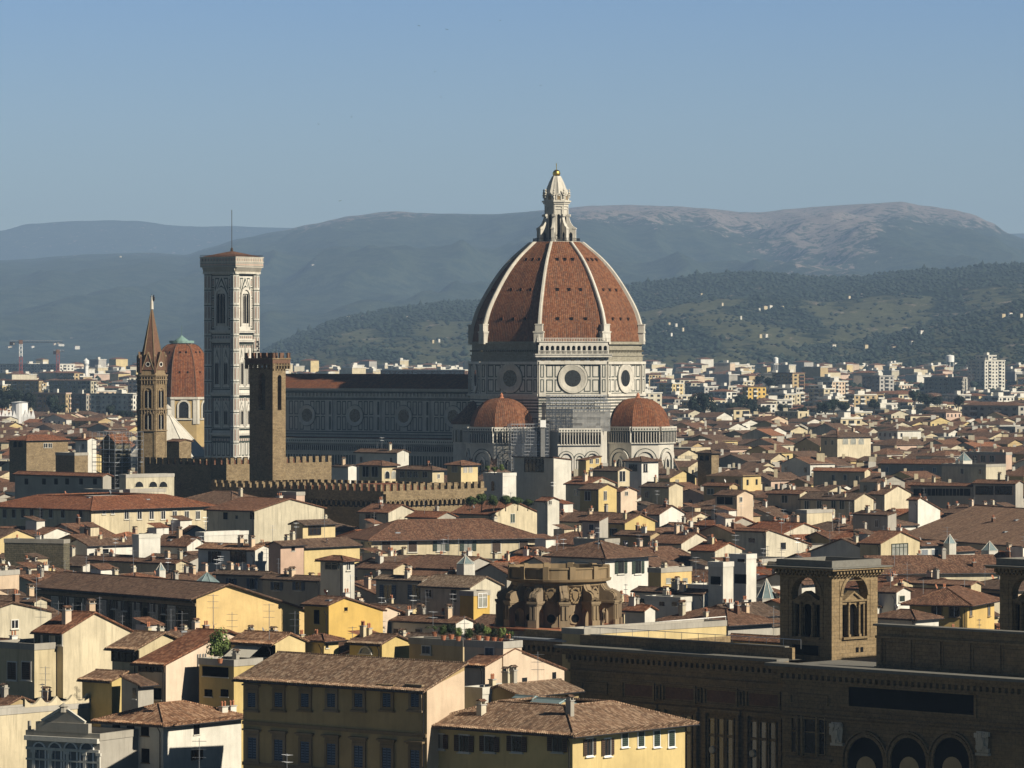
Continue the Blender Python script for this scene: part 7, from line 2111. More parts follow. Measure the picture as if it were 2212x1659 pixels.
for k in range(12):
    a_ = 30*k-90+5
    M = Matrix.Rotation(R(a_), 4, 'Z')
    mb = MB()
    prof_ = [(R0-0.2, vz(1262)), (R0+0.35, vz(1263)), (R0+0.55, vz(1270)), (R0+0.95, vz(1277)), (R0+1.7, vz(1279)), (R0+2.25, vz(1284)), (R0+2.4, vz(1291)), (R0+2.2, vz(1297))]
    hw = 0.55
    zb_ = vz(1299)
    for s in (-hw, hw):
        pts = [(R0-0.2, zb_)]+[(x, z) for x, z in [(R0+2.25, zb_)]]+prof_[::-1][1:]
        mb.add([M @ Vector((x, s, z)) for x, z in pts], 'pietra')
        mb.add([M @ Vector((R0+1.75+0.42*math.cos(R(36*q)), s*1.03, zb_+0.55+0.42*math.sin(R(36*q)))) for q in range(10)], 'pietra')
    for q in range(len(prof_)-1):
        (xa, za_), (xb, zb2) = prof_[q], prof_[q+1]
        for s0, s1, dzq in ((-hw, -0.2, 0.0), (-0.2, 0.2, 0.12), (0.2, hw, 0.0)):
            mb.add([M @ Vector((xa, s0, za_+dzq)), M @ Vector((xa, s1, za_+dzq)), M @ Vector((xb, s1, zb2+dzq)), M @ Vector((xb, s0, zb2+dzq))], 'pietra')
    mb.box(R0-0.2, -0.8, zb_-0.3, R0+2.6, 0.8, zb_, 'pietra', M); mb.box(R0-0.2, -0.7, zb_-0.5, R0+2.5, 0.7, zb_-0.3, 'pietra', M)
    # pier with an arched passage
    for s in (-1, 1):
        o_ = M @ Vector((R0-0.2 if s < 0 else R0+2.35, s*0.55, 0)); t_ = (M.to_3x3() @ Vector((1 if s < 0 else -1, 0, 0)))
        Wp = Wall(mb, (o_.x, o_.y), (t_.x, t_.y)); Lp = 2.55
        ucp = 1.0 if s < 0 else Lp-1.0
        Wp.archwall(0, z0_-1.5, Lp, zb_-0.45, ucp, 1.45, zb_-1.75, z0_-0.4, 'pietra', 0, 10)
    ucx = R0+0.8
    arc = [(ucx+0.725*math.cos(math.pi*q/10), zb_-1.75+0.725*math.sin(math.pi*q/10)) for q in range(11)]
    for q in range(10): mb.add([M @ Vector((arc[q][0], -0.55, arc[q][1])), M @ Vector((arc[q][0], 0.55, arc[q][1])), M @ Vector((arc[q+1][0], 0.55, arc[q+1][1])), M @ Vector((arc[q+1][0], -0.55, arc[q+1][1]))], 'pietra')
    for x_ in (ucx-0.725, ucx+0.725): mb.add([M @ Vector((x_, -0.55, z0_-1)), M @ Vector((x_, 0.55, z0_-1)), M @ Vector((x_, 0.55, zb_-1.75)), M @ Vector((x_, -0.55, zb_-1.75))], 'pietra')
    mb.box(R0+2.33, -0.55, z0_-1.5, R0+2.35, 0.55, zb_-0.45, 'pietra', M)
    for s in (-0.28, 0.28): mb.box(R0+2.35, s-0.14, z0_+0.9, R0+2.5, s+0.14, zb_-0.6, 'pietra', M)
    mb.box(R0+2.3, -0.65, z0_-1.5, R0+2.6, 0.65, z0_+0.8, 'pietra', M)
    mb.obj('scroll_buttress', rt)
for k in range(12):
    a_ = 30*k-90+20
    M = Matrix.Rotation(R(a_), 4, 'Z'); c_ = M @ Vector((R0*0.985, 0, 0)); t_ = M.to_3x3() @ Vector((0, 1, 0))
    mb = MB(); Wp = Wall(mb, (c_.x, c_.y), (t_.x, t_.y))
    z_ = vz(1281)
    Wp.frame(-1.0, vz(1302), 1.0, vz(1265), 0.14, 0.25, 'pietra'); Wp.box(-1.0, vz(1264), 1.0, vz(1261.5), 0.4, 'pietra')
    Wp.poly([(-0.42, z_+0.1), (-0.36, z_-0.6), (0, z_-1.15), (0.36, z_-0.6), (0.42, z_+0.1), (0, z_+0.25)], 'pietra', 0.4)
    rr_ = random.Random(k)
    for q in range(16):
        an = 2*math.pi*q/16; uu, vv = 0.68*math.cos(an), z_-0.35+1.0*math.sin(an); s_ = rr_.uniform(.09, .17); Wp.box(uu-s_, vv-s_, uu+s_, vv+s_, 0.38, 'pietra', 0.1)
    mb.obj('carved_shield', rt)
    mb = MB(); Wp = Wall(mb, (c_.x, c_.y), (t_.x, t_.y)); Wp.disc(0, vz(1338)+0.1, 0.6, 'void', 0.22, 16); Wp.ring(0, vz(1338)+0.1, 0.6, 0.8, 'pietra', 0.3, 0.3, 16); mb.obj('round_window', rt)
mb = MB(); mb.lathe((0, 0, z0_-0.5), [(R0+3.4, 0), (R0+3.4, 0.25)], 40, 'terracotta'); mb.lathe((0, 0, 0), [(R0+3.3, 0), (R0+3.3, z0_-0.6)], 40, 'pietra'); mb.obj('terrace', rt)
OCC.append((1060, 1350, Y-8, 1352)); SKY_.append((1075, 1345, Y, 1240)); REG.append((cx_-11, Y-11, 0, 22, 22))
# ================================================================ the rest of the old town
rf_ = random.Random(21)
def hits(x, y, rad):
    for (cx, cy, a, wl, wr) in REG:
        l, r = dirs(a)
        dx, dy = x-cx, y-cy
        p, q = dx*r.x+dy*r.y, dx*l.x+dy*l.y
        if -rad < p < wr+rad and -rad < q < wl+rad: return True
    return False
def max_top(u0, u1, Y):
    """highest roof (metres) that leaves everything measured behind it in view"""
    m = 99.0
    for (a, b, yo, vb) in OCC:
        if yo > Y+4 and a < u1 and b > u0: m = min(m, pz(vb, Y))
    return m
cover = [1700.0]*2240
def seen(u0, u1, v):
    a, b = max(0, int(u0)), min(2211, int(u1))
    if b <= a: return False
    return any(v < cover[k]-1.5 for k in range(a, b, max(1, (b-a)//8)))
def add_cover(u0, u1, v):
    for k in range(max(0, int(u0)), min(2212, int(u1))):
        if v < cover[k]: cover[k] = v
cells = []
ang = R(90-40)
cr, sr = math.cos(ang), math.sin(ang)
for i in range(-260, 340):
    for j in range(-260, 340):
        step = 11.5
        X = i*step+(3 if (j % 4) == 0 else 0); Yq = j*step
        x, y = X*cr-Yq*sr, X*sr+Yq*cr
        if y < 420 or y > 2350: continue
        u = pu(x, y)
        if -60 < u < 2270: cells.append((y, x, u))
cells.sort()
WALLS = ['plaster_cream']*5+['plaster_yellow']*2+['plaster_white']*4+['plaster_weathered']*2+['plaster_peach', 'plaster_ochre', 'plaster_grey', 'plaster_pink']
TILES = ['tile_brown']*11+['tile_rust']*5+['tile_orange']
CW = {'plaster_cream': 'cream', 'plaster_yellow': 'yellow', 'plaster_white': 'white', 'plaster_weathered': 'stained', 'plaster_peach': 'peach', 'plaster_ochre': 'ochre', 'plaster_grey': 'grey', 'plaster_pink': 'pinkish'}
CT = {'tile_brown': 'brown', 'tile_rust': 'rust red', 'tile_orange': 'orange'}
MARKS = [(328, 'spired tower'), (394, 'plain red dome'), (507, 'marble bell tower'), (580, 'battlemented tower'), (820, 'nave'), (1090, 'left apse dome'), (1202, 'great dome'), (1390, 'right apse dome'), (1560, 'rubble house tower'), (1790, 'left library tower'), (2130, 'white apartment tower')]
seen_labels = {}
def where(u, Y):
    best = min(MARKS, key=lambda m: abs(m[0]-u))
    d = u-best[0]
    s = 'in line with' if abs(d) < 22 else ('right of' if d > 0 else 'left of')
    return s+' the '+best[1]
def band(v):
    for lim, t in ((870, 'farthest'), (910, 'far off'), (950, 'behind'), (1000, 'midway'), (1070, 'nearer'), (1180, 'near'), (1300, 'close')):
        if v < lim: return t
    return 'closest'
queue = []
hs = sorted(SKY_, key=lambda s: s[2]); hi = 0
stuff = MB()
NI = 0; NS_ = 0
MAXI = 300-130
def wing(H, z, wl, wr, wall, tl, mt):
    """lower wing or lean-to with its own small tiled roof"""
    if rf_.random() > 0.7: return
    mb = MB(); d = rf_.uniform(2.5, 4.5); q = z-rf_.uniform(0.8, 2.8); w0 = rf_.uniform(0, .35); w1 = rf_.uniform(.6, 1.0); w_ = rf_.choice([wall, 'plaster_weathered', 'plaster_grey', 'plaster_cream'])
    if rf_.random() < 0.5:      # along the right wall
        a_, b_ = wr*w0, wr*w1
        mb.box(a_, -d, 0, b_, 0, q-0.1, w_, faces='xyX')
        mb.add([Vector((a_-.3, -d-.4, q-.15)), Vector((b_+.3, -d-.4, q-.15)), Vector((b_+.3, 0.02, q+.3*d)), Vector((a_-.3, 0.02, q+.3*d))], tl)
        for x_ in (a_, b_): mb.add([Vector((x_, -d, q-.1)), Vector((x_, 0, q-.1)), Vector((x_, 0, q+.3*d-.05))], w_)
    else:
        a_, b_ = wl*w0, wl*w1
        mb.box(-d, a_, 0, 0, b_, q-0.1, w_, faces='xyY')
        mb.add([Vector((-d-.4, b_+.3, q-.15)), Vector((-d-.4, a_-.3, q-.15)), Vector((0.02, a_-.3, q+.3*d)), Vector((0.02, b_+.3, q+.3*d))], tl)
        for y_ in (a_, b_): mb.add([Vector((-d, y_, q-.1)), Vector((0, y_, q+.3*d-.05)), Vector((0, y_, q-.1))], w_)
    mb.obj('wing', H['root'])
def plain_house(mb, x, y, a, wl, wr, z, hr, wall, tl, kind):
    """a house drawn straight into one big mesh"""
    l, r = dirs(a)
    def w(p, q, zz_): return Vector((x, y, 0))+r*p+l*q+Z*zz_
    W1 = Wall(mb, (x, y), (r.x, r.y)); W2 = Wall(mb, ((Vector((x, y, 0))+l*wl).x, (Vector((x, y, 0))+l*wl).y), (-l.x, -l.y))
    W1.rect(0, 0, wr, z, wall); W2.rect(0, 0, wl, z, wall)
    o = 0.5
    if kind == 'flat':
        mb.add([w(0, 0, z), w(wr, 0, z), w(wr, wl, z), w(0, wl, z)], 'concrete')
    elif kind == 'gl':
        mb.add([w(-o, -o, z-.2), w(wr/2, -o, hr), w(wr/2, wl, hr), w(-o, wl, z-.2)], tl); mb.add([w(wr+o, -o, z-.2), w(wr+o, wl, z-.2), w(wr/2, wl, hr), w(wr/2, -o, hr)], tl)
        mb.add([w(0, 0, z-.1), w(wr, 0, z-.1), w(wr/2, 0, hr-.1)], wall)
    elif kind == 'gr':
        mb.add([w(-o, -o, z-.2), w(wr+o, -o, z-.2), w(wr+o, wl/2, hr), w(-o, wl/2, hr)], tl); mb.add([w(0, 0, z-.1), w(0, wl/2, hr-.1), w(0, wl, z-.1)], wall)
        mb.add([w(-o, wl+o, z-.2), w(-o, wl/2, hr), w(wr+o, wl/2, hr), w(wr+o, wl+o, z-.2)], tl)
    else:
        m = min(wl, wr)/2
        A, B, C, D = w(-o, -o, z-.2), w(wr+o, -o, z-.2), w(wr+o, wl+o, z-.2), w(-o, wl+o, z-.2)
        if wl > wr: p, q = w(m, m, hr), w(m, wl-m, hr); mb.add([A, B, p], tl); mb.add([B, C, q, p], tl); mb.add([D, A, p, q], tl)
        else: p, q = w(m, m, hr), w(wr-m, m, hr); mb.add([A, B, q, p], tl); mb.add([B, C, q], tl); mb.add([D, A, p], tl)
    for W, L in ((W1, wr), (W2, wl)):
        n = int(L/3.2)
        for k in range(n):
            if rf_.random() < 0.75: W.rect((k+.5)*L/n-.5, z-2.6, (k+.5)*L/n+.5, z-1.1, 'glass', 0.06)
for (y, x, u) in cells:
    while hi < len(hs) and hs[hi][2] <= y:
        add_cover(hs[hi][0], hs[hi][1], hs[hi][3]); hi += 1
    if rf_.random() < 0.05: continue
    wl, wr = rf_.uniform(8, 14), rf_.uniform(7.5, 12)
    if y > 1500: wl *= 1.25; wr *= 1.15
    x += rf_.uniform(-1.8, 1.8); y += rf_.uniform(-1.8, 1.8)
    a = 40+rf_.uniform(-5, 5)+(12 if u > 1650 else 0)*(rf_.random() < 0.6)
    l, r = dirs(a)
    c = Vector((x, y, 0))+l*wl/2+r*wr/2
    if hits(c.x, c.y, min(wl, wr)*0.42): continue
    P = Vector((x, y, 0)); A_, B_ = P+l*wl, P+r*wr
    us = [pu(q.x, q.y) for q in (P, A_, B_)]
    u0, u1 = min(us), max(us)
    kind = rf_.choices(['gl', 'gr', 'hip', 'flat'], [6, 3, 3, 1])[0]
    g = ground(x, y)
    z = g+rf_.gauss(17.0, 1.9)
    if y > 1100 and rf_.random() < 0.12: z += 3.0
    pitch = rf_.uniform(0.27, 0.36)
    rise = 0.6 if kind == 'flat' else pitch*min(wl if kind != 'gl' else 99, wr if kind != 'gr' else 99)/2
    if kind == 'gl': rise = pitch*wr/2
    if kind == 'gr': rise = pitch*wl/2
    mt = max_top(u0, u1, y)-0.2
    if z+rise > mt: z = mt-rise
    if z < g+7: continue
    vt = pv(z+rise, c.y)
    if not seen(u0, u1, vt): continue
    wall, tl = rf_.choice(WALLS), rf_.choice(TILES)
    add_cover(u0+2, u1-2, pv(z+rise*0.55, c.y))
    REG.append((x, y, a, wl, wr))
    roofword = {'gl': 'gable', 'gr': 'side gabled', 'hip': 'hipped', 'flat': 'flat'}[kind]
    if NI < MAXI:
        size = 'narrow' if wr+wl < 18 else ('broad' if wr+wl > 23 else 'small')
        v_ = pv(z, y)
        lab = '%s %s house, %s%s roof, %s %s' % (size, CW[wall], '' if kind == 'flat' else CT[tl]+' ', roofword, band(v_), where((u0+u1)/2, y))
        win = []
        H = house(lab, us[0], v_, us[1], us[2], Y=y, a=a, roof=kind, wall=wall, tile=tl, pitch=pitch, n=3, wl=wl, wr=wr, vis=0, group='old town houses with tiled roofs')
        wing(H, z, wl, wr, wall, tl, mt)
        REG.pop(); OCC.pop(); SKY_.pop()
        for side, L in (('L', wl), ('R', wr)):
            n = int(L/rf_.uniform(3.0, 5.0)); st = rf_.choice(['plain', 'shut', 'closed', 'void'])
            sh = rf_.choice(['shutter_green', 'shutter_brown', 'shutter_blue'])
            for k in range(n):
                if rf_.random() < 0.3: continue
                put_window(H['root'], side, H, (k+.5)*L/n, z-2.7, st, 1.0, 1.5, sh=sh, detail=False)
        if y < 1250 and rf_.random() < 0.5 and kind in ('gl', 'hip', 'gr'):   # roof room
            mb = MB(); w_ = rf_.uniform(2.2, 3.8); d_ = rf_.uniform(2.2, 3.5); x_, y_ = rf_.uniform(1.5, max(1.6, wr-w_-1.5)), rf_.uniform(1.5, max(1.6, wl-d_-1.5))
            zt = H['fz'](x_+w_/2, y_+d_/2)+1.6
            if zt+0.6 < mt+1.5:
                mb.box(x_, y_, z-0.5, x_+w_, y_+d_, zt, rf_.choice(['plaster_white', 'plaster_cream', wall]))
                mb.add([Vector((x_-.3, y_-.3, zt)), Vector((x_+w_+.3, y_-.3, zt)), Vector((x_+w_+.3, y_+d_+.3, zt+.9)), Vector((x_-.3, y_+d_+.3, zt+.9))], tl)
                mb.obj('roof_room', H['root'])
        seen_labels.setdefault(lab, []).append(H['root'])
        NI += 1
    else:
        plain_house(stuff, x, y, a, wl, wr, z, z+rise, wall, tl, kind); NS_ += 1
        for _ in range(1):
            q = P+l*rf_.uniform(2, wl-2)+r*rf_.uniform(2, wr-2)
            bw = rf_.choice([.4, .5, 1.2]); stuff.box(q.x-bw, q.y-bw, z, q.x+bw, q.y+bw, z+rise*rf_.uniform(.7, 1)+1.1, rf_.choice(['plaster_white', 'plaster_cream', 'plaster_weathered']))
o = stuff.obj('distant_houses')
tag(o, 'mass of small tiled houses of the far old town receding towards the suburbs', 'houses'); o['kind'] = 'stuff'
# labels that came out alike get told apart by their neighbours in depth, then share a group
for lab, obs in seen_labels.items():
    if len(obs) > 1:
        obs.sort(key=lambda q: q.location.y)
        words = ['foremost', 'second back', 'third back', 'fourth back', 'rearmost']
        for k, q in enumerate(obs): q['label'] = (lab+', '+words[min(k, 4)])
# ================================================================ suburbs
rs_ = random.Random(5)
def block(mb, x, y, a, wl, wr, z, g, wall, roofm, storeys=True, flat=True, band_='plaster_white'):
    l, r = dirs(a)
    P = Vector((x, y, 0))
    W1 = Wall(mb, (x, y), (r.x, r.y)); q = P+l*wl; W2 = Wall(mb, (q.x, q.y), (-l.x, -l.y))
    def w(p, q_, zz_): return P+r*p+l*q_+Z*zz_
    for W, L in ((W1, wr), (W2, wl)):
        W.rect(0, g-3, L, z, wall)
        if storeys:
            k = 0; zz_ = z-2.6
            while zz_ > g+1 and k < 9:
                n = max(2, int(L/4.5))
                for i in range(n):
                    s = L/n
                    if (i % 3) == 1: W.box(i*s+0.3, zz_-0.9, (i+1)*s-0.3, zz_+0.1, 0.9, band_); W.rect(i*s+0.5, zz_+0.1, (i+1)*s-0.5, zz_+1.7, 'glass', 0.1)
                    else: W.rect(i*s+s*0.3, zz_, i*s+s*0.7, zz_+1.5, 'glass', 0.1)
                zz_ -= 3.1; k += 1
    if flat:
        mb.add([w(-.4, -.4, z), w(wr+.4, -.4, z), w(wr+.4, wl+.4, z), w(-.4, wl+.4, z)], roofm)
        W1.box(-.4, z-0.3, wr+.4, z+0.5, 0.4, band_); W2.box(-.4, z-0.3, wl+.4, z+0.5, 0.4, band_)
        p_ = w(wr*.3, wl*.3, 0); W = Wall(mb, (p_.x, p_.y), (r.x, r.y)); W.box(0, z, wr*.3, z+2.8, 0.0, 'plaster_white', -4)
    else:
        h = z+0.14*min(wl, wr)
        m = min(wl, wr)/2
        A, B, C, D = w(-.6, -.6, z), w(wr+.6, -.6, z), w(wr+.6, wl+.6, z), w(-.6, wl+.6, z)
        if wl > wr: p, q_ = w(m, m, h), w(m, wl-m, h); mb.add([A, B, p], roofm); mb.add([B, C, q_, p], roofm); mb.add([D, A, p, q_], roofm)
        else: p, q_ = w(m, m, h), w(wr-m, m, h); mb.add([A, B, q_, p], roofm); mb.add([B, C, q_], roofm); mb.add([D, A, p], roofm)
def apartment(label, uc, v0, v1, ul, ur, Y, a=45, wall='plaster_cream', flat=True, roofm='concrete', band_='plaster_white', name='apartment_block', cat='apartment block'):
    """seen from row v0 (top) down to row v1"""
    P = Vector((px(uc, Y), Y, 0)); l, r = dirs(a)
    wl, wr = max(4, reach(P, l, ul)), max(4, reach(P, r, ur))
    wl, wr = min(wl, 110), min(wr, 60)
    mb = MB(); g = ground(P.x, P.y)
    z = pz(v0, Y)
    block(mb, P.x, P.y, a, wl, wr, z, g, wall, roofm, True, flat, band_)
    me = mb
    root = thing(name, label, cat, (P.x, P.y, g))
    me.v = [v-Vector((P.x, P.y, g)) for v in me.v]
    me.obj('building', root)
    REG.append((P.x, P.y, a, wl, wr)); us = [pu(q.x, q.y) for q in (P, P+l*wl, P+r*wr)]
    OCC.append((min(us), max(us), Y, v1)); SKY_.append((min(us), max(us), Y, v0))
    return root
apartment('white apartment tower with a stepped top and rows of balconies at the right', 2127, 779, 842, 2090, 2171, 4000, 45, 'plaster_white', band_='plaster_white')
apartment('white rooftop storey on top of the white apartment tower', 2135, 768, 779, 2108, 2152, 4010, 45, 'plaster_white', name='roof_storey', cat='roof storey')
apartment('grey concrete office block with dark glass bays, left of the white apartment tower', 1900, 812, 846, 1862, 1931, 3500, 45, 'concrete', band_='concrete')
apartment('long blue grey apartment block left of the white apartment tower', 2080, 816, 850, 1996, 2088, 3350, 40, 'plaster_grey', band_='plaster_grey')
apartment('dark brown brick block right of the great dome in the suburb', 1712, 806, 836, 1668, 1738, 3500, 50, 'plaster_ochre', band_='brick')
apartment('grey and white apartment block with deep loggias left of the spired tower', 287, 852, 893, 195, 300, 2650, 40, 'plaster_white', band_='plaster_grey')
apartment('dark red brown apartment block with balconies at the far left', 142, 850, 892, 71, 150, 2700, 45, 'plaster_ochre', band_='plaster_pink')
apartment('second dark apartment block beside the red brown one', 186, 852, 892, 148, 196, 2720, 45, 'plaster_grey', band_='plaster_pink')
apartment('olive green apartment row with red roof terraces at the left edge', 84, 822, 846, -10, 92, 3100, 42, 'plaster_ochre', False, 'tile_rust')
apartment('long apartment row with red roofs and many balconies left of the spired tower', 196, 822, 846, 106, 208, 3120, 42, 'plaster_weathered', False, 'tile_rust')
apartment('narrow yellow apartment tower at the left edge', 5, 832, 866, -10, 21, 2750, 40, 'plaster_yellow')
apartment('very long white modern housing slab at the far left', 128, 787, 803, -20, 160, 4500, 40, 'plaster_white')
apartment('red and white striped apartment row with balconies behind the nave roof', 1004, 800, 822, 822, 1015, 3300, 40, 'brick', band_='marble_white')
apartment('bright golden gabled building among the suburb trees right of the dome', 1616, 836, 852, 1604, 1655, 3000, 42, 'plaster_gold', False, 'tile_rust')
apartment('cream villa with a row of green shuttered windows and a wide hipped roof', 1632, 903, 926, 1618, 1701, 2150, 46, 'plaster_cream', False, 'tile_brown', name='villa', cat='villa')
apartment('cream glazed villa with a pale skylight roof left of the green shuttered villa', 1585, 884, 908, 1566, 1620, 2200, 46, 'plaster_cream', False, 'tile_brown', name='villa', cat='villa')
apartment('long cream house with two rows of arched windows in the right middle distance', 1967, 898, 925, 1955, 2028, 2150, 50, 'plaster_cream', False, 'tile_brown', name='villa', cat='villa')
apartment('long low grey palace roof at the right edge above the old town', 2200, 876, 896, 2078, 2230, 2250, 40, 'plaster_grey', False, 'tile_brown', name='palazzo', cat='palazzo')
apartment('cream tower house with tall green windows left of the arched villa', 1816, 904, 925, 1795, 1862, 2050, 46, 'plaster_cream', True, name='villa', cat='villa')
sub = MB(); nind = 0
pts = []
y = 2300.0
while y < 5400:
    w = (1106+40)/F*y
    x = -w
    while x < w:
        pts.append((y+rs_.uniform(-22, 22), x+rs_.uniform(-10, 10))); x += rs_.uniform(14, 24)*(1 if y < 3600 else 1.15)
    y += 26 if y < 3500 else 40
pts.sort()
hs = sorted(SKY_, key=lambda s: s[2]); hi = 0
tallk = 0
for (y, x) in pts:
    while hi < len(hs) and hs[hi][2] <= y: add_cover(hs[hi][0], hs[hi][1], hs[hi][3]); hi += 1
    if rs_.random() < 0.2: continue
    if hits(x, y, 8): continue
    g = ground(x, y)
    a = rs_.choice([40, 48, 62, 30])+rs_.uniform(-6, 6)
    apt = rs_.random() < 0.35
    wl, wr = (rs_.uniform(12, 24), rs_.uniform(9, 14)) if apt else (rs_.uniform(7, 14), rs_.uniform(7, 11))
    if rs_.random() < 0.5: wl, wr = wr, wl
    h = rs_.uniform(10, 17) if apt else rs_.uniform(6, 10)
    if apt and rs_.random() < 0.1: h += 6
    u0, u1 = pu(x-wl*0.7, y), pu(x+wr*0.8, y)
    mt = max_top(u0, u1, y)
    z = min(g+h, mt-1)
    if z < g+4: continue
    if not seen(u0, u1, pv(z+1, y)): continue
    add_cover(u0+1, u1-1, pv(z-1, y))
    wall = rs_.choice(['plaster_white']*2+['plaster_cream']*4+['plaster_weathered']*4+['plaster_yellow', 'plaster_peach', 'plaster_pink', 'plaster_ochre', 'concrete', 'plaster_grey'])
    flat = apt and rs_.random() < 0.5
    rm = rs_.choice(['tile_rust', 'tile_rust', 'tile_brown']) if not flat else 'concrete'
    if nind < 60 and apt:
        mb = MB(); block(mb, x, y, a, wl, wr, z, g, wall, rm, True, flat)
        mb.v = [v-Vector((x, y, g)) for v in mb.v]
        lab = '%s block, %s roof, %s' % (CW.get(wall, 'concrete grey'), 'flat' if flat else CT[rm]+' hipped', where((u0+u1)/2, y))
        root = thing('apartment_block', lab, 'apartment block', (x, y, g), 0, 'suburban apartment blocks')
        mb.obj('building', root); nind += 1
    else: block(sub, x, y, a, wl, wr, z, g, wall, rm, y < 3900, flat)
o = sub.obj('suburb_houses')
tag(o, 'pale houses and apartment blocks of the distant suburb at the foot of the hills', 'houses'); o['kind'] = 'stuff'
print('INDIVIDUAL', NI, 'STUFF', NS_, 'REG', len(REG))
rt3 = random.Random(77)
VV, FF = [], []
for _ in range(4200):
    y = rt3.uniform(2250, 5300); x = rt3.uniform(-1, 1)*1150/F*y
    if mn.noise(Vector((x*0.004, y*0.003, 5))) < 0.02: continue
    g = ground(x, y)
    if g+9 > max_top(pu(x-5, y), pu(x+5, y), y): continue
    for q in range(3):
        s = rt3.uniform(2.2, 4.6); cx2, cy2, cz2 = x+rt3.uniform(-4, 4), y+rt3.uniform(-4, 4), g+rt3.uniform(3.5, 8)
        k = len(VV)
        for (a, b, c) in ((0, 0, 1), (1, 0, .3), (.3, .95, .2), (-.8, .6, .35), (-.8, -.6, .2), (.3, -.95, .35), (0, 0, -1.2)):
            j = rt3.uniform(.75, 1.25); VV.append((cx2+a*s*j, cy2+b*s*j, cz2+c*s*j))
        FF.extend([(k+i, k+j, k+l) for i, j, l in ((0, 1, 2), (0, 2, 3), (0, 3, 4), (0, 4, 5), (0, 5, 1), (6, 2, 1), (6, 3, 2), (6, 4, 3), (6, 5, 4), (6, 1, 5))])
o = link('suburb_trees', np_mesh('suburb_trees', VV, FF, 'leaf_dark', 3)); tag(o, 'dark street trees and gardens scattered between the suburb houses', 'trees'); o['kind'] = 'stuff'
# villas on the hills
def on_hill(hn, u, v):
    height, u0, u1, Y0, Yc, crest, field = HILLS[hn]
    best = None
    for k in range(400):
        t = k/400
        x, y, h = height(u, t)
        if pv(h, y) <= v: return x, y, h
    return height(u, 0.97)
VL = [('wooded_hill', 'right', [(1652, 668, 9), (1664, 667, 7), (1672, 664, 6), (1690, 668, 5), (1640, 673, 4), (1820, 650, 6), (1834, 646, 5), (1862, 641, 5), (1432, 706, 6), (1445, 704, 5), (1460, 707, 5), (1400, 713, 5), (1475, 716, 4), (1600, 690, 4), (1625, 733, 7), (1642, 731, 6), (1655, 729, 6), (1680, 737, 5), (1515, 640, 4), (1450, 727, 4), (1478, 738, 5), (1560, 662, 4)]),
      ('wooded_hill', 'left', [(752, 689, 5), (757, 683, 3), (784, 688, 5), (880, 690, 5), (812, 690, 4), (935, 742, 4), (948, 740, 4)]),
      ('olive_hill', 'right', [(1894, 743, 7), (1760, 742, 6), (1990, 722, 8), (2050, 719, 4), (2166, 686, 9), (2182, 684, 8), (2196, 683, 13), (2205, 686, 7), (1800, 752, 9), (1840, 748, 9), (1870, 753, 8), (1970, 745, 8), (2075, 737, 8), (1930, 757, 9), (1700, 765, 8)]),
      ('mountain_ridge', 'left', [(130, 748, 12), (118, 746, 6), (165, 752, 10), (70, 752, 6), (20, 753, 8), (540, 586, 5), (675, 576, 5), (260, 556, 4)])]
kk = 0
sideword = {'left': 'left of', 'right': 'right of'}
for hn, sd_, lst in VL:
    for (u, v, wpx) in lst:
        x, y, h = on_hill(hn, u, v)
        w = wpx*y/F*0.95
        if kk % 3 == 2 and hn != 'mountain_ridge': kk += 1; continue
        mb = MB()
        W_, D_, H_ = w*0.7, w*1.5, max(5.0, w*0.34)
        mb.box(-W_/2, -D_/2, -6, W_/2, D_/2, H_, 'plaster_white' if kk % 3 else 'plaster_cream', Matrix.Rotation(R(-40), 4, 'Z'))
        M = Matrix.Rotation(R(-40), 4, 'Z'); ap = M @ Vector((0, 0, H_+w*0.12)); cs = [M @ Vector(p) for p in ((-W_*.55, -D_*.55, H_), (W_*.55, -D_*.55, H_), (W_*.55, D_*.55, H_), (-W_*.55, D_*.55, H_))]
        for i in range(4): mb.add([cs[i], cs[(i+1) % 4], ap], 'tile_rust')
        if wpx in (12, 13): mb.box(-W_*.7, -2, -6, -W_*.7+4.5, 2.5, H_*1.9, 'plaster_cream')
        root = thing('hill_villa', 'pale villa on the %s, %s' % ({'wooded_hill': 'wooded hill', 'olive_hill': 'olive hill', 'mountain_ridge': 'mountain'}[hn], where(u, y)), 'villa', (x, y, h), 0, 'villas scattered over the hills')
        mb.obj('building', root); kk += 1
# ================================================================ trees, cranes, small things
LV = {}
def crown_mesh(k, mat):
    if (k, mat) not in LV:
        r = random.Random(100+k); V = []; Fc = []
        lobes = [(Vector((r.uniform(-.5, .5), r.uniform(-.5, .5), r.uniform(-.35, .55))), r.uniform(.35, .6)) for _ in range(9)]
        for i in range(1500):
            c, s = r.choice(lobes)
            d = Vector((r.gauss(0, 1), r.gauss(0, 1), r.gauss(0, 1))).normalized()
            p = c+d*s*(r.random()**0.35)
            a = Vector((r.gauss(0, 1), r.gauss(0, 1), r.gauss(0, 1))).normalized(); b = a.cross(d).normalized() if a.cross(d).length > 1e-3 else a.orthogonal()
            a = b.cross(d)+d*r.uniform(-.5, .5)
            q = r.uniform(.035, .075)
            n = len(V)
            V += [tuple(p-a*q-b*q), tuple(p+a*q-b*q*.6), tuple(p+a*q+b*q), tuple(p-a*q*.7+b*q)]
            Fc.append((n, n+1, n+2, n+3))
        LV[(k, mat)] = np_mesh('crown', V, Fc, mat, 4)
    return LV[(k, mat)]
def trunk_mesh(mat='bark'):
    if 't' not in LV:
        mb = MB(); mb.tube((0, 0, -1.2), (0.05, 0, -.5), .07, mat, 6, .05)
        for a in range(5): mb.tube((0.05, 0, -.55), (.5*math.cos(a*1.3), .5*math.sin(a*1.3), .1+.1*(a % 2)), .04, mat, 5, .012)
        LV['t'] = mb.mesh('trunk')
    return LV['t']
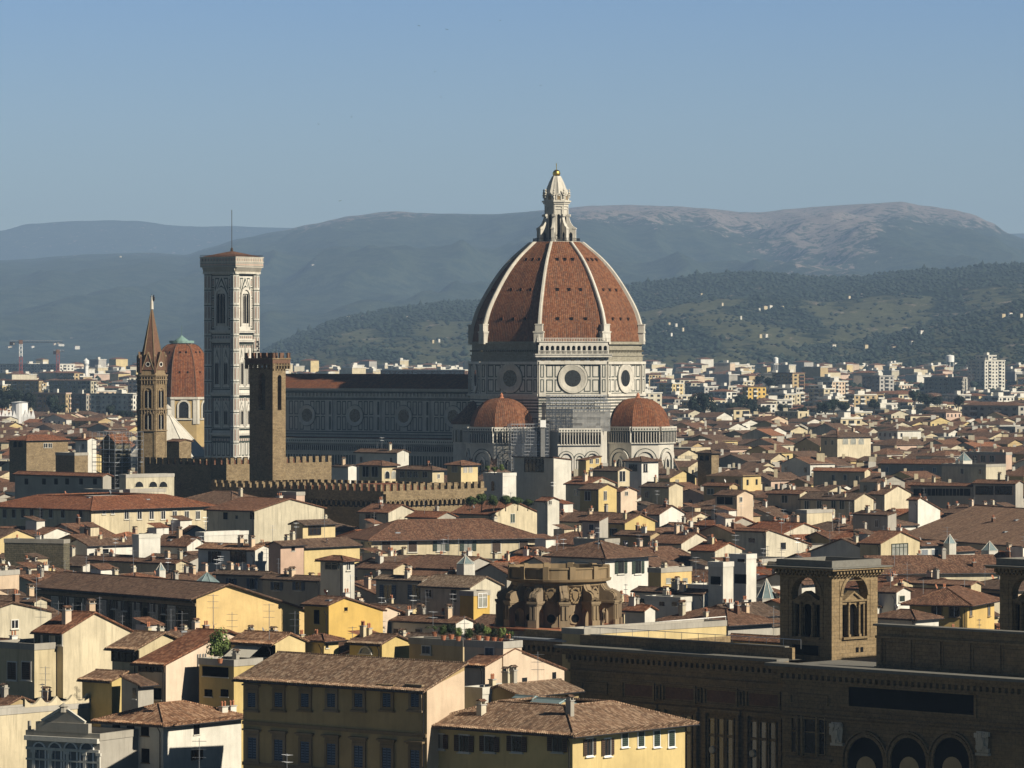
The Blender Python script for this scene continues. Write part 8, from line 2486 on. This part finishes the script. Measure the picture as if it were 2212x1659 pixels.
rt_ = random.Random(8)
def tree(label, u, vc, Y, wpx, hpx, mat='leaf_dark', group=None, name='tree'):
    w, h = wpx*Y/F/2/0.95, hpx*Y/F/2/0.95
    root = thing(name, label, 'tree', (px(u, Y), Y, pz(vc, Y)), 0, group)
    c = link('crown', crown_mesh(rt_.randrange(5), mat), root, (0, 0, 0), None, rt_.uniform(0, 6)); c.scale = (w, w, h)
    t = link('trunk', trunk_mesh(), root); t.scale = (w, w, h*1.3)
    return root
for i, (u, v, w, h) in enumerate(((1497, 872, 40, 44), (1522, 868, 44, 50), (1540, 880, 26, 30), (1512, 886, 50, 26))):
    tree(['tall dark tree left in the clump right of the right apse dome', 'tallest dark tree of the clump right of the apse dome', 'small tree at the right end of the clump beside the apse dome', 'low wide tree at the foot of the clump right of the apse dome'][i], u, v, 2380, w, h)
for i, (u, v, w, h, Y) in enumerate(((1600, 870, 44, 34, 2600), (1622, 876, 38, 36, 2560), (1578, 880, 30, 26, 2560), (1650, 888, 40, 24, 2500), (1690, 884, 30, 30, 2480), (1708, 892, 34, 24, 2440), (1730, 888, 32, 26, 2440), (1782, 882, 40, 34, 2480), (1800, 876, 34, 36, 2500), (1826, 878, 36, 30, 2520), (1888, 872, 30, 26, 2560), (1975, 856, 34, 30, 2700), (2000, 862, 44, 28, 2680), (2024, 866, 30, 24, 2650), (2070, 868, 30, 30, 2500), (1660, 826, 34, 24, 3200), (1640, 820, 30, 20, 3300), (1350, 868, 16, 24, 2400),
    (14, 852, 40, 40, 2500), (38, 862, 50, 44, 2480), (60, 868, 40, 46, 2460), (4, 872, 44, 30, 2440), (112, 872, 34, 44, 2550), (128, 884, 40, 24, 2500), (236, 886, 26, 32, 2420), (262, 896, 30, 24, 2400), (170, 896, 60, 20, 2380), (215, 905, 40, 20, 2350), (280, 900, 30, 26, 2380))):
    tree('dark green suburb tree, %s' % where(u, Y), u, v, Y, w, h, 'leaf_dark', 'dark trees among the suburb buildings')
for i, (u, v, w, h, Y) in enumerate(((1015, 1084, 34, 26, 905), (1040, 1080, 36, 30, 908), (1066, 1082, 34, 28, 906), (1092, 1080, 36, 30, 910), (1118, 1082, 34, 26, 906), (1140, 1086, 28, 22, 904))):
    tree(['leftmost round bush of the green row below the white roof tower', 'second bush from the left in the green row below the white tower', 'third bush from the left in the green row below the white tower', 'third bush from the right in the green row below the white tower', 'second bush from the right in the green row below the white tower', 'rightmost bush of the green row beside the white turret house'][i], u, v, Y, w, h, 'leaf', 'row of green bushes in a hidden courtyard')
for i, (u, v, w, h, Y) in enumerate(((1053, 1012, 14, 16, 1001), (1068, 1014, 20, 14, 1001), (1084, 1010, 14, 18, 1000))):
    tree(['left shrub on the square white roof tower', 'middle shrub on the square white roof tower', 'right shrub on the square white roof tower'][i], u, v, Y, w, h, 'leaf_light', None, 'shrub')
# potted plants on terraces
def potted(label, u, v, Y, s, mat='leaf', palm=False):
    root = thing('potted_palm' if palm else 'potted_plant', label, 'plant', (px(u, Y), Y, pz(v, Y)))
    mb = MB(); mb.lathe((0, 0, -0.45), [(0.22, 0), (0.32, 0.45), (0.34, 0.5)], 10, 'terracotta'); mb.obj('pot', root)
    if palm:
        mb = MB()
        for k in range(16):
            a = k*0.8; d = Vector((math.cos(a), math.sin(a), 0)); e = Vector((-d.y, d.x, 0))*0.07
            p = [Vector((0, 0, .1))+d*(s*q/4)+Z*(s*(1.0*q/4-0.95*(q/4)**2)+0.1*s) for q in range(5)]
            for q in range(4): mb.add([p[q]-e, p[q]+e, p[q+1]+e*(.7 if q < 3 else .05), p[q+1]-e*(.7 if q < 3 else .05)], mat)
        mb.obj('fronds', root)
    else:
        c = link('foliage', crown_mesh(rt_.randrange(5), mat), root, (0, 0, s*0.6)); c.scale = (s*.6, s*.6, s*.7)
for i, (u, v, s, m, pl) in enumerate(((939, 1352, 1.5, 'leaf', True), (958, 1360, 1.0, 'leaf', False), (975, 1358, 1.1, 'leaf_dark', False), (990, 1362, 0.9, 'leaf_light', False), (1012, 1366, 1.0, 'leaf', False), (1034, 1360, 1.2, 'leaf_dark', False), (1052, 1362, 1.1, 'leaf_light', False), (1068, 1364, 0.9, 'leaf_dark', False), (1084, 1366, 1.0, 'leaf_light', False), (1102, 1368, 0.8, 'leaf', False))):
    potted(['potted palm with arching fronds on the roof terrace', 'bushy potted plant just right of the palm', 'dark potted shrub on the terrace left part', 'pale green potted plant on the terrace middle left', 'potted shrub beside the terrace chimney', 'dark potted shrub in the middle of the terrace', 'round light green potted bush on the terrace', 'dark potted plant right of the round light bush', 'light potted plant near the terrace right end', 'small potted plant at the right end of the terrace railing'][i], u, v+14, 473+i*.15, s, m, pl)
potted('small tree in a tub on the pergola terrace left of the ochre palazzo', 475, 1424, 461, 2.6, 'leaf_light')
# terrace railing of the peach house
mb = MB()
Pt = Vector((px(1126, 474), 474, 0))
zt = pz(1388, 472)
l_, r_ = dirs(38)
Pb = H10b['P']
for d, L in ((l_, H10b['wl']), (r_, H10b['wr'])):
    for k in range(int(L/0.3)): 
        q = Pb+d*(k*0.3); mb.tube(q+Z*(zt-.2), q+Z*(zt+.85), .02, 'iron', 3)
    mb.tube(Pb+Z*(zt+.85), Pb+d*L+Z*(zt+.85), .03, 'iron', 4)
tag(mb.obj('railing'), 'thin iron railing around the planted roof terrace', 'railing')
# glass roof pyramids
def pyramid(label, u, vb, Y, wpx, hpx, wid=8, frame='marble_white'):
    w = wpx*Y/F/2; h = hpx*Y/F
    root = thing('glass_pyramid', label, 'skylight', (px(u, Y), Y, pz(vb, Y)), R(20))
    mb = MB(); B = [Vector((w*math.cos(2*math.pi*i/wid), w*math.sin(2*math.pi*i/wid), 0)) for i in range(wid)]
    for i in range(wid): mb.add([B[i], B[(i+1) % wid], Vector((0, 0, h))], 'skylight_glass')
    mb.prism([(p.x, p.y) for p in B], -2.5, 0, 'plaster_white'); mb.obj('glazing', root)
    mb = MB()
    for i in range(wid): mb.tube(B[i], (0, 0, h+.05), .05, frame, 4); mb.tube(B[i], B[(i+1) % wid], .06, frame, 4)
    mb.obj('frame', root)
pyramid('tall pointed glass pyramid skylight left of the nearer stone tower', 1656, 1292, 648, 48, 42)
pyramid('low glass pyramid lantern on the stained white gabled house', 1006, 1218, 668, 42, 18, 6)
pyramid('faceted green grey glass roof lantern behind the orange end wall', 447, 1263, 660, 68, 26, 8, 'zinc')
pyramid('small glass pyramid above the air conditioner roof', 347, 1232, 700, 22, 16, 6)
pyramid('glass lantern on a red base beside the roller blind house', 2052, 1174, 780, 30, 20, 6)
pyramid('glass lantern on a cream box at the far right', 2138, 1189, 770, 40, 20, 6)
pyramid('pale glass pyramid beside the grey pink palazzo', 2082, 995, 1190, 40, 18, 6)
# tower cranes and water tower
def crane(label, u, vb, vt, Y, jl, jr, red):
    mb = MB(); z0, z1 = pz(vb, Y), pz(vt, Y); s = 1.3*Y/3800
    root = thing('tower_crane', label, 'crane', (px(u, Y), Y, z0), R(12))
    H_ = z1-z0; n = int(H_/3.5)
    for k in range(n):
        m = 'red_paint' if (k < n*red) else 'white_paint'
        za, zb_ = H_*k/n, H_*(k+1)/n
        for sx, sy in ((-s, -s), (s, -s), (s, s), (-s, s)): mb.tube((sx, sy, za), (sx, sy, zb_), .2, m, 4)
        mb.tube((-s, -s, za), (s, -s, zb_), .2, m, 4); mb.tube((-s, s, zb_), (-s, -s, za), .2, m, 4); mb.tube((s, -s, za), (-s, -s, zb_), .2, m, 4)
    mb.obj('mast', root)
    mb = MB()
    for x0_, x1_ in ((jl, 0), (0, jr)):
        L = (x1_-x0_)*Y/F; a = x0_*Y/F; nn = max(2, int(abs(L)/4))
        mb.tube((a, -.6, H_+1), (a+L, -.6, H_+1), .16, 'iron', 4); mb.tube((a, .6, H_+1), (a+L, .6, H_+1), .22, 'iron', 4); mb.tube((a, 0, H_+2.6), (a+L, 0, H_+2.6), .2, 'steel', 4)
        for k in range(nn): mb.tube((a+L*k/nn, 0, H_+1), (a+L*(k+.5)/nn, 0, H_+2.6), .15, 'steel', 3); mb.tube((a+L*(k+.5)/nn, 0, H_+2.6), (a+L*(k+1)/nn, 0, H_+1), .15, 'steel', 3)
    mb.box(jl*Y/F, -1.5, H_-1.5, jl*Y/F+4.5, 1.5, H_+1.5, 'iron'); mb.box(-1.6, -1.6, H_-.5, 1.6, 1.6, H_+3, 'brick'); mb.box(jl*Y/F+3, -1.5, H_-1, jl*Y/F+4, 1.0, H_+.6, 'concrete')
    mb.obj('jib', root)
crane('tower crane with a white and red mast and long horizontal jib at the left', 45, 808, 742, 3800, -24, 90, .5)
crane('thin red tower crane half hidden among the left suburb houses', 125, 812, 762, 4000, -10, 14, 1.0)
Y = 4200
wt = thing('water_tower', 'white mushroom shaped water tower with a conical cap at the left', 'water tower', (px(186, Y), Y, pz(812, Y)))
k_ = Y/F
mb = MB(); mb.lathe((0, 0, 0), [(3.4*k_/.44*.44*1.6, 0), (3.0, 12), (3.2, 13.5), (5.2, 16.5), (5.2, 20.5), (2.6, 21.8), (1.0, 23), (0, 24)], 20, 'white_paint'); o_ = mb.obj('tank', wt); o_.scale = (.55, .55, .72)
for u, v, Y in ((1677, 844, 3900), (1990, 808, 3900)):
    pass
def tank(label, u, vb, Y, r, h):
    t = thing('water_tank', label, 'water tower', (px(u, Y), Y, pz(vb, Y)))
    mb = MB(); mb.lathe((0, 0, 0), [(r, 0), (r, h), (r*.9, h+.4), (0, h+1.2)], 16, 'white_paint')
    for a in range(4): mb.tube((r*.8*math.cos(a*1.57), r*.8*math.sin(a*1.57), -8), (r*.8*math.cos(a*1.57), r*.8*math.sin(a*1.57), 0), .3, 'white_paint', 4)
    mb.obj('tank', t)
tank('small white water tank on legs right of the dome', 1676, 785, 4200, 2.3, 5); tank('white cylindrical water tank left of the white apartment tower', 2052, 782, 4300, 4.2, 6)
# white pleated canopies and green pitch at the left
Y = 2300
cn = thing('event_canopy', 'row of bright white pointed tents with a round white kiosk at the left edge', 'tent', (px(-5, Y), Y, ground(0, Y)))
mb = MB(); zt = pz(884, Y)-ground(0, Y); k_ = Y/F
for i in range(10):
    x0_ = i*8*k_; w = 7.6*k_; ap = Vector((x0_+w/2, w/2, zt)); zb_ = pz(900, Y)-ground(0, Y)
    c4 = [Vector((x0_, 0, zb_)), Vector((x0_+w, 0, zb_)), Vector((x0_+w, w, zb_)), Vector((x0_, w, zb_))]
    for q in range(4): mb.add([c4[q], c4[(q+1) % 4], ap], 'white_paint')
    mb.box(x0_, 0, zb_-3, x0_+w, w, zb_, 'white_paint')
mb.lathe((46*k_, 4, 0), [(4.2, 0), (4.2, zt+3.5), (4.8, zt+3.6), (0, zt+4.2)], 16, 'white_paint'); mb.obj('canopies', cn)
# thin poles and aerials that stand out above the roofs
def pole(label, u, v0, v1, Y, kind=0):
    r = thing('aerial', label, 'aerial', (px(u, Y), Y, pz(v1, Y)))
    h = pz(v0, Y)-pz(v1, Y); mb = MB(); mb.tube((0, 0, -1.5), (0, 0, h), .04, 'steel', 4)
    for q in range(3):
        z = h-.3-q*.8
        mb.tube((-.7, 0, z), (.7, 0, z), .025, 'steel', 3)
        for i in range(6): mb.tube((-.6+i*.24, -.35, z), (-.6+i*.24, .35, z), .02, 'steel', 3)
    mb.obj('mast', r)
for i, (u, v0, v1, Y) in enumerate(((88, 1300, 1345, 540), (126, 1298, 1340, 540), (157, 1303, 1340, 540), (176, 1302, 1335, 540), (193, 1302, 1345, 540), (393, 1320, 1362, 500), (1162, 1408, 1485, 462), (501, 1322, 1350, 560), (637, 1320, 1360, 560), (1003, 1330, 1364, 600), (2074, 1395, 1420, 600), (2128, 1225, 1260, 690), (1960, 1215, 1250, 690), (430, 1595, 1630, 430), (874, 957, 985, 1120))):
    pole('thin rooftop aerial with three crossbars, %s' % where(u, Y), u, v0, v1, Y)
for o_ in [o for o in COL.objects if o.name.startswith('aerial') and o.get('category')]: o_['group'] = 'rooftop aerials'
# long terrace handrail by the rotunda
mb = MB()
A = Vector((px(1265, 569), 569, pz(1357, 569))); B = Vector((px(1568, 583), 583, pz(1332, 583)))
mb.tube(A, B, .07, 'white_paint', 5)
for k in range(9): q = A.lerp(B, k/8); mb.tube(q, q-Z*1.2, .04, 'white_paint', 4)
tag(mb.obj('handrail'), 'long pale steel handrail on the yellow terrace wall', 'railing')
# birds
for i, (u, v) in enumerate(((1080, 45), (965, 64), (905, 56), (760, 253), (735, 434), (1168, 185), (952, 210), (688, 268), (940, 155), (820, 305))):
    Y = 700+40*i
    b = MB(); s = 0.32
    b.tube((-.25*s, 0, 0), (.5*s, 0, 0), .07*s, 'iron', 5)
    for sy in (-1, 1):
        b.add([Vector((-.1*s, 0, 0)), Vector((.25*s, 0, 0)), Vector((.12*s, sy*.6*s, .25*s))], 'iron'); b.add([Vector((.12*s, sy*.6*s, .25*s)), Vector((.25*s, 0, 0)), Vector((-.15*s, sy*1.2*s, .1*s))], 'iron')
    o = b.obj('bird', None, (px(u, Y), Y, pz(v, Y))); o.rotation_euler = (0.2, 0.1*i, i*1.1)
    tag(o, 'tiny dark bird in the open sky, %s' % where(u, Y), 'bird', 'birds high in the sky')
# ================================================================ haze
mh = bpy.data.materials.new('haze'); mh.use_nodes = True; hn_ = mh.node_tree; hn_.nodes.clear()
ho = hn_.nodes.new('ShaderNodeOutputMaterial'); hv = hn_.nodes.new('ShaderNodeVolumePrincipled')
hv.inputs['Color'].default_value = (0.45, 0.67, 1.0, 1); hv.inputs['Density'].default_value = 5.1e-5; hv.inputs['Anisotropy'].default_value = 0.0
hn_.links.new(hv.outputs[0], ho.inputs['Volume'])
MATS['haze'] = mh
mb = MB(); mb.box(-8500, -850, -12, 8500, 28500, 990, 'haze')
o = mb.obj('haze'); o['kind'] = 'stuff'; o['label'] = 'thin blue air haze over the city and the hills'; o['category'] = 'haze'

# things that would carry the same words are told apart by their order from the left
by = {}
for o_ in COL.objects:
    if o_.parent is None and o_.get('category') and o_.get('label'): by.setdefault(o_['label'], []).append(o_)
ORD = ['leftmost', 'second from the left', 'third from the left', 'fourth from the left', 'fifth from the left', 'sixth from the left', 'seventh from the left', 'eighth from the left', 'ninth from the left', 'tenth from the left', 'eleventh from the left']
for lab, obs in by.items():
    if len(obs) < 2: continue
    obs.sort(key=lambda q: pu(q.location.x, q.location.y))
    for k, q in enumerate(obs): q['label'] = lab+', '+('rightmost' if k == len(obs)-1 else ORD[min(k, 10)])
